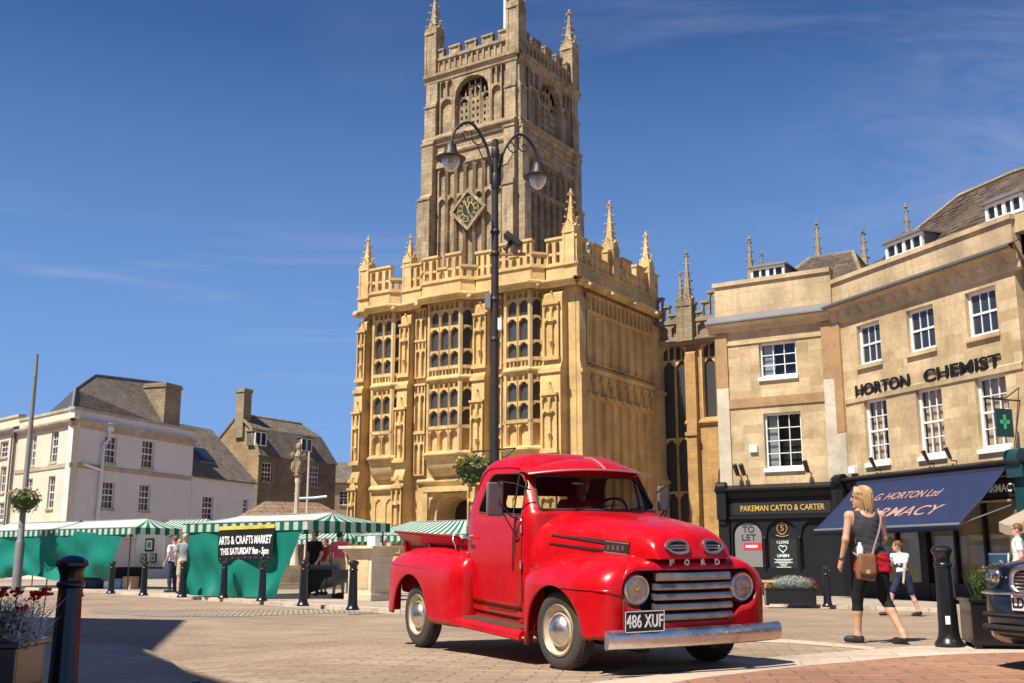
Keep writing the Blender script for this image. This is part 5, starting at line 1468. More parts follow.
def sash(f, parent, s0, s1, z0, z1, cols, rows, dep=.13, fw=.07, bw=.028, mat='white_paint', pane='pane', sill=None, behind=None, name='sash_window', meet=True, seed=0):
    m = MB(); g = MB(); Pt = lambda t, o, z: f.pt(t, o - dep, z)
    bar(m, Pt, s0, s0 + fw, z0, z1, -.08, .0); bar(m, Pt, s1 - fw, s1, z0, z1, -.08, .0); bar(m, Pt, s0 + fw, s1 - fw, z1 - fw, z1, -.08, .0); bar(m, Pt, s0 + fw, s1 - fw, z0, z0 + fw * 1.2, -.08, .0)
    a, b, c, d = s0 + fw, s1 - fw, z0 + fw * 1.2, z1 - fw
    for k in range(1, cols): t = a + (b - a) * k / cols; bar(m, Pt, t - bw / 2, t + bw / 2, c, d, -.06, -.02)
    for k in range(1, rows):
        z = c + (d - c) * k / rows; mid = meet and k * 2 == rows; hb = bw * (1.1 if mid else .5)
        bar(m, Pt, a, b, z - hb, z + hb, -.062, -.018 if not mid else -.004)
    w = m.build(name, MAT[mat], parent)
    # every pane sits a little differently, so each catches its own reflection
    rnd = random.Random(int(abs(s0 * 977 + z0 * 331)) + seed)
    for i in range(cols):
        for j in range(rows):
            t0, t1 = a + (b - a) * i / cols, a + (b - a) * (i + 1) / cols; y0, y1 = c + (d - c) * j / rows, c + (d - c) * (j + 1) / rows
            e = [rnd.uniform(-.004, .004) for _ in range(3)]
            g.add([Pt(t0, -.045 + e[0], y0), Pt(t1, -.045 + e[1], y0), Pt(t1, -.045 + e[1] + e[2], y1), Pt(t0, -.045 + e[0] + e[2], y1)], [(0, 1, 2, 3)])
    g.build('pane', MAT[pane], w)
    if behind:
        kind, amt = behind; q = MB(); rows_ = []
        for zz in (c, d):
            rows_.append([Pt(a + (b - a) * amt[0] + (b - a) * (amt[1] - amt[0]) * k / 24, -.15 - .03 * (k % 2), c + (zz - c) * 1.0 if zz == c else d) for k in range(25)])
        q.grid(rows_); q.build('curtain' if kind == 'curtain' else 'blind', MAT[kind], w, 60)
    if sill:
        q = MB(); Pq = lambda t, o, z: f.pt(t, o, z); bar(q, Pq, s0 - .05, s1 + .05, z0 - .13, z0 + .003, -dep, .09); q.build('sill', MAT[sill], w, None, bevel=.012)
    return w
# see-through panes where something shows behind them
m_, nt, b = new_mat('pane_clear'); out = [n for n in nt.nodes if n.bl_idname == 'ShaderNodeOutputMaterial'][0]
tr = nt.nodes.new('ShaderNodeBsdfTransparent'); tr.inputs[0].default_value = (.80, .82, .81, 1); gl = nt.nodes.new('ShaderNodeBsdfGlossy'); gl.inputs['Roughness'].default_value = .03
mx = nt.nodes.new('ShaderNodeMixShader')
nt.links.new(facing_fac(nt, .06, .7).outputs[0], mx.inputs[0]); nt.links.new(tr.outputs[0], mx.inputs[1]); nt.links.new(gl.outputs[0], mx.inputs[2]); nt.links.new(mx.outputs[0], out.inputs[0])

def in_local(f, org):
    f.Q = f.M; f.M = Matrix.Translation((-org[0], -org[1], 0)) @ f.M; return f
# ---- estate agent's house
OP = (7.33, 38.0)
FK = in_local(Facade(OP, (.839, -.545)), OP); KW = 4.22
agent = empty('shop_house', (*OP, 0), label='narrow stone house with black shopfront reading PAKEMAN CATTO & CARTER', cat='house')
w1 = (1.36, 2.80, 6.44, 8.02); w2 = (1.45, 2.92, 3.72, 5.74)
q1 = FK.rect([(758.5, 344), (794.8, 339.4), (797.5, 374), (760, 378.5)]); q2 = FK.rect([(763, 413.8), (800.7, 410.8), (803, 466), (766, 470)])
m = MB(); wall_holes(m, FK, 0, KW, -.5, 9.25, [q1, q2], .16); m.box(0, KW, -4.5, -4.1, -.5, 9.25, T=FK.M); m.box(0, .4, -4.5, -.4, -.5, 9.2, T=FK.M)
m.build('wall', MAT['ashlar'], agent)
m = MB(); m.box(.45, KW - .1, -4.0, -.6, -.4, 9.0, T=FK.M); m.build('dark_rooms', MAT['interior_dark'], agent)
sash(FK, agent, *q1, 3, 3, sill='white_paint', behind=('curtain', (.02, .34)), pane='pane_clear', meet=False)
sash(FK, agent, *q2, 3, 4, mat='green_white_paint', sill='white_paint', behind=('curtain', (.02, .30)), pane='pane_clear', meet=False)
zc = FK.px(720, 323)[1]; zc2 = 9.15
zs1 = FK.px(760, 402)[1]
m = MB(); Pt = lambda t, o, z: FK.pt(t, o, z)
bar(m, Pt, -.02, .42, zs1 + .6, 9.0, -.1, .07); bar(m, Pt, KW - .42, KW + .02, zs1 + .6, 9.0, -.1, .07); bar(m, Pt, .42, KW - .42, zs1 - .16, zs1 + .16, -.1, .05)
m.build('brown_band', MAT['pilaster_brown'], agent)
m = MB(); bar(m, Pt, -.02, .42, 3.4, zs1 + .597, -.1, .06); bar(m, Pt, KW - .42, KW + .02, 3.4, zs1 + .597, -.1, .06); m.build('pilaster', MAT['pilaster_pale'], agent)
m = MB(); moulding(m, FK, [(-.25, 0), (KW, 0)], 9.3, [(-.05, -.3), (.12, -.25), (.16, -.1), (.36, -.02), (.36, .02)]); moulding(m, FK, [(0, 0), (KW, 0)], 8.6, [(-.02, -.06), (.05, -.05), (.05, .03), (-.02, .05)])
m.build('cornice', MAT['ashlar_smooth'], agent, 30)
m = MB(); moulding(m, FK, [(-.25, 0), (KW - .02, 0)], 9.33, [(.38, -.03), (.40, .0), (.40, .05), (.0, .34), (-.1, .34)]); m.build('lead_flashing', MAT['lead'], agent, 30)
m = MB(); bar(m, Pt, 0, KW - .01, 9.3, 10.75, -.35, -.02); bar(m, Pt, -.06, KW - .01, 10.75, 10.90, -.42, .06); m.build('parapet', MAT['ashlar_smooth'], agent)
# hipped stone-slate roof and a lead dormer behind the parapet
def hip(f, s0, s1, o0, o1, z0, z1, rs0, rs1, mat, parent, ro=None):
    ro = (o0 + o1) / 2 if ro is None else ro
    m = MB(); vs = [f.pt(s0, o0, z0), f.pt(s1, o0, z0), f.pt(s1, o1, z0), f.pt(s0, o1, z0), f.pt(rs0, ro, z1), f.pt(rs1, ro, z1)]
    m.add(vs, [(0, 1, 5, 4), (1, 2, 5), (2, 3, 4, 5), (3, 0, 4), (3, 2, 1, 0)]); r_ = m.build('roof', MAT[mat], parent)
    m = MB(); m.tube([vs[0], vs[4], vs[5], vs[1]], .09, 6); m.tube([vs[4], vs[3]], .09, 6); m.tube([vs[5], vs[2]], .09, 6)
    m.build('ridge_tiles', MAT['chimney_stone'] if mat == 'slate_brown' else MAT['lead_dark'], r_, 40); return r_
hip(FK, 1.9, KW + .9, -.6, -5.0, 10.6, 12.1, 2.7, 4.3, 'slate_brown', agent)
def dormer(f, parent, s0, s1, o, z0, z1, n=4, dp=2.2, mat='lead'):
    m = MB(); Pt = lambda t, oo, z: f.pt(t, oo + o, z)
    bar(m, Pt, s0, s0 + .09, z0, z1, -.1, 0); bar(m, Pt, s1 - .09, s1, z0, z1, -.1, 0); bar(m, Pt, s0 + .09, s1 - .09, z0, z0 + .09, -.1, 0); bar(m, Pt, s0 + .09, s1 - .09, z1 - .08, z1, -.1, 0)
    w = (s1 - s0 - .18) / n
    for k in range(1, n): bar(m, Pt, s0 + .09 + w * k - (.06 if k * 2 == n else .035), s0 + .09 + w * k + (.06 if k * 2 == n else .035), z0 + .09, z1 - .08, -.1, -.005)
    d = m.build('dormer', MAT['white_paint'], parent)
    g = MB(); bar(g, Pt, s0 + .05, s1 - .05, z0 + .05, z1 - .05, -.09, -.06); g.build('pane', MAT['pane'], d)
    m = MB(); bar(m, Pt, s0 + .02, s1 - .02, z0, z1 - .01, -dp, -.101)
    m.add([Pt(s0 - .08, .1, z1 + .003), Pt(s1 + .08, .1, z1 + .003), Pt(s1 + .08, .1, z1 + .06), Pt((s0 + s1) / 2, .1, z1 + .12), Pt(s0 - .08, .1, z1 + .06), Pt(s0 - .08, -dp - .1, z1 + .003), Pt(s1 + .08, -dp - .1, z1 + .003), Pt(s1 + .08, -dp - .1, z1 + .06), Pt((s0 + s1) / 2, -dp - .1, z1 + .12), Pt(s0 - .08, -dp - .1, z1 + .06)],
          [(0, 1, 2, 3, 4), (9, 8, 7, 6, 5), (0, 5, 6, 1), (1, 6, 7, 2), (2, 7, 8, 3), (3, 8, 9, 4), (4, 9, 5, 0)])
    m.build('lead_cheeks', MAT[mat], d); return d
dormer(FK, agent, 1.2, 2.45, -.55, 10.70, 11.42)
# shopfront
zt = FK.px(725, 484)[1]; zf0 = FK.px(744, 505)[1]
m = MB()
moulding(m, FK, [(-.12, 0), (KW + .05, 0)], 3.36, [(-.05, -.25), (.22, -.2), (.26, -.02), (.42, .06), (.42, .12), (.05, .26)])
bar(m, Pt, -.08, .30, -.5, 3.2, 0, .22); bar(m, Pt, KW - .30, KW + .05, -.5, 3.2, 0, .22)
for s_ in (.1, KW - .12):
    bar(m, Pt, s_ - .17, s_ + .17, 2.45, 3.5, .2, .36); m.lathe([(.18, -.17), (.18, .17)], 12, T=FK.M @ Matrix.Translation((s_, .28, 3.55)) @ Matrix.Rotation(PI / 2, 4, 'Y')); bar(m, Pt, s_ - .13, s_ + .13, 2.3, 2.46, .2, .30)
bar(m, Pt, .30, KW - .30, 2.52, 3.14, 0, .13)
bar(m, Pt, .30, KW - .30, 2.46, 2.53, 0, .20); bar(m, Pt, .30, KW - .30, -.5, .75, 0, .16)
g = MB(); P1 = lambda t, o, z: FK.pt(t, o + .12, z)
aw = (KW - .62) / 3
for k in range(3): light(m, None, P1, .31 + aw * k, .31 + aw * (k + 1), .75, 2.46, .07, .1, .45, cusp=False)
for k in range(1, 3):
    m.lathe([(.05, .75), (.05, 1.75), (.08, 1.8), (.05, 1.86)], 8, T=FK.M @ Matrix.Translation((.31 + aw * k, .15, 0)))
sf = m.build('shopfront', MAT['shop_black'], agent, 35)
bar(g, P1, .31, KW - .31, .76, 2.45, -.13, -.09); g.build('shop_glass', MAT['pane'], sf)
m = MB(); bar(m, Pt, .42, KW - .42, 2.60, 3.02, .13, .145); sb = m.build('fascia_sign', MAT['ink'], agent)
text_obj('lettering', 'PAKEMAN CATTO & CARTER', .27, MAT['gold_leaf'], sb, .008, .0015, M=FK.text_matrix(KW / 2 + .05, .15, 2.80), width=2.9)
# posters in the windows
def disc_poster(a, b, z0, z1, mat, o):
    mb = MB(); n = 16; c = (a + b) / 2; r = (b - a) / 2
    pts = [(a, z0), (b, z0)] + [(c + r * math.cos(PI * k / n), z1 - r * .9 + r * .9 * math.sin(PI * k / n)) for k in range(n + 1)]
    mb.add([FK.pt(s_, o, z) for s_, z in pts] + [FK.pt(s_, o - .01, z) for s_, z in pts], [tuple(range(len(pts)))]); return mb.build('window_poster', MAT[mat], agent)
a0 = .31
pp = disc_poster(a0 + .12, a0 + aw - .12, .85, 2.33, 'grey_poster', .055)
m = MB(); bar(m, lambda t, o, z: FK.pt(t, o + .06, z), a0 + .42, a0 + aw - .12, 1.42, 1.66, 0, .005); m.build('red_strip', MAT['red_sign'], pp)
text_obj('lettering', 'TO', .30, MAT['ink'], pp, .003, 0, M=FK.text_matrix(a0 + aw * .52, .066, 2.10), width=.42)
text_obj('lettering', 'LET', .30, MAT['ink'], pp, .003, 0, M=FK.text_matrix(a0 + aw * .52, .066, 1.83), width=.50)
m = MB(); bar(m, lambda t, o, z: FK.pt(t, o + .068, z), a0 + .50, a0 + aw - .28, 1.50, 1.58, 0, .003); m.build('white_print', MAT['white_letter'], pp)
m = MB(); bar(m, Pt, a0 + aw + .16, a0 + 2 * aw - .12, .82, 1.78, .05, .056); pb = m.build('window_poster', MAT['ink'], agent)
cx = a0 + 1.5 * aw
text_obj('lettering', 'I LOVE', .13, MAT['mint_letter'], pb, .003, .003, M=FK.text_matrix(cx, .061, 1.66), width=.40)
text_obj('lettering', 'LINEN', .13, MAT['white_letter'], pb, .003, .003, M=FK.text_matrix(cx, .061, 1.22), width=.40)
m = MB(); hp = []
for k in range(32):
    a_ = 2 * PI * k / 32; hp.append(FK.pt(cx + .0085 * 16 * math.sin(a_) ** 3, .062, 1.45 + .0085 * (13 * math.cos(a_) - 5 * math.cos(2 * a_) - 2 * math.cos(3 * a_) - math.cos(4 * a_))))
m.tube(hp + [hp[0]], .018, 4, caps=False); m.build('heart', MAT['mint_letter'], pb)
m = MB()
for k, (w_, z) in enumerate(((.62, 1.10), (.5, 1.05), (.62, 1.00), (.3, .95), (.18, .9), (.5, .85))): bar(m, Pt, cx - w_ / 2, cx + w_ / 2, z - .010, z + .010, .057, .060)
m.build('small_print', MAT['white_letter'], pb)
# emblem above the poster: gilt ring with scroll letter
m = MB(); m.tube([FK.pt(cx + .17 * math.cos(2 * PI * k / 28), .05, 2.12 + .19 * math.sin(2 * PI * k / 28)) for k in range(29)], .022, 5, caps=False)
text_mb(m, 'S', .30, FK.text_matrix(cx, .05, 2.13), .004, .004); m.tube([FK.pt(cx - .22 + .44 * k / 8, .05, 1.90 - .05 * math.sin(PI * k / 8)) for k in range(9)], .02, 5)
m.build('gilt_emblem', MAT['wood'], agent)
# alarm box, two cameras and a lamp bracket on the front
m = MB(); bar(m, Pt, 1.10, 1.38, 4.72, 4.97, .0, .10); m.build('alarm_box', MAT['white_paint'], agent, None, bevel=.015)
for s_ in (.72, .95, 3.18):
    m = MB(); m.tube([FK.pt(s_, 0, 3.95), FK.pt(s_, .25, 3.95), FK.pt(s_, .3, 4.02)], .025, 6); m.tube([FK.pt(s_ - .02, .22, 3.95), FK.pt(s_ - .06, .42, 4.30)], [.07, .09], 8); m.build('floodlamp', MAT['black_paint'], agent, 40)
# wooden bench seat under the window
OBn = FK.Q @ Vector((1.5, .55, 0))
bench = empty('timber_bench', (OBn.x, OBn.y, gz(OBn.x, OBn.y) + .08), math.atan2(-.545, .839), 'plain timber bench in front of the black estate agent shopfront', 'bench')
m = MB(); m.box(-1.1, 1.5, -.22, .22, .42, .50); m.build('seat', MAT['wood_pale'], bench, None, bevel=.01)
for x in (-.95, .2, 1.35):
    m = MB(); m.box(x - .05, x + .05, -.2, .2, 0, .42); m.build('leg', MAT['wood'], bench)
# ---- chemist
OC = (10.85, 35.7)
FC = in_local(Facade(OC, (.369, -.93)), OC); CW = 7.75
chem = empty('chemist_house', (*OC, 0), label='stone town house lettered HORTON CHEMIST with navy shop awning and slate roof', cat='house')
UQ = [FC.rect(q) for q in ([(855, 326), (878.7, 320), (882, 361), (860, 365.7)], [(904.5, 311.8), (932.6, 303.6), (936, 349), (910, 354.5)], [(963, 294), (993.5, 286), (1000, 330), (969.6, 338)])]
LQ = [FC.rect(q) for q in ([(863, 401), (885.7, 397), (890.4, 462), (868, 465.5)], [(915.5, 390), (940.8, 385.6), (946.6, 455), (920, 458.5)], [(973.6, 377.4), (1005, 370.4), (1011, 443), (980.6, 448)])]
zu = sum(q[2] for q in UQ) / 3, sum(q[3] for q in UQ) / 3; zl = sum(q[2] for q in LQ) / 3, sum(q[3] for q in LQ) / 3
UQ = [(q[0], q[1], *zu) for q in UQ]; LQ = [(q[0], q[1], *zl) for q in LQ]
m = MB(); wall_holes(m, FC, 0, CW, -.5, 9.3, UQ + LQ, .17); m.box(0, CW, -6.4, -6.0, -.5, 9.3, T=FC.M); m.box(CW - .4, CW, -6.0, -.4, -.5, 9.25, T=FC.M)
m.build('wall', MAT['ashlar'], chem)
m = MB(); m.box(.1, CW - .5, -6.0, -.7, -.4, 9.0, T=FC.M); m.build('dark_rooms', MAT['interior_dark'], chem)
for i, q in enumerate(UQ): sash(FC, chem, *q, 3, 2, fw=.09, sill='ashlar', pane='pane_blue', seed=i)
for i, q in enumerate(LQ): sash(FC, chem, *q, 3, 4, fw=.09, sill='white_paint', pane='pane_clear', behind=('blind', (0, 1) if i else (0, .6)), seed=i)
m = MB(); Pc = lambda t, o, z: FC.pt(t, o, z)
zb = (FC.px(852, 388)[1] + FC.px(1000, 350)[1]) / 2
moulding(m, FC, [(.45, 0), (CW, 0)], 6.22, [(-.02, -.14), (.05, -.12), (.06, .04), (-.02, .1)])
moulding(m, FC, [(-.1, 0), (CW + .3, 0)], 9.35, [(-.05, -.55), (.06, -.5), (.08, -.3), (.14, -.25), (.18, -.08), (.40, -.01), (.40, .02)])
for k in range(14): bar(m, Pc, .25 + .55 * k, .45 + .55 * k, 9.02, 9.20, 0, .17)
m.build('cornice', MAT['ashlar_smooth'], chem, 30)
m = MB(); moulding(m, FC, [(-.15, 0), (CW + .3, 0)], 9.38, [(.42, -.03), (.44, .0), (.44, .06), (.0, .26), (-.1, .26)]); m.build('lead_flashing', MAT['lead_dark'], chem, 30)
m = MB(); bar(m, Pc, .02, CW, 9.3, 10.28, -.35, -.03); bar(m, Pc, .02, CW + .06, 10.28, 10.42, -.42, .05); m.build('parapet', MAT['ashlar_smooth'], chem)
m = MB(); bar(m, Pc, .0, .40, 5.2, 8.9, -.1, .08); m.build('brown_pilaster', MAT['pilaster_brown'], chem)
m = MB(); bar(m, Pc, .0, .40, 3.4, 5.197, -.1, .07); m.build('pilaster', MAT['pilaster_pale'], chem)
# tall stone-slate roof
def roof_plane(f, o0, z0, pitch, pts):
    """corner points of a roof slope where lines of sight meet it"""
    P0 = f.Q @ Vector((0, o0, z0)); nrm = Vector((f.n.x * math.sin(pitch), f.n.y * math.sin(pitch), math.cos(pitch))); out_ = []
    for x, y in pts:
        r = ray(x, y); t = (P0 - CAM).dot(nrm) / r.dot(nrm); p = CAM + r * t; d = p - f.Q @ Vector((0, 0, 0))
        out_.append((d.dot(f.u), d.dot(f.n), p.z))
    return out_
rp = roof_plane(FC, -.55, 10.25, R(47), [(836, 291), (886, 256), (925, 225), (960, 197), (1015, 173)])
eL, top = rp[0], rp[-1]
sl = [(max(-.6, p[0]), p[1], p[2]) for p in rp]
rb_ = (top[0] + .02, top[1], top[2]); eR = (CW + .1, -.55, 10.25)
m = MB(); pts = [FC.pt(-.2, -.55, 10.25), FC.pt(*eR)] + [FC.pt(CW - .6, top[1] + .3, top[2] - .25)] + [FC.pt(*p) for p in sl[::-1]]
back = [FC.pt(CW + .1, 2 * top[1] + .55, 10.25), FC.pt(-.2, 2 * top[1] + .55, 10.25)]
n_ = len(pts); m.add(pts, [tuple(range(n_))])
m.add([FC.pt(*eR), back[0], pts[2]], [(0, 1, 2)]); m.add([pts[2], back[0], back[1]] + [FC.pt(*sl[1])] + [FC.pt(*sl[-1])], [(0, 1, 2, 3, 4)]); m.add([FC.pt(-.2, -.55, 10.25), back[1], FC.pt(*sl[1])], [(0, 2, 1)])
rf = m.build('roof', MAT['slate_brown'], chem)
# courses of thick slates laid over the slope
m = MB(); rnd = random.Random(5); 
ang = R(47); 
def in_poly(x, y, P_):
    c = False
    for i in range(len(P_)):
        (x1, y1), (x2, y2) = P_[i - 1], P_[i]
        if (y1 > y) != (y2 > y) and x < (x2 - x1) * (y - y1) / (y2 - y1) + x1: c = not c
    return c
poly = [(-.2, 0), (eR[0], 0), (CW - .6, (top[2] - .25 - 10.25) / math.sin(ang))] + [(p[0], (p[2] - 10.25) / math.sin(ang)) for p in sl[::-1]]
L_ = 0; row = 0
while L_ < 7:
    s_ = -1 + rnd.uniform(0, .2); rh = .26 - .015 * min(row, 8) / 2
    while s_ < CW + .2:
        wd = rnd.uniform(.18, .38)
        if in_poly(s_ + wd / 2, L_ + .1, poly):
            lift = rnd.uniform(.015, .045); dz = rnd.uniform(-.01, .01)
            q = []
            for (a_, l_, h_) in ((s_, L_ + dz, lift), (s_ + wd - .012, L_ + dz, lift), (s_ + wd - .012, L_ + rh + .05, .008), (s_, L_ + rh + .05, .008)):
                q.append(FC.pt(a_, -.55 - l_ * math.cos(ang) + h_ * math.sin(ang), 10.25 + l_ * math.sin(ang) + h_ * math.cos(ang)))
            q2 = [FC.pt(s_, -.55 - (L_ + dz) * math.cos(ang), 10.25 + (L_ + dz) * math.sin(ang)), FC.pt(s_ + wd - .012, -.55 - (L_ + dz) * math.cos(ang), 10.25 + (L_ + dz) * math.sin(ang))]
            m.add(q + q2, [(0, 1, 2, 3), (4, 5, 1, 0)])
        s_ += wd
    L_ += rh; row += 1
m.build('slates', MAT['slate_brown'], rf)
m = MB(); m.tube([FC.pt(*p) + Vector((0, 0, .05)) for p in sl[1:]] + [pts[2] + Vector((0, 0, .05)), FC.pt(*eR)], .08, 6); m.build('ridge_tiles', MAT['chimney_stone'], rf, 40)
for q in ([(868, 256), (902, 246), (903, 257), (869, 268)], [(964, 222), (998, 211), (999, 223), (965, 234)]):
    a_ = FC.px(*q[0])[0]; b_ = FC.px(*q[1])[0]
    dormer(FC, chem, a_ * 1.02 + .1, b_ * 1.02 + .15, -.6, 10.62, 11.16)
# raised shop-name letters standing off the wall
t0 = FC.px(857, 392); t1 = FC.px(911, 381); t2 = FC.px(925, 377); t3 = FC.px(1002, 361)
zt_ = (t0[1] + t1[1] + t2[1] + t3[1]) / 4
sg = text_obj('name_lettering', 'HORTON', .52, MAT['shop_black'], chem, .018, .010, M=FC.text_matrix((t0[0] + t1[0]) / 2, .06, zt_), width=abs(t1[0] - t0[0]))
sg = text_obj('name_lettering', 'CHEMIST', .52, MAT['shop_black'], chem, .018, .010, M=FC.text_matrix((t2[0] + t3[0]) / 2, .06, zt_), width=abs(t3[0] - t2[0]))
# shopfront: dark timber, big windows with goods, fascia, awning
m = MB(); g = MB()
moulding(m, FC, [(.1, 0), (CW + .2, 0)], 3.52, [(-.05, -.3), (.25, -.22), (.28, -.02), (.45, .06), (.45, .12), (.05, .22)])
bar(m, Pc, .12, .45, -.5, 3.3, 0, .24); bar(m, Pc, 3.55, 3.85, -.5, 3.3, 0, .2); bar(m, Pc, .45, CW, 2.62, 3.3, 0, .14); bar(m, Pc, .45, CW, -.5, .42, 0, .18)
for s_ in (1.5, 2.5, 4.9, 6.0): bar(m, Pc, s_ - .04, s_ + .04, .42, 2.62, .0, .14)
m.lathe([(.2, -.19), (.2, .19)], 12, T=FC.M @ Matrix.Translation((.28, .3, 3.62)) @ Matrix.Rotation(PI / 2, 4, 'Y')); bar(m, Pc, .1, .46, 2.6, 3.6, .2, .36)
sfc = m.build('shopfront', MAT['shop_black'], chem, 35)
bar(g, Pc, .46, CW - .1, .42, 2.62, .02, .05); g.build('shop_glass', MAT['pane_clear'], sfc)
e0, e1 = FC.pxo(1015.5, 500, .26)[0], CW + .04
m = MB(); bar(m, Pc, e0, e1, -.5, 3.3, 0, .26); m.lathe([(.24, -.22), (.24, .22)], 12, T=FC.M @ Matrix.Translation((CW - .22, .32, 3.72)) @ Matrix.Rotation(PI / 2, 4, 'Y')); bar(m, Pc, CW - .5, CW + .03, 3.2, 3.7, .2, .42)
m.build('end_pilaster', MAT['teal_paint'], chem, 35)
# shelves and goods in the window
m = MB(); rnd = random.Random(8)
for z in (.55, 1.0, 1.45, 1.9): bar(m, Pc, .6, CW - .8, z - .03, z, -.6, -.12)
sh_ = m.build('display_shelf', MAT['wood'], chem)
for mat in ('wood_pale', 'white_paint', 'red_sign', 'blue_poster', 'gold_leaf'):
    m = MB()
    for k in range(26):
        s_ = rnd.uniform(.7, CW - 1.0); z = rnd.choice((.55, 1.0, 1.45, 1.9)); w_ = rnd.uniform(.05, .13); h_ = rnd.uniform(.10, .3); bar(m, Pc, s_, s_ + w_, z, z + h_, -.35, -.2)
    m.build('shop_goods', MAT[mat], sh_)
m = MB(); bar(m, Pc, CW - 1.75, CW - 1.0, .75, 1.25, .06, .08); wp = m.build('window_poster', MAT['white_letter'], chem); m = MB(); bar(m, Pc, CW - 1.70, CW - 1.05, .8, 1.2, .08, .085); m.build('poster_print', MAT['blue_poster'], wp)
m = MB(); bar(m, Pc, 5.2, e0 - .01, 2.72, 3.2, .14, .16); fs_ = m.build('fascia_sign', MAT['ink'], chem)
text_obj('lettering', 'PHARMACY', .30, MAT['white_letter'], fs_, .006, .004, M=FC.text_matrix((FC.pxo(977, 500, .17)[0] + FC.pxo(1018, 500, .17)[0]) / 2, .168, 2.96), width=FC.pxo(1018, 500, .17)[0] - FC.pxo(977, 500, .17)[0])
m = MB(); bar(m, Pc, 4.9, CW - .68, 2.60, 2.66, .14, .2); bar(m, Pc, 4.9, CW - .68, 3.26, 3.31, .14, .2); m.build('gilt_bead', MAT['wood_pale'], fs_)
# awning: from roller at the wall out and down to its front bar
A0, A1 = 1.12, 7.15
zt0 = 3.48; out_w = 1.75; zt1 = 1.98
rows = []
for j in range(13):
    t = j / 12; rows.append([FC.pt(A0 - .25 * t * 0 + (A1 - A0) * k / 32, .30 + out_w * t, zt0 + (zt1 - zt0) * t - .05 * math.sin(PI * t) + .006 * math.sin(k * 1.7 + j)) for k in range(33)])
rows.append([p - Vector((0, 0, .17 + .006 * math.sin(i * 2.1))) for i, p in enumerate(rows[-1])])
m = MB(); m.grid(rows); aw_ = m.build('awning', MAT['awning_navy'], chem, 50, solid=.012)
m = MB(); m.tube([rows[-2][0], rows[-2][-1]], .035, 8); m.tube([FC.pt(A0, .3, zt0), FC.pt(A1, .3, zt0)], .06, 8)
for s_ in (A0 + .05, A1 - .05): m.tube([FC.pt(s_, .2, 2.5), FC.pt(s_, .3 + out_w, zt1 - .02)], .02, 6)
m.build('awning_frame', MAT['grey_steel'], aw_, 40)
sl_v = (FC.pt(0, out_w, zt1) - FC.pt(0, 0, zt0)).normalized(); rd = FC.facing(); nv = rd.cross(-sl_v); 
def aw_M(s_, t):
    p = FC.pt(s_, .30 + out_w * t, zt0 + (zt1 - zt0) * t - .05 * math.sin(PI * t)) + nv * .012
    return Matrix(((rd.x, -sl_v.x, nv.x, p.x), (rd.y, -sl_v.y, nv.y, p.y), (rd.z, -sl_v.z, nv.z, p.z), (0, 0, 0, 1)))
def on_awning(body, size, s_, t_, width):
    """lettering printed on the cloth: every vertex follows its sag"""
    q = text_obj('lettering', body, size, MAT['copper_letter'], aw_, .002, .004, .22, width=width); Lw = math.hypot(out_w, zt1 - zt0)
    for v in q.data.vertices:
        t = t_ - v.co.y / Lw; p = FC.pt(s_ , .30 + out_w * t, zt0 + (zt1 - zt0) * t - .05 * math.sin(PI * t)) + rd * v.co.x + nv * (.022 + v.co.z); v.co = p
on_awning('G. HORTON Ltd', .42, 4.0, .36, 2.7); on_awning('PHARMACY', .62, 3.95, .70, 3.9)
# hanging pharmacy sign on an iron bracket
hs_ = FC.px(1009, 424)
m = MB(); s_ = CW - .22; bar(m, lambda t, o, z: FC.pt(t, o, z), s_ - .03, s_ + .03, 4.25, 5.0, .35, .92); ps = m.build('hanging_sign', MAT['teal_paint'], chem)
m = MB()
for sg_ in (-1, 1):
    for (o0, o1, z0, z1) in ((.59, .68, 4.46, 4.84), (.47, .80, 4.60, 4.70)): bar(m, lambda t, o, z: FC.pt(t, o, z), s_ + sg_ * .034 - .003, s_ + sg_ * .034 + .003, z0, z1, o0, o1)
m.build('green_cross', MAT['green_cross'], ps)
m = MB(); m.tube([FC.pt(s_, 0, 5.25), FC.pt(s_, 1.2, 5.25)], .025, 6); m.tube([FC.pt(s_, 0, 5.6), FC.pt(s_, .5, 5.3), FC.pt(s_, .9, 5.27)], .018, 6)
for o_ in (.42, .92): m.tube([FC.pt(s_, o_, 5.25), FC.pt(s_, o_, 5.04)], .012, 5)
m.build('sign_bracket', MAT['black_paint'], ps, 40)
for s_ in (1.9, 4.2, 5.1):
    m = MB(); m.tube([FC.pt(s_, 0, 3.85), FC.pt(s_, .2, 3.85), FC.pt(s_, .26, 4.0)], .02, 6); m.tube([FC.pt(s_, .22, 3.9), FC.pt(s_ - .05, .34, 4.22)], [.05, .07], 8); m.build('floodlamp', MAT['black_paint'], chem, 40)
m = MB(); bar(m, Pc, .55, .85, 3.80, 4.05, 0, .18); m.build('alarm_box', MAT['white_paint'], chem, None, bevel=.02)
# next building, at the edge of the picture
ON = FC.Q @ Vector((CW + .05, -.5, 0))
FN = in_local(Facade((ON.x, ON.y), (.42, -.907)), (ON.x, ON.y))
nb = empty('corner_building', (ON.x, ON.y, 0), label='dark stone building with a drainpipe, next beyond the chemist', cat='building')
m = MB(); m.box(0, 6, -6, 0, -.5, 10.2, T=FN.M); m.build('wall', MAT['rubble_dark'], nb)
m = MB(); m.tube([FN.pt(.12, .12, .0), FN.pt(.12, .12, 9.6)], .07, 8); m.build('drainpipe', MAT['lead_dark'], nb, 40)
m = MB(); bar(m, lambda t, o, z: FN.pt(t, o, z), -.1, 6, 9.9, 10.4, 0, .35); m.build('cornice', MAT['ashlar_smooth'], nb)

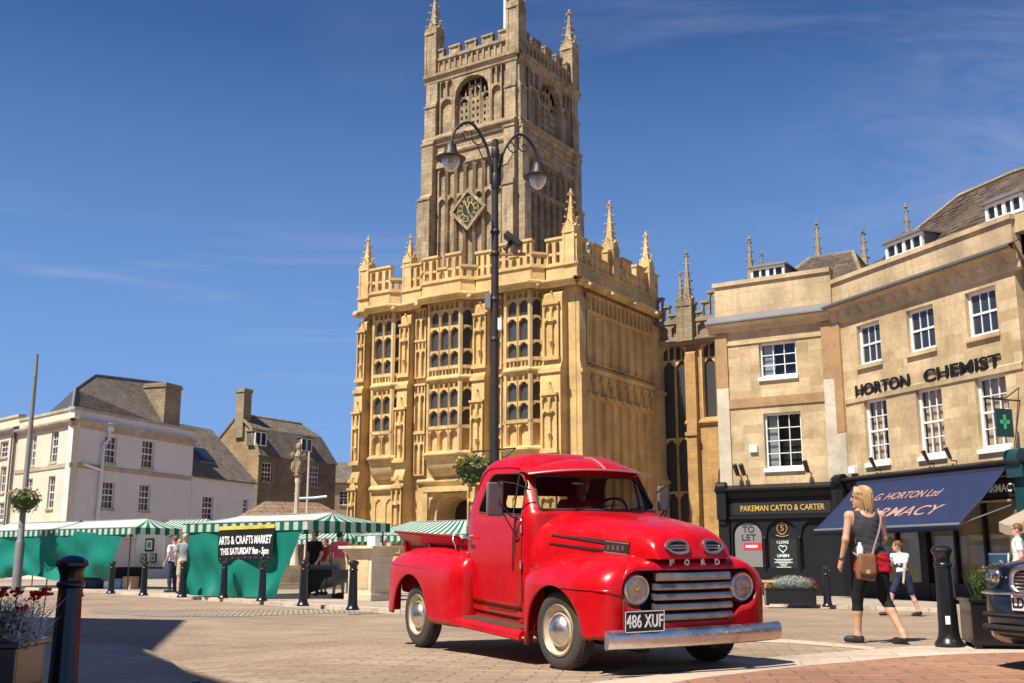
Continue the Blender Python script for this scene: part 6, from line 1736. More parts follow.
# windows of the building beside the camera, a little proud of its wall
for P0_, P1_ in shade_face:
    d_ = P1_ - P0_; f_ = Facade((P0_.x, P0_.y), (d_.x, d_.y))
    if f_.n.x < 0: f_ = Facade((P0_.x, P0_.y), (d_.x, d_.y), True)
    k_ = max(1, int(d_.length / 2.6))
    for q_ in range(k_):
        c_ = d_.length * (q_ + .5) / k_
        for z_ in (1.2, 4.6, 8.0): sash(f_, sh, c_ - .55, c_ + .55, z_, z_ + 1.9, 3, 4, dep=-.07, sill=None)
# ------------------------------------------------------------------ houses on the left
def slab_roof(mb, a, b, c, d, th=.12):
    """a roof slope with thickness: four corners, outer side up"""
    n = (b - a).cross(d - a).normalized()
    if n.z < 0: n = -n
    v = [a, b, c, d]; mb.add([p for p in v] + [p - n * th for p in v], [(0, 1, 2, 3), (7, 6, 5, 4), (0, 4, 5, 1), (1, 5, 6, 2), (2, 6, 7, 3), (3, 7, 4, 0)])
def chimney(f, parent, s0, s1, o0, o1, z0, z1, pots=0, mat='chimney_stone'):
    m = MB(); bar(m, lambda t, o, z: f.pt(t, o, z), s0, s1, z0, z1 - .3, o0, o1); P_ = lambda t, o, z: f.pt(t, o, z)
    bar(m, P_, s0 - .08, s1 + .08, z1 - .3, z1 - .12, o0 - .08, o1 + .08); bar(m, P_, s0 - .03, s1 + .03, z1 - .12, z1, o0 - .03, o1 + .03)
    for k in range(pots):
        t = s0 + (s1 - s0) * (k + .5) / pots; m.lathe([(.14, 0), (.11, .5), (.14, .52)], 10, T=f.M @ Matrix.Translation((t, (o0 + o1) / 2, z1)))
    return m.build('chimney', MAT[mat], parent)
OA = (-26.5, 65.0)
FR = in_local(Facade(OA, (.332, .943)), OA); FL = in_local(Facade(OA, (-.716, .699), True), OA)
corner = empty('corner_house', (*OA, 0), label='three storey cream and white corner house with slate mansard roof behind the long green stall', cat='house')
rq = [FR.rect(q) for q in ([(105.2, 435.5), (117.4, 436.8), (116, 463), (104, 463.5)], [(142.5, 440), (155, 441), (153.3, 468.3), (141.6, 467.8)], [(102.7, 481), (115, 481.9), (114, 509.3), (101.7, 508.3)], [(139.7, 484.2), (151, 484.7), (149.5, 511), (138.7, 510.7)])]
z_par = FR.px(72, 407)[1]; z_cor = FR.px(71, 419)[1]; z_band = FR.px(69, 464)[1]
RL = 12.0
m = MB(); wall_holes(m, FR, 0, RL, -.5, z_par - .1, rq, .14); m.build('side_wall', MAT['render_white'], corner)
lq = [FL.rect(q) for q in ([(51.8, 431), (59, 429.5), (57, 462), (50, 463)], [(31.4, 435), (36.8, 434), (35, 465.7), (30.3, 466.5)], [(48.3, 476.5), (55, 475.5), (53.5, 508), (47, 509)], [(27, 479), (32.3, 478.3), (31, 508), (26, 509)])]
LL = FL.px(14.5, 480)[0]
m = MB(); wall_holes(m, FL, 0, LL, -.5, z_par - .1, lq, .14); m.build('front_wall', MAT['render_cream'], corner)
for i, q in enumerate(rq): sash(FR, corner, *q, 3, 4, fw=.06, bw=.035, pane='pane', sill='render_trim', seed=i)
for i, q in enumerate(lq): sash(FL, corner, *q, 3, 4, fw=.06, bw=.035, pane='pane', sill='render_trim', behind=None, seed=i + 9)
m = MB()
CPR = [(-.02, -.45), (.10, -.40), (.12, -.2), (.34, -.08), (.36, .04), (.0, .12)]
for f, L in ((FR, RL), (FL, LL)):
    moulding(m, f, [(-.25, 0), (L, 0)], z_cor, CPR); moulding(m, f, [(-.03, 0), (L, 0)], z_band, [(-.02, -.16), (.06, -.14), (.07, .1), (-.02, .16)])
    bar(m, lambda t, o, z: f.pt(t, o, z), -.12, L, z_par - .1, z_par + .06, -.4, .08)
m.build('cornice', MAT['render_trim'], corner, 30)
m = MB(); P_ = lambda t, o, z: FR.pt(t, o, z)
m.tube([FR.pt(3.0, .16, z_par - .7), FR.pt(3.0, .16, z_cor - .9), FR.pt(2.6, .16, z_cor - 1.3), FR.pt(2.45, .16, 2.3)], .10, 8); bar(m, P_, 2.75, 3.25, z_par - 1.1, z_par - .6, .02, .3)
m.tube([FR.pt(.9, .14, z_band + .1), FR.pt(2.5, .14, z_band - .15)], .09, 6); m.tube([FR.pt(.8, .14, 2.6), FR.pt(2.4, .14, 2.45)], .09, 6); m.build('drainpipe', MAT['white_paint'], corner, 40)
# roof: slopes rise behind the parapet, blue slate on the front hip
zr0 = z_par - .3
e = [FR.pt(.5, -.7, zr0), FR.pt(RL - .3, -.7, zr0), FR.pt(RL - .3, -7.5, zr0), FL.pt(LL - .5, -.8, zr0)]
a1 = FR.pxo(95, 375, -3.6); a2 = FR.pxo(162, 383, -3.6); a3 = FR.pxo(75, 389, -1.5)
rA, rB = FR.pt(a1[0], -3.6, a1[1]), FR.pt(a2[0], -3.6, a2[1])
kA = FR.pt(a3[0], -1.5, a3[1])
m = MB(); m.add([e[0], e[1], rB, rA, kA], [(0, 1, 2, 3, 4)]); m.add([e[1], e[2], rB], [(0, 1, 2)]); m.add([rA, rB, e[2], e[3]], [(0, 1, 2, 3)]); r_ = m.build('roof', MAT['slate_grey'], corner)
m = MB(); kB = FL.pt(5.0, -3.0, a3[1]); m.add([e[0], kA, rA, kB, e[3]], [(0, 1, 2, 3, 4)]); m.build('hip_slates', MAT['slate_blue'], r_)
m = MB(); m.tube([e[0], kA, rA, rB], .09, 6); m.build('ridge_tiles', MAT['lead'], r_, 40)
ca, cb_ = FR.px(157, 400)[0], FR.px(181, 400)[0]
c0, c1 = FR.pxo(165, 400, -1.2), FR.pxo(181, 400, -1.2); chimney(FR, corner, c0[0], c1[0], -3.0, -1.2, zr0 - .2, FR.pxo(173, 385, -1.5)[1])
m = MB(); m.tube([FR.pt(RL - 1, -2, zr0 + 2.5), FR.pt(RL - 1, -2, zr0 + 3.6)], .02, 5)
for k in range(5): m.tube([FR.pt(RL - 1.5 + .25 * k, -2.3, zr0 + 3.4), FR.pt(RL - 1.5 + .25 * k, -1.7, zr0 + 3.4)], .012, 4)
m.tube([FR.pt(RL - 1.6, -2, zr0 + 3.4), FR.pt(RL - .3, -2, zr0 + 3.4)], .015, 5); m.build('aerial', MAT['grey_steel'], corner)
m = MB(); bar(m, P_, 4.2, 8.8, 2.5, 3.05, .0, .5); m.build('shop_blind_box', MAT['cream_paint'], corner)
m = MB(); bar(m, lambda t, o, z: FL.pt(t, o, z), .4, LL - .2, 3.15, 3.4, 0, .4); bar(m, lambda t, o, z: FL.pt(t, o, z), .35, .9, -.5, 3.15, 0, .2); m.build('shopfront', MAT['wood'], corner)
m = MB(); bar(m, lambda t, o, z: FL.pt(t, o, z), 1.0, LL - .5, 2.4, 3.13, .02, .16); m.build('blank_fascia', MAT['white_paint'], corner)
# next house to the left
OL2 = FL.Q @ Vector((LL + .03, 0, 0))
F2 = in_local(Facade((OL2.x, OL2.y), (-.716, .699), True), (OL2.x, OL2.y))
terr = empty('terrace_house', (OL2.x, OL2.y, 0), label='cream terrace house joined to the corner house, two drainpipes at the join', cat='house')
tq = [F2.rect(q) for q in ([(0, 442), (8.6, 440.3), (8, 457), (0, 458)], [(0, 467), (6, 466), (5.3, 492), (0, 493)], [(-2, 503), (4, 502), (3.5, 520), (-2, 521)])]
zt2 = F2.px(0, 421)[1]
m = MB(); wall_holes(m, F2, 0, 9, -.5, zt2, tq, .14, 5); m.build('wall', MAT['render_cream'], terr)
for i, q in enumerate(tq): sash(F2, terr, *q, 3, 3, fw=.07, bw=.04, sill='render_trim', seed=i)
m = MB(); moulding(m, F2, [(0, 0), (9, 0)], zt2 - .75, CPR); bar(m, lambda t, o, z: F2.pt(t, o, z), 0, 9, zt2, zt2 + .15, -.4, .1); m.build('cornice', MAT['render_trim'], terr, 30)
m = MB(); m.tube([F2.pt(.25, .12, zt2 - .9), F2.pt(.25, .12, 0)], .08, 8); m.tube([F2.pt(.7, .12, zt2 - .9), F2.pt(.7, .12, 0)], .06, 8); bar(m, lambda t, o, z: F2.pt(t, o, z), .0, .5, zt2 - 1.3, zt2 - .7, .02, .3); m.build('drainpipe', MAT['lead_dark'], terr, 40)
m = MB(); slab_roof(m, F2.pt(0, -.6, zt2 - .2), F2.pt(9, -.6, zt2 - .2), F2.pt(9, -4, zt2 + .9), F2.pt(0, -4, zt2 + .9)); m.build('roof', MAT['slate_grey'], terr)
# ---- white cottage
OCt = FR.Q @ Vector((RL + .03, 0, 0)); FCt = in_local(Facade((OCt.x, OCt.y), (.332, .943)), (OCt.x, OCt.y)); CL = 8.0
cot = empty('white_cottage', (OCt.x, OCt.y, 0), label='low white rendered cottage with long slate roof and skylight', cat='house')
ze = FCt.px(215, 476.5)[1]
cq = [FCt.rect(q) for q in ([(203, 496), (214, 496.5), (212.5, 520), (201.5, 520)], [(243, 499), (248.5, 499.2), (248, 515.5), (242.5, 515.5)])]
m = MB(); wall_holes(m, FCt, 0, CL, -.5, ze, cq, .14, 6); m.build('wall', MAT['render_white'], cot)
for i, q in enumerate(cq): sash(FCt, cot, *q, 3 if i == 0 else 2, 4, fw=.06, bw=.035, sill='render_trim', seed=i)
zr = FCt.px(196, 422)[1]
hr = zr - ze; 
m = MB(); slab_roof(m, FCt.pt(0, .25, ze - .15), FCt.pt(CL, .25, ze - .15), FCt.pt(CL, -4.2, ze + 4.2), FCt.pt(0, -4.2, ze + 4.2)); slab_roof(m, FCt.pt(0, -4.2, ze + 4.2), FCt.pt(CL, -4.2, ze + 4.2), FCt.pt(CL, -8.4, ze), FCt.pt(0, -8.4, ze)); r_ = m.build('roof', MAT['slate_grey'], cot)
m = MB(); slab_roof(m, FCt.pt(2.0, -.9 + .12, ze + 1.1), FCt.pt(4.0, -.9 + .12, ze + 1.1), FCt.pt(4.0, -2.1 + .12, ze + 2.3), FCt.pt(2.0, -2.1 + .12, ze + 2.3), .2); sk = m.build('skylight', MAT['lead'], r_)
m = MB(); slab_roof(m, FCt.pt(2.15, -1.0 + .2, ze + 1.25), FCt.pt(3.85, -1.0 + .2, ze + 1.25), FCt.pt(3.85, -2.0 + .2, ze + 2.2), FCt.pt(2.15, -2.0 + .2, ze + 2.2), .1); m.build('pane', MAT['pane'], sk)
# ---- dark stone house with gabled mansard
OD = (-20.6, 88.0); FD = in_local(Facade(OD, (.524, .852)), OD); DL = 9.5
dark = empty('stone_house', (*OD, 0), label='dark rubble stone house with mansard roof and two dormers beside the golden porch', cat='house')
zed = FD.px(255, 454)[1]; zbk = FD.px(250, 430)[1]
dq = [FD.rect(q) for q in ([(262.4, 462.2), (272.2, 462.4), (272, 482.5), (262, 482)], [(310, 466.6), (319.5, 467.2), (319, 487.6), (310, 487)], [(262.5, 502), (273, 502.5), (273, 516), (262.5, 516)])]
m = MB(); wall_holes(m, FD, 0, DL, -.5, zed, dq, .14, 6.5)
m.build('wall', MAT['rubble_dark'], dark)
for i, q in enumerate(dq): sash(FD, dark, *q, 3, 4, fw=.09, bw=.05, sill='chimney_stone', mat='cream_paint', seed=i)
b1 = (.15, zed - .1); b2_ = (-1.0, zed + 2.3); b3 = (-2.6, zed + 3.5); b4 = (-6.6, zed - .1)
m = MB()
slab_roof(m, FD.pt(-.1, *b1), FD.pt(DL + .1, *b1), FD.pt(DL - .9, *b2_), FD.pt(-.1, *b2_), .15); slab_roof(m, FD.pt(-.1, *b2_), FD.pt(DL - .9, *b2_), FD.pt(DL - 1.8, *b3), FD.pt(-.1, *b3), .15); slab_roof(m, FD.pt(-.1, *b3), FD.pt(DL - 1.8, *b3), FD.pt(DL + .1, *b4), FD.pt(-.1, *b4), .15)
m.add([FD.pt(DL + .1, *b1), FD.pt(DL + .1, *b4), FD.pt(DL - 1.8, *b3), FD.pt(DL - .9, *b2_)], [(0, 1, 2, 3)])
r_ = m.build('roof', MAT['slate_grey'], dark)
m = MB(); gp_ = [(0, 0, zed - 2), (0, .02, zed - .2), (0, b2_[0], b2_[1] - .15), (0, b3[0], b3[1] - .15), (0, b4[0], b4[1]), (0, -6.5, zed - 2)]
m.add([FD.pt(-.02 + a, b, c) for a, b, c in gp_] + [FD.pt(.3, b, c) for a, b, c in gp_], [(0, 1, 2, 3, 4, 5), (11, 10, 9, 8, 7, 6)]); m.build('gable', MAT['rubble_gold'], dark)
m = MB(); m.tube([FD.pt(-.12, *b1), FD.pt(-.12, *b2_), FD.pt(-.12, *b3)], .14, 6); m.tube([FD.pt(-.1, *b3), FD.pt(DL - 1.8, *b3)], .12, 6); m.build('coping', MAT['chimney_stone'], r_, 40)
for a_, b_ in ((257.5, 269), (304, 314.6)):
    s0, s1 = FD.px(a_, 440)[0], FD.px(b_, 440)[0]
    dm = dormer(FD, dark, s0, s1, -.25, zed + .75, zed + 1.9, 2, 1.0, 'slate_grey')
chimney(FD, dark, -.25, .62, -2.7, -1.75, zed + 1.5, FD.px(233, 385)[1] + .3)
# ---- pale building far behind
far = at(332, 562, 112); OF = (far.x, far.y); FF = in_local(Facade(OF, (.9, .43)), OF)
fb = empty('pale_house', (*OF, 0), label='pale stone house glimpsed between dark stone house and porch', cat='house')
zf = FF.px(345, 482)[1]; fq = [FF.rect([(339.5, 491), (349, 491), (349, 505), (339.5, 505)])]
m = MB(); wall_holes(m, FF, -3, 8, -.5, zf, fq, .14, 6); m.build('wall', MAT['ashlar_smooth'], fb)
sash(FF, fb, *fq[0], 2, 4, fw=.08, bw=.05, mat='green_white_paint', sill='ashlar_smooth')
m = MB(); slab_roof(m, FF.pt(-3, .3, zf - .1), FF.pt(8, .3, zf - .1), FF.pt(8, -3, zf + 2.3), FF.pt(-3, -3, zf + 2.3)); slab_roof(m, FF.pt(-3, -3, zf + 2.3), FF.pt(8, -3, zf + 2.3), FF.pt(8, -6.3, zf), FF.pt(-3, -6.3, zf)); m.build('roof', MAT['slate_grey'], fb)
# ---- stone-tiled shelter behind the stalls
hc = at(290, 562, 58)
shl = empty('market_shelter', (hc.x, hc.y, 0), R(32), 'low shelter with hipped stone tile roof behind the market stalls', 'shelter')
m = MB(); ez, rz_ = 2.9, 4.15; hx, hy = 3.1, 2.4
v = [Vector(p) for p in ((-hx, -hy, ez), (hx, -hy, ez), (hx, hy, ez), (-hx, hy, ez), (-1.5, 0, rz_), (1.5, 0, rz_))]
m.add(v, [(0, 1, 5, 4), (1, 2, 5), (2, 3, 4, 5), (3, 0, 4), (3, 2, 1, 0)]); m.build('roof', MAT['slate_brown_light'] if 'slate_brown_light' in MAT else tiles('slate_brown_light', (.24, .15, .085), (.17, .105, .06), (.06, .04, .03), .3, .2, lichen=(.33, .22, .12), lf=.6), shl)
for x in (-hx + .4, hx - .4):
    for y in (-hy + .4, hy - .4):
        m = MB(); m.box(x - .18, x + .18, y - .18, y + .18, 0, ez); m.build('post', MAT['chimney_stone'], shl)
# ---- market cross
mc = at(294.5, 562, 40); zt_ = at(296, 444, 40).z
crs = empty('market_cross', (mc.x, mc.y, gz(mc.x, mc.y)), R(20), 'old stone market cross with carved head above the stalls', 'monument')
m = MB()
for k, (w_, z) in enumerate(((1.5, 0), (1.1, .3), (.75, .6))): m.box(-w_, w_, -w_, w_, z, z + .3)
m.build('steps', MAT['chimney_stone'], crs)
zs_ = at(295, 478, 40).z
m = MB(); m.lathe([(.18, .9), (.11, 1.3), (.078, zs_ - .2), (.11, zs_ - .12), (.09, zs_)], 8); m.build('shaft', MAT['plinth_cream'], crs, 30)
m = MB(); m.lathe([(.09, zs_), (.16, zs_ + .1), (.12, zs_ + .2), (.14, zs_ + .7), (.19, zs_ + .8), (.08, zs_ + .95), (.07, zt_)], 8)
for k in range(4):
    T = Matrix.Rotation(k * PI / 2, 4, 'Z'); m.box(.09, .19, -.06, .06, zs_ + .2, zs_ + .65, T=T); m.ball((.21, 0, zs_ + .85), (.09, .07, .1), 6, 4, T=T); m.ball((.2, 0, zs_ + .4), (.08, .09, .2), 6, 4, T=T)
m.ball((0, 0, zt_ - .1), (.12, .12, .16), 8, 6); m.build('carved_head', MAT['old_carved_stone'], crs, 40)
pl_ = at(305, 562, 56); zt_ = at(305, 452, 56).z
pp = empty('lamp_column', (pl_.x, pl_.y, gz(pl_.x, pl_.y)), 0, 'slim pale column between the market cross and the porch', 'lamp column')
m = MB(); m.tube([(0, 0, 0), (0, 0, 2), (0, 0, zt_)], [.10, .07, .05], 8); m.build('pole', MAT['pilaster_pale'], pp, 40)
m = MB(); zc_ = at(305, 498, 56).z; m.tube([(-.65, 0, zc_ + .25), (-.4, 0, zc_ - .02), (.3, 0, zc_), (1.0, 0, zc_ + .08)], .07, 6); m.build('bracket', MAT['mint_letter'], pp, 40)
# ------------------------------------------------------------------ market stalls
SU = Vector((-.83, .558, 0)).normalized(); SV = Vector((.558, .83, 0)).normalized()
def striped(mb, A, B, per=.16, rows=1, sag=0, plain_=False):
    """cloth between two edges A0-A1 and B0-B1, striped across the edge; material 0 white, 1 green"""
    L = max((A[1] - A[0]).length, (B[1] - B[0]).length); n = max(2, int(L / per))
    for k in range(n):
        mb.cur = 0 if plain_ else k % 2
        for r in range(rows):
            q = []
            for (t, v) in ((k / n, r / rows), ((k + 1) / n, r / rows), ((k + 1) / n, (r + 1) / rows), (k / n, (r + 1) / rows)):
                p = A[0].lerp(A[1], t).lerp(B[0].lerp(B[1], t), v); p.z -= sag * 4 * v * (1 - v) + sag * math.sin(PI * t) * .5
                q.append(p)
            mb.add(q, [(0, 1, 2, 3)])
    mb.cur = 0
STR_M = None
def stall(P, L, w, label, ze=2.12, zr=2.62, hipR=.45, hipL=.0, posts=True, val=.24, white=False):
    """canopy stall: corner P nearest the viewer on the right, length L to the left, depth w"""
    st = empty('market_stall', (P.x, P.y, gz(P.x, P.y) + .08), 0, label, 'market stall', 'striped market stalls along the pavement')
    def L_(x, y, z): return SU * x + SV * y + Vector((0, 0, z))
    mats = [MAT['stripe_white'], MAT['stripe_green']]
    m = MB(); o = .12
    e = [L_(-o, -o, ze), L_(L + o, -o, ze), L_(L + o, w + o, ze), L_(-o, w + o, ze)]; r0, r1 = L_(hipR, w / 2, zr), L_(L - hipL, w / 2, zr)
    striped(m, (e[0], e[1]), (r0, r1), rows=4, sag=.04, plain_=white); striped(m, (e[3], e[2]), (r0, r1), rows=4, sag=.04, plain_=white)
    striped(m, (e[0], e[3]), (r0 + SV * -.01, r0 + SV * .01), per=.2, rows=4, sag=.02); striped(m, (e[1], e[2]), (r1 + SV * -.01, r1 + SV * .01), per=.2, rows=4, sag=.02)
    for a, b in ((e[0], e[1]), (e[0], e[3]), (e[3], e[2]), (e[1], e[2])):
        striped(m, (a, b), (a - Vector((0, 0, val)), b - Vector((0, 0, val))), per=.16 if a is e[0] and b is e[1] else .2)
    m.build('canopy', mats, st, None)
    for x in (0.02, L - .02) if L < 6 else (0.02, L / 2, L - .02):
        for y in (0.02, w - .02):
            m = MB(); m.tube([L_(x, y, 0), L_(x, y, ze)], .024, 8); m.build('post', MAT['dark_iron'], st, 40)
    m = MB(); m.tube([r0, r1], .022, 6)
    for a, b in ((e[0], e[1]), (e[3], e[2])): m.tube([a - Vector((0, 0, .01)), b - Vector((0, 0, .01))], .018, 6)
    m.build('top_rail', MAT['grey_steel'], st, 40)
    return st, L_
def hung(name, st, fn, nx, nz, mat, seed=0, amp=.05):
    """a hanging sheet: fn(u, v) -> point, v from top to bottom; folds grow downwards"""
    rnd = random.Random(seed); ph = [rnd.uniform(0, 6) for _ in range(4)]; rows = []
    for j in range(nz + 1):
        v = j / nz; row = []
        for i in range(nx + 1):
            u = i / nx; p = fn(u, v)
            d = .45 * amp * v * math.sin((u * 1.1 + v * .38) * 27 + ph[2]) + amp * (.25 + .75 * v) * (.7 * math.sin(u * 11 - v * 6 + ph[0]) * (.3 + v) + math.sin(u * 17 + ph[0] + v * 1.5) * .5 + math.sin(u * 31 + ph[1] - v * 3) * .25 + math.sin(u * 7 + v * 5 + ph[2]) * .6) + amp * .8 * math.sin(3.0 * v * PI + u * 9 + ph[3]) * v * u
            row.append(p + SV * d)
        rows.append(row)
    m = MB(); m.grid(rows); return m.build(name, MAT[mat], st, 180)
# stall with the long blank sheet
cA = at(129, 562, 38); PA = Vector((cA.x, cA.y, 0))
stA, LA = stall(PA, 9.4, 2.45, 'long market stall with a blank green sheet, behind the grey steel column', hipR=.7, zr=2.46, white=True)
def fA(u, v):
    x = .25 + 9.0 * u; top = 2.05 - .10 * math.sin(u * 9) ** 2; right = .75 * v * (1 - u) ** 2
    bot = .26 + .14 * math.sin(u * 7.3 + .5) ** 2 + .10 * u
    return LA(x + right, -.10, top + (bot - top) * v - .30 * (1 - v) * 0)
hung('green_sheet', stA, fA, 90, 30, 'tarp_green', 3, .15)
hung('inner_sheet', stA, lambda u, v: LA(2.2 + 3.8 * u, 1.1, 1.95 - 1.7 * v), 20, 8, 'sheet_white', 4, .05)
m = MB(); Tm = lambda x0, x1, y0, y1, z0, z1: m.add([LA(x, y, z) for z in (z0, z1) for x, y in ((x0, y0), (x1, y0), (x1, y1), (x0, y1))], [(0, 1, 2, 3), (4, 7, 6, 5), (0, 4, 5, 1), (1, 5, 6, 2), (2, 6, 7, 3), (3, 7, 4, 0)])
Tm(.35, 1.9, 1.7, 1.74, .75, 1.95); m.build('display_panel', MAT['panel_white'], stA)
def lthing(name, label, cat, boxes, mat, L_, st, group=None, bevel=0):
    mb = MB()
    for x0, x1, y0, y1, z0, z1 in boxes: mb.add([L_(x, y, z) for z in (z0, z1) for x, y in ((x0, y0), (x1, y0), (x1, y1), (x0, y1))], [(0, 1, 2, 3), (4, 7, 6, 5), (0, 4, 5, 1), (1, 5, 6, 2), (2, 6, 7, 3), (3, 7, 4, 0)])
    o = mb.build(name, mat if isinstance(mat, list) else MAT[mat], None, None, bevel=bevel); o.location = st.location; tag(o, label, cat, group); return o
for k, (x, z, w_, h_, lab, mt) in enumerate(((1.12, 1.55, .46, .46, 'large framed print hung at the top of the white panel', 'blue_poster'), (1.42, 1.08, .3, .3, 'small bluish framed print low on the white panel', 'grey_poster'), (.85, 1.08, .3, .3, 'small brown framed print low on the white panel', 'wood'))):
    fr_ = lthing('framed_print', lab, 'picture', [(x - w_ / 2, x + w_ / 2, 1.66, 1.695, z - h_ / 2, z + h_ / 2)], 'ink', LA, stA, 'framed prints on the stall panel')
    mb = MB(); 
    for a, mt_, y in ((.74, 'white_letter', 1.657), (.42, mt, 1.653)):
        mb = MB(); mb.add([LA(x + sx * w_ / 2 * a, y, z + sz * h_ / 2 * a) for sx, sz in ((-1, -1), (1, -1), (1, 1), (-1, 1))], [(0, 1, 2, 3)]); mb.build('mount' if a > .5 else 'picture', MAT[mt_], fr_)
tb_ = lthing('trestle_table', 'black draped trestle table under the framed prints', 'table', [(.2, 2.0, .9, 1.6, .70, .76)], 'black_cloth', LA, stA)
hung('table_cloth', tb_, lambda u, v: LA(.2 + 1.8 * u, .88, .76 - .70 * v), 16, 6, 'black_cloth', 6, .03)
lthing('storage_box', 'blue plastic box on the ground under the print stall table', 'box', [(1.05, 1.42, .5, .85, 0, .36)], 'blue_poster', LA, stA, bevel=.02)
lthing('cardboard_box', 'brown cardboard box on the ground under the print stall table', 'box', [(.5, .95, .5, .85, 0, .44)], 'wood_pale', LA, stA)
lthing('plastic_tub', 'white plastic tub beside the blue box on the ground', 'tub', [(1.5, 1.95, .45, .8, 0, .26)], 'panel_white', LA, stA, bevel=.03)
lthing('heap_of_bags', 'dark bags heaped on the ground under the pale sheet beside the print stall', 'bags', [(2.2, 2.7, .3, .8, 0, .3), (2.6, 3.2, .4, .9, 0, .42), (3.1, 3.5, .25, .7, 0, .22)], 'shirt_navy', LA, stA, bevel=.1)
# stall with the banner
cB = at(306, 562, 28); PB = Vector((cB.x, cB.y, 0))
stB, LB = stall(PB, 4.55, 3.0, 'green sheeted market stall carrying the arts and crafts banner', hipR=.55, hipL=.5, ze=1.98, zr=2.24, white=True)
def fB(u, v):
    x = .05 + 4.4 * u; right = .95 * v * (1 - u) ** 1.5
    return LB(x + right, -.06, 1.86 + (.04 - 1.86) * v)
hung('green_sheet', stB, fB, 60, 26, 'tarp_green', 12, .09)
hung('green_sheet', stB, lambda u, v: LB(4.5, -.05 + 2.6 * u, 1.86 - 1.8 * v), 10, 10, 'tarp_green', 9, .03)
# banner
ban = empty('banner', stB.location, 0, 'black banner reading ARTS & CRAFTS MARKET hung on the green stall sheet', 'banner')
bx0, bx1 = 1.02, 3.12; bz0, bz1 = .98, 1.80
rows = []
def ban_pt(u, v):   # u from viewer's left to right
    return LB(bx1 + (bx0 - bx1) * u, -.16 - .02 * math.sin(u * 9) - .02 * math.sin(v * 4 + u * 5), bz1 + (bz0 - bz1) * v + .03 * math.sin(PI * u) * v - .03 * (1 - u))
m = MB(); m.grid([[ban_pt(i / 24, j / 8) for i in range(25)] for j in range(9)]); m.build('cloth', MAT['black_cloth'], ban, 180)
m = MB(); m.grid([[ban_pt(i / 24, -.12 + .12 * j / 2) + SV * -.01 for i in range(25)] for j in range(3)]); m.build('yellow_strip', MAT['yellow_letter'], ban, 180)
def on_banner(body, size, cv, width, mat='white_letter', off=.014, cu=.5):
    q = text_obj('lettering', body, size, MAT[mat], ban, .001, .008, width=width)
    for v in q.data.vertices:
        u = cu + v.co.x / (bx1 - bx0); vv = cv - v.co.y / (bz1 - bz0); v.co = ban_pt(u, vv) - SV * (off + v.co.z)
on_banner('ARTS & CRAFTS MARKET', .30, .36, 1.98); on_banner('THIS SATURDAY 9am - 5pm', .24, .72, 1.86)
m = MB()
for k in range(9): m.ball(ban_pt(.06 + .11 * k, .95 if k % 2 else .93) - SV * .02, .014, 6, 4)
m.build('eyelets', MAT['grey_steel'], ban)
# goods inside
t2 = lthing('trestle_table', 'black draped table at the open end of the banner stall', 'table', [(-.9, .75, .7, 1.5, .68, .74)], 'black_cloth', LB, stB)
hung('table_cloth', t2, lambda u, v: LB(-.9 + 1.65 * u, .68, .74 - (.30 + .35 * u) * v), 14, 6, 'black_cloth', 5, .03)
lthing('plastic_crate', 'grey plastic crate of goods on the draped table', 'crate', [(.1, .7, .85, 1.3, .74, .86)], 'grey_poster', LB, stB)
for k, (x, y) in enumerate(((-.75, .75), (-.75, 1.4), (.6, .75))):
    mb = MB(); mb.tube([LB(x, y, 0), LB(x, y, .7)], .03, 8); mb.build('leg', MAT['teal_paint'], t2, 40)
st3 = empty('market_stall', at(430, 562, 43).xy.to_3d(), 0)
bpy.data.objects.remove(st3)
cC = at(462, 562, 40); stC, LC = stall(Vector((cC.x, cC.y, 0)), 5.0, 3.0, 'striped market stall behind the bed of the red pickup', hipR=.9, hipL=1.3, ze=1.95, zr=2.5)
cD = at(336, 562, 50); stD, LD = stall(Vector((cD.x, cD.y, 0)), 3.0, 2.4, 'pale striped stall glimpsed behind the banner stall', ze=2.0, zr=2.5)
cE = at(190, 562, 47); stE, LE = stall(Vector((cE.x, cE.y, 0)), 3.0, 2.4, 'striped stall glimpsed between the two green sheeted stalls', ze=2.3, zr=2.8)
# cream stone kiosk
kp = at(373, 562, 27.5); kz = gz(kp.x, kp.y) + .08
ki = empty('stone_plinth', (kp.x, kp.y, kz), math.atan2(SU.y, SU.x), 'cream stone plinth with flat cornice between stall and truck', 'plinth'); ki.scale = (.80, .80, 1.04)
m = MB(); m.box(-.42, .52, -.45, .55, .0, 1.06); m.box(-.50, .60, -.53, .63, 0, .16); kb = m.build('body', MAT['plinth_cream'], ki, None, bevel=.01)
m = MB(); m.box(-.48, .58, -.51, .61, 1.06, 1.12); m.box(-.56, .66, -.60, .69, 1.12, 1.20); m.box(-.66, .76, -.70, .79, 1.20, 1.27); m.build('cornice', MAT['plinth_cream'], ki, None, bevel=.012)
m = MB(); m.box(-.30, .40, .551, .565, .28, .95); m.build('inset_panel', MAT['ashlar'], ki)
m = MB(); m.box(-.28, .38, -.465, -.451, .30, .92); m.build('inset_panel', MAT['ashlar'], ki)
lab_k = lthing('paper_bag', 'small white paper bag standing on the cream stone plinth', 'bag', [(-.05, .2, 0, .2, 0, .25)], 'white_letter', lambda x, y, z: SU * x + SV * y + Vector((0, 0, z + 1.32)), ki)
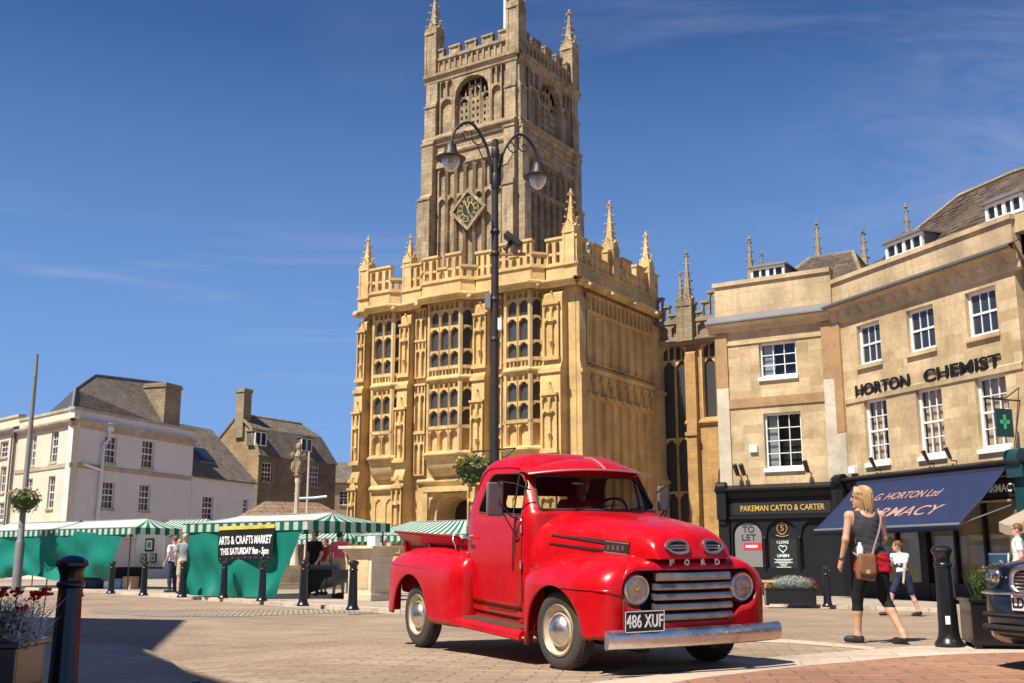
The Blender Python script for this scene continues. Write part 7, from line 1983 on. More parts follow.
for px, py in ((341, 601), (372, 601)):
    g_ = ground_at(px, py); e_ = empty('ground_weight', (g_.x, g_.y, g_.z + .07), 0, 'black domed rubber weight on the paving %s' % ('between bollard and green banner stall' if px < 350 else 'right in front of the cream plinth'.replace('right ', '')), 'weight', 'rubber weights by the plinth')
    m = MB(); m.lathe([(.26, 0), (.25, .05), (.17, .12), (.07, .15), (.001, .155)], 16); m.build('dome', MAT['rubber'], e_, 50)
# ------------------------------------------------------------------ bollards
def make_bollard():
    r = empty('bollard', (0, 0, 0))
    m = MB(); m.lathe([(.145, 0), (.145, .03), (.125, .055), (.108, .09), (.102, .13), (.100, .14), (.082, .77), (.081, .78)], 12); m.build('shaft', MAT['black_paint'], r, 28)
    m = MB(); m.lathe([(.081, .775), (.092, .785), (.097, .80), (.092, .818), (.078, .825)], 20); m.build('collar', MAT['black_paint'], r, 50)
    m = MB(); m.lathe([(.078, .82), (.078, .86), (.098, .915), (.112, .93), (.113, .948), (.104, .968), (.075, .99), (.03, 1.003), (.001, 1.005)], 12); m.build('cap', MAT['black_paint'], r, 25)
    return r
proto = make_bollard()
def put_bollard(x, y, z, label, first=[True], h=1.0):
    b_ = proto if first[0] else copy_tree(proto)
    first[0] = False; b_.location = (x, y, z); b_.scale = (h, h, h); b_.rotation_euler = (0, 0, random.uniform(0, 6))
    tag(b_, label, 'bollard', 'black bollards around the square'); return b_
where = [(81.7, 30.5, 'black bollard standing behind the big near one, against the long green sheet'), (113, 33.4, 'black bollard beside the open end of the long green sheet'), (145.5, 31.5, 'black bollard in front of the print stall'), (184, 29.8, 'black bollard at the gap between the two green stalls, beside the shoppers'),
         (225, 29.0, 'black bollard beneath the words ARTS on the banner'), (263.5, 26.9, 'black bollard beneath the word MARKET on the banner'), (304.5, 24.0, 'black bollard at the slanting edge of the banner stall sheet'), (353.8, 21.8, 'black bollard in front of the cream stone plinth')]
for px, Y, lab in where:
    p = at(px, 562, Y); put_bollard(p.x, p.y, gz(p.x, p.y) + (.08 if Y > 23 else .085), lab, h=.96)
p = at(72.5, 562, 7.7); put_bollard(p.x, p.y, gz(p.x, p.y) + .02, 'large near black bollard beside the planter of red geraniums', h=.985)
p = ground_at(828, 609); put_bollard(p.x, p.y, p.z + .05, 'black bollard between the walking woman and the planter with silver bush', h=1.0)
p = ground_at(950, 647.5); nbol = put_bollard(p.x, p.y, p.z + .01, 'black bollard with a white sticker beside the planter and dark car', h=1.0)
d_ = (CAM - Vector((p.x, p.y, CAM.z))).normalized(); rr = .092
stx = MB(); Mx = Matrix.Translation((d_.x * .094, d_.y * .094, .26)) @ Matrix.Rotation(math.atan2(d_.x, -d_.y), 4, 'Z'); Mx = Matrix.Rotation(-nbol.rotation_euler.z, 4, 'Z') @ Mx
stx.box(-.022, .022, -.01, .004, -.04, .04, T=Mx); stx.build('sticker', MAT['white_letter'], nbol)
# ------------------------------------------------------------------ plants
def foliage(mb, c, r, n, size, rnd, up=.4, squash=1.):
    """n small leaves through a volume"""
    for _ in range(n):
        while True:
            v = Vector((rnd.uniform(-1, 1), rnd.uniform(-1, 1), rnd.uniform(-1, 1)))
            if .15 < v.length < 1: break
        p = Vector((c[0] + v.x * r[0], c[1] + v.y * r[1], c[2] + v.z * r[2])); s_ = size * rnd.uniform(.6, 1.4)
        n_ = (v + Vector((rnd.uniform(-.8, .8), rnd.uniform(-.8, .8), rnd.uniform(-.3, 1) + up))).normalized(); a = n_.orthogonal().normalized(); a.rotate(Matrix.Rotation(rnd.uniform(0, 6.28), 3, n_)); b = n_.cross(a)
        mb.add([p - a * s_, p + b * s_ * .35, p + a * s_ + n_ * s_ * .3, p - b * s_ * .35], [(0, 1, 2, 3)])
def stems(mb, c, r, n, L, wdt, rnd, spread=.5):
    for _ in range(n):
        p = Vector((c[0] + rnd.uniform(-1, 1) * r[0], c[1] + rnd.uniform(-1, 1) * r[1], c[2])); d = Vector((rnd.uniform(-spread, spread), rnd.uniform(-spread, spread), 1)).normalized(); l = L * rnd.uniform(.5, 1.1)
        a = d.orthogonal().normalized() * wdt; q = p + d * l * .55 + Vector((d.x, d.y, 0)) * l * .1; e = p + d * l + Vector((d.x, d.y, -.2)) * l * .3
        mb.add([p - a, p + a, q + a, q - a, e], [(0, 1, 2, 3), (3, 2, 4)])
def blooms(mb, c, r, n, size, rnd):
    for _ in range(n):
        p = Vector((c[0] + rnd.uniform(-1, 1) * r[0], c[1] + rnd.uniform(-1, 1) * r[1], c[2] + rnd.uniform(-1, 1) * r[2]))
        for k in range(14):
            v = Vector((rnd.gauss(0, 1), rnd.gauss(0, 1), rnd.gauss(.3, 1))).normalized(); a = v.orthogonal().normalized(); a.rotate(Matrix.Rotation(rnd.uniform(0, 6), 3, v)); a *= size * rnd.uniform(.25, .42); b = v.cross(a); o = p + v * size * rnd.uniform(.3, .62)
            mb.add([o - a - b, o + a - b, o + a + b, o - a + b], [(0, 1, 2, 3)])
def planter_box(name, loc, rz, wx, wy, h, label, mat='black_paint'):
    e = empty(name, loc, rz, label, 'planter')
    m = MB(); t = .03
    m.box(-wx, wx, -wy, -wy + t, .04, h); m.box(-wx, wx, wy - t, wy, .04, h); m.box(-wx, -wx + t, -wy + t, wy - t, .04, h); m.box(wx - t, wx, -wy + t, wy - t, .04, h)
    for sx in (-1, 1):
        for sy in (-1, 1): m.box(sx * (wx - .05) - .03, sx * (wx - .05) + .03, sy * (wy - .05) - .03, sy * (wy - .05) + .03, 0, .06)
    m.build('box', MAT[mat], e, None, bevel=.006)
    m = MB(); r_ = .035
    m.box(-wx - .02, wx + .02, -wy - .02, -wy + .03, h, h + .03); m.box(-wx - .02, wx + .02, wy - .03, wy + .02, h, h + .03); m.box(-wx - .02, -wx + .03, -wy + .03, wy - .03, h, h + .03); m.box(wx - .03, wx + .02, -wy + .03, wy - .03, h, h + .03)
    m.build('rim', MAT[mat], e, None, bevel=.005)
    m = MB(); m.box(-wx + t, wx - t, -wy + t, wy - t, h - .08, h - .05); m.build('soil', MAT['board_mat'], e)
    return e
rnd = random.Random(4)
# near left planter: silver foliage and red geraniums
pl = planter_box('planter', (-3.64, 6.42, gz(-3.5, 6.4) + .0), R(4), .86, .24, .50, 'dark planter with silver foliage and red geraniums beside the large near bollard')
m = MB(); stems(m, (0, 0, .46), (.82, .2, 0), 1500, .36, .0035, rnd, .55)
for q in range(44): foliage(m, (rnd.uniform(-.8, .92), rnd.uniform(-.24, .2), rnd.uniform(.56, .80)), (.14, .12, .10), 330, .0125, rnd, .6)
m.T = None; m.build('silver_foliage', MAT['leaf_silver'], pl)
m = MB(); foliage(m, (.1, -.05, .58), (.8, .28, .13), 1500, .026, rnd); foliage(m, (.62, -.14, .62), (.26, .16, .12), 700, .022, rnd); m.build('green_leaves', MAT['leaf'], pl)
m = MB(); fs2 = MB()
for cx_, cz_ in ((.05, .78), (.22, .81), (.36, .77), (.76, .80), (-.1, .72), (-.3, .78), (.12, .74), (.52, .76), (.62, .72), (.30, .70), (.68, .80), (.86, .78), (.92, .80), (.58, .81), (.80, .70)): blooms(m, (cx_, -.1 + .1 * cx_, cz_), (.03, .028, .022), 16, .017, rnd); fs2.tube([(cx_, -.1, .5), (cx_ + .01, -.1 + .05 * cx_, cz_ - .1), (cx_, -.1 + .1 * cx_, cz_)], .003, 4)
m.build('red_flowers', MAT['petal_red'], pl); fs2.build('flower_stem', MAT['leaf'], pl)
# middle planter
g_ = ground_at(793, 608.5)
pm = planter_box('planter', (g_.x, g_.y + .25, g_.z + .07), R(-6), .63, .22, .40, 'black planter with silver bush standing in front of the black shopfront')
m = MB(); stems(m, (.1, 0, .36), (.38, .14, 0), 500, .42, .008, rnd, .6); foliage(m, (.1, 0, .58), (.46, .22, .18), 1500, .025, rnd); m.build('silver_foliage', MAT['leaf_silver'], pm)
m = MB(); foliage(m, (-.3, 0, .45), (.3, .2, .12), 500, .03, rnd); foliage(m, (.5, 0, .45), (.16, .2, .12), 250, .03, rnd); m.build('green_leaves', MAT['leaf'], pm)
m = MB(); blooms(m, (.62, -.1, .52), (.08, .08, .10), 9, .03, rnd); m.build('red_flowers', MAT['petal_red'], pm)
m = MB(); blooms(m, (-.35, -.1, .52), (.25, .08, .06), 12, .022, rnd); m.build('yellow_flowers', MAT['petal_yellow'], pm)
# right planter
pr = planter_box('planter', (5.12, 11.05, gz(5.1, 11) + .01), R(-12), .58, .30, .44, 'black planter of green bushy plants between bollard and dark car')
m = MB(); foliage(m, (-.10, 0, .62), (.42, .26, .22), 2200, .026, rnd, .8); stems(m, (-.1, 0, .42), (.38, .2, 0), 260, .42, .006, rnd, .35); m.build('green_leaves', MAT['leaf'], pr)
m = MB(); blooms(m, (-.12, -.1, .70), (.30, .18, .14), 40, .014, rnd); m.build('white_flowers', MAT['petal_white'], pr)
m = MB(); blooms(m, (.1, -.15, .52), (.28, .12, .08), 16, .018, rnd); m.build('yellow_flowers', MAT['petal_yellow'], pr)
m = MB(); blooms(m, (-.15, -.1, .66), (.30, .18, .12), 12, .020, rnd); m.build('pink_flowers', MAT['petal_pink'], pr)
# ------------------------------------------------------------------ hanging baskets
def basket(c, r, label, chain_top):
    e = empty('hanging_basket', c, 0, label, 'hanging basket', 'hanging baskets of flowers')
    m = MB(); m.lathe([(.02, -r * .75), (r * .5, -r * .62), (r * .8, -r * .3), (r * .85, 0)], 14); m.build('bowl', MAT['leaf_dark'], e, 50)
    m = MB(); rn = random.Random(3); foliage(m, (0, 0, r * .1), (r, r, r * .55), 420, r * .13, rn); foliage(m, (0, 0, -r * .45), (r * .9, r * .9, r * .5), 200, r * .11, rn); m.build('foliage', MAT['leaf'], e)
    for mt, k in (('petal_yellow', 26), ('petal_white', 14), ('petal_pink', 12)):
        m = MB(); blooms(m, (0, 0, r * .28), (r * .8, r * .8, r * .4), k, r * .10, rn); m.build(mt.split('_')[1] + '_flowers', MAT[mt], e)
    m = MB()
    for k in range(3): m.tube([(r * .7 * math.cos(k * 2.1), r * .7 * math.sin(k * 2.1), 0), (0, 0, chain_top)], .006, 4)
    m.build('chain', MAT['dark_iron'], e)
    return e
# ------------------------------------------------------------------ double street lamp in front of the porch
lp = at(494, 562, 21.0); LX, LY = lp.x, lp.y; lz = gz(LX, LY)
lam = empty('street_lamp', (LX, LY, lz), 0, 'tall black street lamp with two scrolled arms in front of the porch', 'street lamp')
def hz(py): return at(494, py, 21.0).z - lz
m = MB(); m.lathe([(.16, 0), (.16, .9), (.12, 1.0), (.10, 1.1), (.088, hz(455)), (.078, hz(300)), (.066, hz(200)), (.064, hz(140)), (.03, hz(139)), (.001, hz(138.5))], 16)
for py in (232, 254, 300, 340): m.lathe([(.08, hz(py) - .05), (.098, hz(py) - .02), (.098, hz(py) + .02), (.08, hz(py) + .05)], 16)
m.lathe([(.07, hz(190)), (.086, hz(188)), (.086, hz(176)), (.07, hz(174))], 16); m.lathe([(.07, hz(158)), (.086, hz(156)), (.086, hz(150)), (.07, hz(148))], 16)
m.build('post', MAT['dark_iron'], lam, 40)
ax = Vector((-.86, -.51, 0)).normalized()
def lamp_arm(sg):
    m = MB(); d = ax * sg
    zb_, zt_ = hz(180), hz(137)
    P_ = [d * .10 + Vector((0, 0, zb_ - .1)), d * .12 + Vector((0, 0, zb_ + .35)), d * .26 + Vector((0, 0, zt_ - .15)), d * .58 + Vector((0, 0, zt_ + .18)), d * .92 + Vector((0, 0, zt_ - .02)), d * 1.03 + Vector((0, 0, zt_ - .42))]
    m.tube(catmull(P_, 8), .032, 8)
    def spiral(c, r0, a0, turns, dirn):
        pts = []
        for k in range(22):
            t = k / 21; a = a0 + dirn * turns * 2 * PI * t; r = r0 * (1 - .78 * t); pts.append(c + d * (r * math.cos(a)) + Vector((0, 0, r * math.sin(a))))
        m.tube(pts, .014, 5)
    spiral(d * .40 + Vector((0, 0, zt_ - .12)), .17, .6, 1.1, -1); spiral(d * .68 + Vector((0, 0, zt_ - .08)), .14, 2.4, 1.1, 1)
    m.tube([d * .12 + Vector((0, 0, zb_ + .3)), d * .3 + Vector((0, 0, zb_ + .42)), d * .42 + Vector((0, 0, zt_ - .28))], .014, 5)
    m.build('arm', MAT['dark_iron'], lam, 50)
    c = d * 1.03; z = zt_ - .42; T = Matrix.Translation((c.x, c.y, z))
    m = MB(); m.lathe([(.05, .06), (.11, .03), (.13, -.10), (.15, -.13), (.16, -.18), (.25, -.225), (.31, -.255), (.30, -.27), (.13, -.21)], 20, T=T, caps=False); ln = m.build('lantern', MAT['dark_iron'], lam, 40)
    m = MB(); m.lathe([(.19, -.24), (.185, -.32), (.14, -.43), (.07, -.51), (.001, -.54)], 20, T=T, caps=False); m.build('lamp_glass', MAT['lamp_glass'], ln, 60)
lamp_arm(1); lamp_arm(-1)
m = MB(); zf_ = hz(254); m.box(-.12, .62, -.04, .04, zf_ - .03, zf_ + .02); fl_ = m.build('floodlight_bracket', MAT['wood'], lam)
T = Matrix.Translation((.36, -.05, zf_ + .28)) @ Matrix.Rotation(R(38), 4, 'Y'); m = MB(); m.box(-.20, .22, -.16, .16, -.06, .06, T=T); m.box(-.05, .05, -.02, .02, -.28, -.05, T=T); m.build('floodlight', MAT['dark_iron'], lam, None, bevel=.02)
m = MB(); z = hz(302); m.box(-.20, -.08, -.10, .04, z - .15, z + .15); m.build('control_box', MAT['grey_poster'], lam, None, bevel=.01)
m = MB(); z = hz(325); m.box(.06, .14, -.12, -.08, z - .12, z + .12); m.build('small_notice', MAT['white_letter'], lam, None, bevel=.005)
zb_ = hz(453); m = MB(); m.tube([(-.42, -.05, zb_ + .02), (.42, .05, zb_ + .10)], .02, 6); m.tube([(-.42, -.05, zb_ + .02), (-.1, 0, zb_ - .22)], .012, 5); m.tube([(.42, .05, zb_ + .1), (.1, 0, zb_ - .18)], .012, 5); m.build('basket_bracket', MAT['dark_iron'], lam, 40)
basket((LX - .40, LY - .10, lz + zb_ - .30), .40, 'hanging basket of yellow and white flowers on the tall street lamp', .30)
# pole at the left with its basket
p = at(18.5, 562, 40); tz = at(37.5, 354, 40).z; gp_ = gz(p.x, p.y) + .07
pol = empty('lamp_column', (p.x, p.y, gp_), 0, 'grey steel column with flower basket in front of the long green stall', 'lamp column')
m = MB(); m.lathe([(.16, 0), (.16, 1.6), (.13, 1.72), (.115, 1.75), (.075, tz - gp_ - .9), (.09, tz - gp_ - .88), (.075, tz - gp_ - .8), (.055, tz - gp_)], 14); m.build('pole', MAT['pole_grey'], pol, 30)
m = MB(); m.tube([(-.25, 0, 5.9), (.1, 0, 5.9)], .012, 5); m.tube([(.0, -.05, 3.2), (.0, -.28, 3.25)], .02, 5); m.build('bracket', MAT['dark_iron'], pol)
bz = at(25, 499, 40).z
basket((p.x + .12, p.y - .22, bz), .58, 'hanging basket of orange and yellow flowers on the grey steel column', .35)
# ------------------------------------------------------------------ dark car at the right edge
CRX, CRY = 4.83, 8.50
cz = gz(4.2, 8.3)
car = empty('parked_car', (CRX, CRY, cz), 0, 'dark navy car with chrome grille surround beside the green bushy planter', 'car')
cf = Vector((-.978, -.208, 0)).normalized(); cl = Vector((-cf.y, cf.x, 0))
car.matrix_world = Matrix(((cf.x, cl.x, 0, CRX), (cf.y, cl.y, 0, CRY), (0, 0, 1, cz), (0, 0, 0, 1)))
# local: x forward from the front axle, y to the car's left (picture right), z up
secs = [(.86, .66, .26, .66), (.83, .76, .22, .76), (.76, .82, .20, .84), (.6, .87, .19, .89), (.3, .89, .19, .92), (-.2, .90, .19, .97), (-.7, .90, .19, 1.0), (-1.2, .90, .19, 1.0), (-2.4, .90, .19, 1.0), (-3.2, .86, .24, .98), (-3.6, .70, .40, .85)]
rings = []
for x in np.linspace(.86, -3.6, 60):
    w_, b_, t_ = [interp(-x, [-q[0] for q in secs], [q[i] for q in secs]) for i in (1, 2, 3)]
    ring = []
    for k in range(36):
        a = 2 * PI * k / 36; c_, s_ = math.cos(a), math.sin(a); e = .30
        y = w_ * abs(c_) ** e * (1 if c_ > 0 else -1); z = (b_ + t_) / 2 + (t_ - b_) / 2 * abs(s_) ** e * (1 if s_ > 0 else -1)
        if z > .8: z -= .05 * (y / w_) ** 2
        ring.append(Vector((x, y, z)))
    rings.append(ring)
m = MB(); m.loft(rings); cb2 = m.build('body', MAT['navy_car'], car, 40)
m = MB(); rings = []
for x, w_, z in ((-.75, .72, .98), (-1.35, .62, 1.38), (-1.6, .58, 1.44), (-2.5, .58, 1.45), (-3.1, .60, 1.35), (-3.55, .66, .98)):
    rings.append([Vector((x, -w_ * 1.08, .95)), Vector((x, -w_, z - .06)), Vector((x, -w_ * .8, z)), Vector((x, w_ * .8, z)), Vector((x, w_, z - .06)), Vector((x, w_ * 1.08, .95))])
m.loft(rings); m.build('cabin', MAT['pane'], car, 30)
def car_front(y, z):
    return .865 - .62 * max(0, abs(y) - .5) ** 1.6 - .12 * max(0, z - .62)
# grille with chrome surround
m = MB(); gp2 = []
for k in range(40):
    a = 2 * PI * k / 40; y = .33 * abs(math.cos(a)) ** .5 * (1 if math.cos(a) > 0 else -1); z = .70 + .105 * abs(math.sin(a)) ** .6 * (1 if math.sin(a) > 0 else -1); gp2.append(Vector((car_front(y, z) + .02, y, z)))
m.tube(gp2 + [gp2[0]], .022, 6, caps=False); gs = m.build('grille_surround', MAT['chrome'], car, 50)
m = MB(); m.add([p - Vector((.012, 0, 0)) for p in gp2], [tuple(range(40))]); m.build('grille', MAT['vent_dark'], gs)
m = MB()
for k in range(7): z = .62 + .027 * k; m.tube([(car_front(y, z) + .012, y, z) for y in np.linspace(-.3, .3, 9)], .006, 4)
m.build('grille_bars', MAT['chrome'], gs)
for s in (-1, 1):
    m = MB(); cy, cz_ = s * .62, .73; N_ = 24; R0 = []; R1 = []
    for k in range(N_):
        a = 2 * PI * k / N_; y = cy + .155 * abs(math.cos(a)) ** .7 * (1 if math.cos(a) > 0 else -1); z = cz_ + .10 * abs(math.sin(a)) ** .7 * (1 if math.sin(a) > 0 else -1); R0.append(Vector((car_front(y, z) - .06, y, z))); R1.append(Vector((car_front(y, z) + .025, cy + (y - cy) * .96, cz_ + (z - cz_) * .96)))
    m.loft([R0, R1]); hl = m.build('headlight', MAT['car_glass'], car, 40)
    m = MB(); m.ball((car_front(cy - s * .05, cz_) - .01, cy - s * .05, cz_), (.04, .06, .06), 14, 10); m.ball((car_front(cy + s * .07, cz_) - .01, cy + s * .07, cz_), (.03, .05, .05), 14, 10); m.build('reflector', MAT['chrome'], hl, 60)
m = MB(); m.prism([(-.20, .47), (.36, .47), (.36, .585), (-.20, .585)], 0, .865, .875); pc = m.build('number_plate', MAT['white_paint'], car, None, bevel=.003)
pc.location = (0, -.16, 0)
text_obj('plate_lettering', 'LD5', .105, MAT['ink'], pc, .002, .003, M=Matrix(((0, 0, 1, .8765), (1, 0, 0, -.09), (0, 1, 0, .527), (0, 0, 0, 1))), width=.19)
m = MB()
for z in (.43, .33): m.tube([(car_front(y, z) + .045, y, z) for y in np.linspace(-.76, .76, 19)], .02 if z > .4 else .03, 6)
m.build('bumper_strip', MAT['chassis'], car, 50)
m = MB(); m.tube([(car_front(y, .60) + .04, y, .60) for y in np.linspace(-.80, .80, 21)], .012, 6); m.build('chrome_strip', MAT['chrome'], car, 50)
for x in (-.02, -2.65):
    for s in (-1, 1):
        w0 = bpy.data.objects.new('wheel', None); COL.objects.link(w0); w0.parent = car; w0.location = (x, s * .80, .32); T = Matrix.Rotation(-s * PI / 2, 4, 'X')
        m = MB(); m.lathe([(.2, -.1), (.30, -.1), (.32, -.06), (.32, .07), (.30, .105), (.22, .105)], 32, T=T, caps=False); m.build('tyre', MAT['rubber'], w0, 45)
        m = MB(); m.lathe([(.22, .10), (.2, .06), (.08, .07), (.001, .08)], 24, T=T, caps=False); m.build('rim', MAT['grey_steel'], w0, 45)
# ------------------------------------------------------------------ beige canopy at the right edge
bp_ = at(1094, 562, 23.0); bzg = gz(bp_.x, bp_.y) + .08
um = empty('parasol', (bp_.x, bp_.y, bzg), 0, 'beige canvas parasol in front of the pharmacy, above the dark car', 'parasol')
m = MB(); n = 8; rim_ = [(1.75 * math.cos(2 * PI * (k + .5) / n), 1.75 * math.sin(2 * PI * (k + .5) / n), 1.88) for k in range(n)]
for k in range(n):
    a, b = Vector(rim_[k]), Vector(rim_[(k + 1) % n]); t = Vector((0, 0, 2.75)); P_ = []
    for j in range(7):
        u = j / 6; P_.append([t.lerp(a, u).lerp(t.lerp(b, u), v) - Vector((0, 0, .10 * math.sin(PI * v) * u)) for v in (0, .25, .5, .75, 1)])
    m.grid(P_)
    m.grid([[a.lerp(b, v) - Vector((0, 0, .10 * math.sin(PI * v))) for v in (0, .25, .5, .75, 1)], [a.lerp(b, v) - Vector((0, 0, .2 + .1 * math.sin(PI * v))) for v in (0, .25, .5, .75, 1)]])
m.build('canopy', MAT['canvas_beige'], um, 60)
m = MB(); m.tube([(0, 0, 0), (0, 0, 2.8)], .03, 8); m.build('pole', MAT['wood'], um, 40)
# ------------------------------------------------------------------ people: bodies as one continuous surface from rounded limbs
def sdf_mesh(name, prims, mats, parent, vox=.012, k=.025, cut=None, tex=0., seed=0):
    P0 = np.array([np.min([np.minimum(p[1], p[2]) - max(p[3], p[4]) if p[0] == 'c' else np.array(p[1]) - max(p[2]) for p in prims], axis=0)])[0] - 3 * vox
    P1 = np.array([np.max([np.maximum(p[1], p[2]) + max(p[3], p[4]) if p[0] == 'c' else np.array(p[1]) + max(p[2]) for p in prims], axis=0)])[0] + 3 * vox
    n = np.ceil((P1 - P0) / vox).astype(int) + 1
    g = [P0[i] + vox * np.arange(n[i]) for i in range(3)]
    X = np.stack(np.meshgrid(*g, indexing='ij'), -1)
    D = None
    for p in prims:
        if p[0] == 'c':
            a, b = np.array(p[1], float), np.array(p[2], float); ab = b - a; L2 = max(1e-9, ab @ ab)
            t = np.clip(((X - a) @ ab) / L2, 0, 1); d = np.linalg.norm(X - a - t[..., None] * ab, axis=-1) - (p[3] + (p[4] - p[3]) * t); kk = p[5] if len(p) > 5 else k
        else:
            c = np.array(p[1], float); r = np.array(p[2], float); Q = X - c
            if len(p) > 3 and p[3] is not None: Q = Q @ np.array(p[3])
            q = np.linalg.norm(Q / r, axis=-1); g2 = np.linalg.norm(Q / (r * r), axis=-1) + 1e-9; d = q * (q - 1) / g2; kk = p[4] if len(p) > 4 else k
        if D is None: D = d
        else:
            h = np.clip(.5 + .5 * (D - d) / kk, 0, 1); D = D * (1 - h) + d * h - kk * h * (1 - h)
    if cut: D = np.maximum(D, cut(X))
    if tex:
        D = D + tex * (np.sin(X[..., 0] * 46 + X[..., 2] * 31 + seed) * np.sin(X[..., 2] * 57 + X[..., 1] * 40) + .6 * np.sin(X[..., 2] * 95 + X[..., 0] * 24))
    S = D < 0
    # surface nets
    c = np.zeros(tuple(n - 1), bool); cnt = np.zeros(tuple(n - 1)); acc = np.zeros(tuple(n - 1) + (3,))
    sh = lambda A, o: A[o[0]:o[0] + n[0] - 1, o[1]:o[1] + n[1] - 1, o[2]:o[2] + n[2] - 1]
    cor = [(i, j, l) for i in (0, 1) for j in (0, 1) for l in (0, 1)]
    for o in cor:
        for ax_ in range(3):
            if o[ax_] == 0:
                o2 = tuple(v + (1 if i == ax_ else 0) for i, v in enumerate(o)); a, b = sh(D, o), sh(D, o2); x = (a < 0) != (b < 0)
                t = np.where(x, a / np.where(np.abs(a - b) < 1e-12, 1e-12, a - b), 0); pos = np.zeros(a.shape + (3,))
                for i in range(3): pos[..., i] = o[i] + (t if i == ax_ else 0)
                acc += np.where(x[..., None], pos, 0); cnt += x
    act = cnt > 0; idx = -np.ones(act.shape, int); idx[act] = np.arange(act.sum())
    ijk = np.argwhere(act); V = (ijk + acc[act] / cnt[act][:, None]) * vox + P0
    F_ = []
    for ax_ in range(3):
        o1, o2 = [i for i in range(3) if i != ax_]
        A = S.take(range(0, n[ax_] - 1), ax_); B = S.take(range(1, n[ax_]), ax_); E_ = np.argwhere(A != B)
        for e in E_:
            if e[o1] < 1 or e[o2] < 1 or e[o1] >= n[o1] - 1 or e[o2] >= n[o2] - 1: continue
            q = []
            for da, db in ((-1, -1), (0, -1), (0, 0), (-1, 0)):
                f = e.copy(); f[o1] += da; f[o2] += db; q.append(idx[tuple(f)])
            if min(q) < 0: continue
            flip = S[tuple(e)] ^ (ax_ == 1)
            F_.append(q if flip else q[::-1])
    return link_mesh(name, V.tolist(), [tuple(int(i) for i in f) for f in F_], mats, None, parent, 180)
def V3(*a): return np.array(a, float)
def hand_prims(w, d, side, s=1., curl=.5, fwd=None):
    """palm and five fingers; w wrist, d forearm direction, side = direction of the thumb"""
    d = np.array(d, float); d /= np.linalg.norm(d); th = np.array(side, float); th -= d * (th @ d); th /= np.linalg.norm(th); nr = np.cross(d, th)
    P = []
    if fwd is not None and nr @ np.array(fwd) < 0: nr = -nr
    pc = w + d * .05 * s
    P.append(('c', w, w + d * .075 * s, .026 * s, .030 * s, .02)); P.append(('c', w + d * .03 * s + th * .018 * s, w + d * .085 * s + th * .022 * s, .018 * s, .016 * s, .015)); P.append(('c', w + d * .03 * s - th * .018 * s, w + d * .08 * s - th * .024 * s, .018 * s, .015 * s, .015))
    for k, L in zip((.03, .0105, -.0095, -.029), (.066, .076, .070, .054)):
        a = w + d * .085 * s + th * k * s; b = a + (d * .6 + nr * curl * .35) * L * .6 * s; c = b + (d * (.85 - curl) + nr * curl) * L * .55 * s
        P.append(('c', a, b, .0098 * s, .0088 * s, .004)); P.append(('c', b, c, .0088 * s, .0072 * s, .004))
    a = w + d * .03 * s + th * .028 * s; b = a + (d * .55 + th * .6 + nr * .25) * .045 * s; c = b + (d * .85 + th * .12 + nr * .3) * .034 * s
    P.append(('c', a, b, .0125 * s, .0105 * s, .008)); P.append(('c', b, c, .0105 * s, .0085 * s, .004)); return P
def head_prims(c, f, s=1.):
    """skull, jaw, nose, ears; c centre of the head, f looking direction (level)"""
    f = np.array(f, float); f /= np.linalg.norm(f); l = np.array((-f[1], f[0], 0)); l /= np.linalg.norm(l); u = np.cross(f, l); M = np.stack([f, l, u], 1)
    P = [('e', c + u * .03 * s - f * .01 * s, (.098 * s, .078 * s, .100 * s), M, .02), ('e', c - u * .05 * s + f * .022 * s, (.066 * s, .056 * s, .070 * s), M, .03),
         ('c', c + f * .088 * s + u * .012 * s, c + f * .105 * s - u * .022 * s, .008 * s, .014 * s, .012), ('e', c + f * .080 * s - u * .060 * s, (.014 * s, .026 * s, .010 * s), M, .008), ('e', c + f * .075 * s - u * .098 * s, (.018 * s, .022 * s, .016 * s), M, .02)]
    for sg in (-1, 1): P.append(('e', c + l * sg * .080 * s - f * .005 * s, (.020 * s, .010 * s, .032 * s), M, .008)); P.append(('e', c + f * .078 * s + l * sg * .034 * s + u * .032 * s, (.014 * s, .022 * s, .008 * s), M, .012))
    return P, f, l, u
def eyes(c, f, l, u, parent, s=1.):
    m = MB()
    for sg in (-1, 1):
        p = c + f * .086 * s + l * sg * .032 * s + u * .012 * s; m.ball(tuple(p), (.010 * s,) * 3, 8, 6)
    m.build('eye', MAT['hair_dark'], parent, 60)
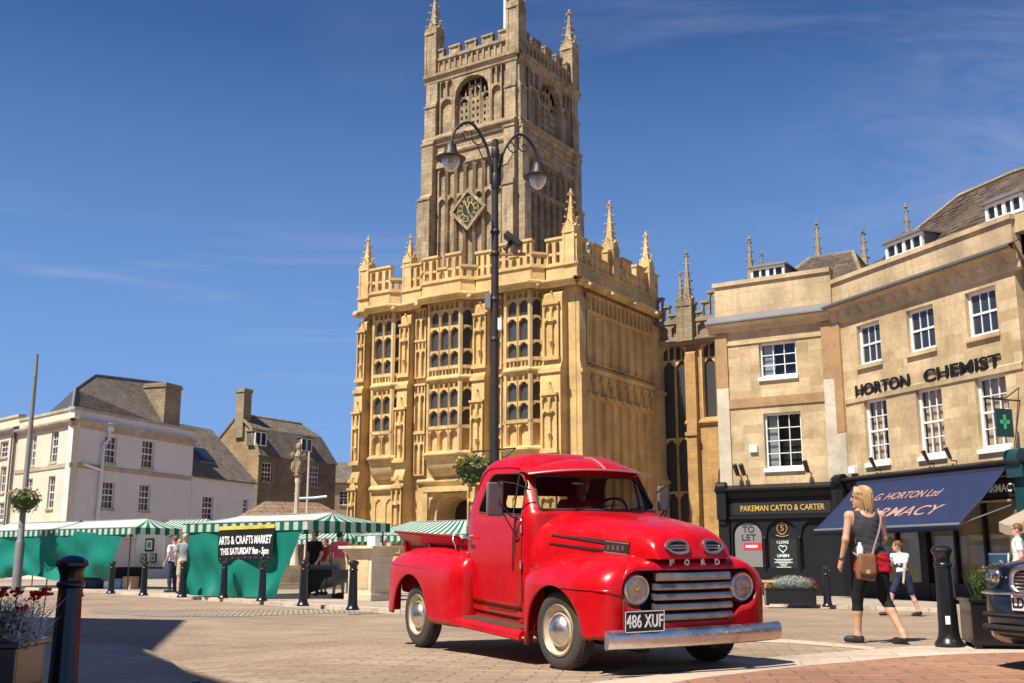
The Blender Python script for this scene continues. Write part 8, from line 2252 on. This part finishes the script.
def person(name_label, loc, rz, J, look, clothes, hair, skin='skin', vox=.016, s=1., cat='person', build=1., extra=None, shoes=True, group=None, face=True):
    """J: joints as (x, y, z) local metres. clothes: list of (name, material, kind, extra)"""
    e = empty('person', loc, rz, name_label, cat, group)
    J = {k: V3(*v) for k, v in J.items()}; b = build; hs = s
    P, f, l, u = head_prims(J['head'], look, hs)
    nb = J['neck']; ch = (J['shL'] + J['shR']) / 2; pv = J['pelvis']; sh_ax = J['shR'] - J['shL']; sw = np.linalg.norm(sh_ax); sh_ax /= sw
    fw = np.cross(V3(0, 0, 1), sh_ax); up = V3(0, 0, 1); Mt = np.stack([sh_ax, fw, up], 1)
    T = [('e', ch - up * .11 * s, (sw * .44, .105 * s * b, .17 * s), Mt, .05), ('e', pv * .55 + ch * .45 - up * .02, (sw * .37, .092 * s * b, .17 * s), Mt, .05), ('e', pv + up * .02, (sw * .43, .112 * s * b, .13 * s), Mt, .05), ('c', J['shL'], J['shR'], .052 * s, .052 * s, .05)]
    neck = [('c', ch + up * .02, J['head'] - f * .02 * s - up * .04, .054 * s * b, .050 * s * b, .03)]
    arms, legs, feet, hands = [], [], [], []
    for S_ in 'LR':
        arms += [('c', J['sh' + S_], J['el' + S_], .050 * s * b, .040 * s * b), ('c', J['el' + S_], J['wr' + S_], .040 * s * b, .027 * s * b)]
        d = J['wr' + S_] - J['el' + S_]; hands += hand_prims(J['wr' + S_], d, fw + V3(0, .001, .2) if 'thumb' + S_ not in J else J['thumb' + S_], s)
        legs += [('c', J['hip' + S_], J['kn' + S_], .084 * s * b, .058 * s * b), ('c', J['kn' + S_], J['kn' + S_] * .6 + J['an' + S_] * .4, .056 * s * b, .054 * s * b), ('c', J['kn' + S_] * .6 + J['an' + S_] * .4, J['an' + S_], .054 * s * b, .036 * s)]
        t = J['toe' + S_]; an = J['an' + S_]; hl = an + (an - t) * np.array([.18, .18, 0]) - up * .05 * s
        feet += [('c', hl, t, .034 * s, .028 * s), ('c', an, hl, .036 * s, .034 * s)]
    body = sdf_mesh('body', P + neck + T + arms + legs + feet + hands, MAT[skin], e, vox)
    if face: eyes(J['head'], f, l, u, body, hs)
    grow = lambda L, g: [tuple([p[0], p[1], p[2], p[3] + g, p[4] + g] + list(p[5:])) if p[0] == 'c' else tuple([p[0], p[1], tuple(r + g for r in p[2])] + list(p[3:])) for p in L]
    ns = dict(T=T, arms=arms, legs=legs, feet=feet, J=J, grow=grow, neck=neck, up=up, fw=fw, ax=sh_ax, f=f, l=l, u=u, s=s, hands=hands)
    for nm, mat, fn in clothes:
        prims, cut, kw = fn(ns); sdf_mesh(nm, prims, MAT[mat], e, vox, cut=cut, **kw)
    if hair:
        mat, fn = hair; prims, cut = fn(ns); sdf_mesh('hair', prims, MAT[mat], e, vox * .8, k=.02, cut=cut, tex=.003)
    return e, ns
# reusable garments
def shirt(zb=.02, sl=.55, g=.014):
    def fn(n):
        J = n['J']; A = []
        for S_ in 'LR':
            a = n['arms'][0 if S_ == 'L' else 2]; e_ = a[1] + (a[2] - a[1]) * sl; A.append(('c', a[1], e_, a[3] + g - .006, a[3] + g - .002, .012))
        zcut = J['pelvis'][2] + zb; ztop = J['neck'][2] + .015
        return n['grow'](n['T'], g) + A, lambda X: np.maximum(zcut - X[..., 2], X[..., 2] - ztop), dict(k=.018, tex=.003)
    return fn
def shorts(frac=.75, g=.018, top=.10):
    def fn(n):
        J = n['J']; L = []
        for i in (0, 3):
            p = n['legs'][i]; e_ = p[1] + (p[2] - p[1]) * frac; L.append(('c', p[1], e_, p[3] + g, p[3] + (p[4] - p[3]) * frac + g + .012))
        z0 = J['pelvis'][2] + top
        return [n['grow']([n['T'][2]], g)[0]] + L, lambda X: X[..., 2] - z0, dict(k=.04, tex=.002)
    return fn
def trousers(g=.012, top=.10, zmin=.05, knee=None):
    def fn(n):
        J = n['J']; z0 = J['pelvis'][2] + top
        return [n['grow']([n['T'][2]], g)[0]] + n['grow'](n['legs'], g), lambda X: np.maximum(X[..., 2] - z0, zmin - X[..., 2]), dict(k=.03, tex=.0015)
    return fn
def shoes_(g=.009, top=.09):
    def fn(n):
        zz = top
        return n['grow'](n['feet'], g), lambda X: np.maximum(X[..., 2] - zz, .0 - X[..., 2]), dict(k=.015)
    return fn
def short_hair(n):
    h = n['J']['head']; s = n['s']; f, u = n['f'], n['u']
    c = h + u * .04 * s - f * .018 * s
    return [('e', c, (.104 * s, .088 * s, .098 * s), np.stack([f, n['l'], u], 1))], lambda X: np.maximum(((X - h) @ f) - .062 * s - .4 * np.maximum(0, (X - h) @ u - .05), -((X - h) @ u) - .055 * s + .5 * np.maximum(0, ((X - h) @ f) + .01))
# --- the woman walking away
wz = gz(3.92, 11.9); wl = Vector((3.90, 11.9, wz))
JW = dict(head=(-.085, .02, 1.535), neck=(-.062, .0, 1.40), shL=(-.225, .02, 1.345), shR=(.105, -.02, 1.345), elL=(-.285, -.01, 1.09), wrL=(-.325, .06, .865), elR=(.150, .05, 1.10), wrR=(.115, .24, 1.00),
          pelvis=(-.01, .0, .90), hipL=(-.085, .02, .86), hipR=(.085, -.02, .86), knL=(-.15, .14, .48), anL=(-.165, .16, .085), toeL=(-.26, .235, .030), knR=(.085, -.01, .49), anR=(.195, -.20, .12), toeR=(.15, -.08, .032), thumbL=(.3, 1, 0), thumbR=(-1, .3, 1))
def bob(n):
    h = n['J']['head']; f, l, u = n['f'], n['l'], n['u']; M = np.stack([f, l, u], 1)
    P = [('e', h + u * .035 - f * .018, (.106, .090, .094), M), ('e', h - u * .035 - f * .055, (.070, .086, .10), M), ('c', h + u * .05 + l * .078, h - u * .115 + l * .062 - f * .03, .030, .016), ('c', h + u * .05 - l * .078, h - u * .12 - l * .066 - f * .03, .030, .016), ('c', h - f * .085, h - u * .14 - f * .085, .045, .022)]
    P += [('c', h + u * .105 + f * .05 + l * q, h + u * .03 + f * .06 + l * (q * 2.2), .024, .012) for q in (-.03, .03)]
    return P, lambda X: np.maximum(((X - h) @ f) - .055 - .8 * np.maximum(0, (X - h) @ u - .035), -((X - h) @ u) - .15)
def tank(n):
    J = n['J']; zc = .925
    def cut(X):
        d = np.maximum(zc - X[..., 2], X[..., 2] - 1.40)
        # armholes and back neckline
        for S_, sg in (('L', -1), ('R', 1)):
            c = J['sh' + S_] + V3(sg * .035, 0, -.015); q = np.linalg.norm((X - c) / np.array([.075, .30, .125]), axis=-1) - 1; d = np.maximum(d, -q * .07)
        c = J['neck'] + V3(.02, -.06, .02); q = np.linalg.norm((X - c) / np.array([.085, .12, .10]), axis=-1) - 1; return np.maximum(d, -q * .08)
    return n['grow'](n['T'], .010), cut, dict(k=.035, tex=.0022)
def legg(n):
    return n['grow'](n['legs'], .007) + n['grow']([n['T'][2]], .006), lambda X: np.maximum(X[..., 2] - .96, (.335 + .05 * (X[..., 0] > .05)) - X[..., 2]), dict(k=.03)
def hotpants(n):
    L = []
    for i in (0, 3):
        p = n['legs'][i]; L.append(('c', p[1], p[1] + (p[2] - p[1]) * .22, p[3] + .016, p[3] + .022))
    return n['grow']([n['T'][2]], .018) + L, lambda X: np.maximum(X[..., 2] - .945, .745 - X[..., 2]), dict(k=.04, tex=.004)
wm, nW = person('blonde woman in grey vest and black leggings walking across the square', wl, 0, JW, (-.93, .36, 0), [('vest', 'top_grey', tank), ('leggings', 'legging', legg), ('shorts', 'shorts_red', hotpants), ('shoes', 'shoe', shoes_(.010, .075))], ('hair_blond', bob), 'skin', .0085, .97, build=.95)
# loose strands over the hair
hh = nW['J']['head']; hf, hl_, hu = nW['f'], nW['l'], nW['u']; rs = random.Random(2); m = MB()
for k in range(170):
    a = rs.uniform(.55, 2 * PI - .55); dr = -(hf * -math.cos(a) * -1) * 0 + hf * math.cos(a) + hl_ * math.sin(a); L = rs.uniform(.75, 1.08); pts = []
    for q in range(7):
        t = q / 6 * L; rr = .100 * math.sin(min(PI / 2, t * 2.2)) + .004; zz = .128 * math.cos(min(PI / 2, t * 1.9)) - .16 * max(0, t - .55) / .45; back = .03 * t
        p = hh + dr * rr * (.92 if t < .7 else .92 - .25 * (t - .7)) + hu * (zz + .01) - hf * (.02 + back) + hl_ * rs.uniform(-.004, .004); pts.append(tuple(p))
    m.tube(pts, [.0045] * 5 + [.0035, .0015], 4)
m.build('hair_strands', MAT['hair_blond'], wm, 60)
m = MB(); T = Matrix.Translation((-.322, .05, .895)); m.tube([(-.322 + .036 * math.cos(2 * PI * k / 16), .052 + .034 * math.sin(2 * PI * k / 16), .893 + .004 * math.sin(2 * PI * k / 16)) for k in range(17)], .008, 6, caps=False); m.build('bracelet', MAT['ink'], wm, 50)
# shoulder bag and bottle
bag = empty('shoulder_bag', wl, 0, 'brown leather bag hanging on the hip of the walking woman', 'bag')
Tb = Matrix.Translation((-.135, -.165, .80)) @ Matrix.Rotation(R(5), 4, 'Y') @ Matrix.Rotation(R(4), 4, 'Z')
m = MB()
rings = []
for z, wx, wy in ((-.135, .085, .022), (-.125, .100, .038), (-.06, .108, .046), (.04, .100, .042), (.11, .088, .030), (.135, .080, .020)):
    rings.append([(wx * abs(math.cos(a)) ** .35 * (1 if math.cos(a) > 0 else -1), wy * abs(math.sin(a)) ** .6 * (1 if math.sin(a) > 0 else -1), z + .004 * math.sin(5 * a)) for a in [2 * PI * (k + .5) / 32 for k in range(32)]])
m.loft(rings, T=Tb); m.build('pouch', MAT['bag_leather'], bag, 50)
m = MB(); m.grid([[(x, -.034 - .026 * math.sin(PI * min(1, t * 1.2) / 2) , .135 - .20 * t - .035 * t * math.cos(x * 16)) for x in np.linspace(-.085 - .012 * t, .085 + .012 * t, 9)] for t in np.linspace(0, 1, 8)], T=Tb); m.build('flap', MAT['bag_leather'], bag, 60, solid=.006)
m = MB(); m.box(-.02, .02, -.072, -.062, -.07, -.03, T=Tb); m.build('buckle', MAT['gold_leaf'], bag)
m = MB(); m.tube(catmull([(.075, .0, 1.405), (.085, -.09, 1.33), (.04, -.135, 1.18), (-.02, -.14, 1.02), (-.055, -.15, .92)], 6), .011, 6); m.tube(catmull([(.075, .0, 1.405), (.06, .09, 1.33), (-.08, .14, 1.12), (-.19, .06, .97), (-.21, -.13, .92)], 6), .010, 6); m.build('strap', MAT['strap_light'], bag, 50)
bt = empty('water_bottle', wl, 0, 'small white bottle tucked in the top of the brown bag', 'bottle'); m = MB(); m.lathe([(.032, .90), (.034, .93), (.034, 1.0), (.018, 1.03), (.018, 1.055), (.001, 1.058)], 12, c=(-.175, -.13, 0)); m.build('bottle_body', MAT['white_letter'], bt, 40)
# --- the boy behind her
g_ = ground_at(905, 616.5)
JB = dict(head=(-.06, .02, 1.44), neck=(-.03, 0, 1.30), shL=(-.14, .10, 1.24), shR=(.10, -.06, 1.24), elL=(-.13, .22, 1.02), wrL=(-.18, .32, .86), elR=(.02, -.12, .98), wrR=(-.02, -.14, .76), pelvis=(.02, 0, .84), hipL=(-.04, .06, .80), hipR=(.08, -.06, .80), knL=(-.22, .04, .46), anL=(-.30, .06, .10), toeL=(-.48, .08, .04), knR=(.16, -.05, .45), anR=(.27, -.08, .11), toeR=(.14, -.10, .035))
boy, nB = person('boy in white striped T-shirt and navy shorts walking past the pharmacy', (g_.x, g_.y, g_.z + .01), 0, JB, (-.9, .3, 0), [('tshirt', 'shirt_white', shirt(0, .45, .010)), ('shorts', 'shorts_navy', shorts(.85)), ('shoes', 'shoe', shoes_(.012, .10))], ('hair_brown', short_hair), 'skin_pale', .014, .93, build=.9)
m_ = sdf_mesh('navy_band', nB['grow'](nB['T'], .0125), MAT['shirt_navy'], boy, .014, k=.035, cut=lambda X: np.maximum(.985 - X[..., 2], X[..., 2] - 1.09))
# --- people at the stalls
def standing(label, px, Y, h, shirt_m, short_m, hair_m, turn=0., skin_='skin_pale', long_=False, sleeves=.55, sit=False, lean=0.):
    p = at(px, 562, Y); s = h / 1.72
    J = dict(head=(0, lean * .3, 1.60), neck=(0, lean * .2, 1.46), shL=(-.19, lean * .15, 1.39), shR=(.19, lean * .15, 1.39), elL=(-.25, -.02, 1.10), wrL=(-.22, .14, .88), elR=(.25, -.02, 1.10), wrR=(.20, .16, .92), pelvis=(0, 0, .93), hipL=(-.09, 0, .88), hipR=(.09, 0, .88), knL=(-.11, .02, .48), anL=(-.12, -.02, .09), toeL=(-.15, .14, .035), knR=(.11, .03, .48), anR=(.13, .02, .09), toeR=(.17, .17, .035))
    if sit:
        J.update(knL=(-.13, .40, .50), anL=(-.14, .42, .09), toeL=(-.15, .58, .035), knR=(.13, .40, .50), anR=(.14, .42, .09), toeR=(.15, .58, .035)); 
        for k in list(J):
            if k[:2] in ('he', 'ne', 'sh', 'el', 'wr', 'pe', 'hi'): J[k] = (J[k][0], J[k][1], J[k][2] - .36)
        J['wrL'] = (-.15, .30, .68); J['wrR'] = (.15, .30, .68)
    J = {k: tuple(c * s for c in v) for k, v in J.items()}
    cl = [('shirt', shirt_m, shirt(-.02, sleeves)), ('trousers' if long_ else 'shorts', short_m, trousers() if long_ else shorts(.8)), ('shoes', 'shoe', shoes_(.012, .09))]
    return person(label, (p.x, p.y, gz(p.x, p.y) + .08), turn, J, (0, 1, 0), cl, (hair_m, short_hair), skin_, .02, s, face=True)[0]
standing('grey haired man in grey patterned shirt and beige shorts between the stalls', 184, 33.5, 1.78, 'shirt_grey', 'shorts_beige', 'hair_grey', R(20))
standing('man in white and navy top and dark trousers beside the grey shirted man', 173.5, 35.0, 1.74, 'shirt_white', 'shirt_navy', 'hair_brown', R(60), long_=True)
standing('shopper half hidden behind the grey shirted man', 179, 37.0, 1.68, 'shirt_white', 'shorts_navy', 'hair_blond', R(-30))
pk = standing('man in pink shirt and dark cap standing behind the banner stall', 339, 30.5, 1.76, 'shirt_pink', 'shorts_beige', 'hair_dark', R(-15), long_=False)
standing('dark haired woman in dark top sitting behind the draped table', 314, 31.5, 1.80, 'black_cloth', 'black_cloth', 'hair_dark', R(150), long_=True, sit=False)
standing('woman in red and white top beside the draped table', 324.5, 32.5, 1.62, 'shirt_red', 'shorts_beige', 'hair_brown', R(120))
standing('person in dark top behind the cream stone plinth', 384, 33.0, 1.66, 'shirt_navy', 'shirt_navy', 'hair_grey', R(170), long_=True)
standing('man in white shirt standing behind the dark car under the beige parasol', 1019.5, 21.5, 1.74, 'shirt_white', 'shirt_navy', 'hair_brown', R(70), long_=True)
# --- the driver
JD = dict(head=(0, .04, .83), neck=(0, 0, .68), shL=(-.20, 0, .60), shR=(.20, 0, .60), elL=(-.27, .16, .36), wrL=(-.14, .40, .50), elR=(.27, .16, .36), wrR=(.14, .40, .50), pelvis=(0, -.02, .10), hipL=(-.1, 0, .08), hipR=(.1, 0, .08), knL=(-.12, .42, .10), anL=(-.12, .55, -.26), toeL=(-.12, .70, -.30), knR=(.12, .42, .10), anR=(.12, .55, -.26), toeR=(.12, .70, -.30))
drv, nD = person('driver with dark hair seen dimly at the wheel of the red pickup', (0, 0, 0), 0, JD, (0, 1, 0), [('shirt', 'shirt_red', shirt(0, .6)), ('trousers', 'shirt_navy', trousers(zmin=-.3))], ('hair_dark', short_hair), 'skin', .018, .95)
Dm = truck.matrix_world @ Matrix.Translation((-1.52, .36, .86)) @ Matrix.Rotation(-PI / 2, 4, 'Z')
drv.matrix_world = Dm

# ------------------------------------------------------------------ separate pieces become separate parts
def split_pieces(o, pad):
    me = o.data; n = len(me.vertices); par = list(range(n))
    def find(i):
        while par[i] != i: par[i] = par[par[i]]; i = par[i]
        return i
    for p in me.polygons:
        vs = list(p.vertices); r = find(vs[0])
        for v in vs[1:]: par[find(v)] = r
    co = np.empty(n * 3); me.vertices.foreach_get('co', co); co = co.reshape(-1, 3)
    root = np.array([find(i) for i in range(n)]); ids = np.unique(root)
    if len(ids) < 2: return
    box = [(co[root == i].min(0) - pad, co[root == i].max(0) + pad) for i in ids]; q = list(range(len(ids)))
    def f2(i):
        while q[i] != i: i = q[i]
        return i
    for i in range(len(ids)):
        for j in range(i):
            if np.all(box[i][0] < box[j][1]) and np.all(box[j][0] < box[i][1]): q[f2(i)] = f2(j)
    cl = {}
    for k, i in enumerate(ids): cl.setdefault(f2(k), set()).add(i)
    if len(cl) < 2: return
    for members in list(cl.values()):
        c = o.copy(); c.data = me.copy(); COL.objects.link(c)
        for ch in list(o.children):
            pass
        bm = bmesh.new(); bm.from_mesh(c.data); bm.verts.ensure_lookup_table()
        bmesh.ops.delete(bm, geom=[v for v in bm.verts if root[v.index] not in members], context='VERTS'); bm.to_mesh(c.data); bm.free()
        if len(o.children) and members is list(cl.values())[0]:
            for ch in list(o.children): ch.parent = c
    bpy.data.objects.remove(o)
PAD = dict(leaded_pane=.16, louvre_opening=.1, gargoyle=.05)
NAMES = ('string_course pilaster hinge fender_crease cowl_side grille_upright wiper tailgate_chain_hook wheel_house bumper_iron niche_window drainpipe brown_band leaded_pane quarter_window_bar bumper_strip').split()
for o in [o for o in bpy.data.objects if o.type == 'MESH' and o.name.split('.')[0] in NAMES]: split_pieces(o, PAD.get(o.name.split('.')[0], .012))
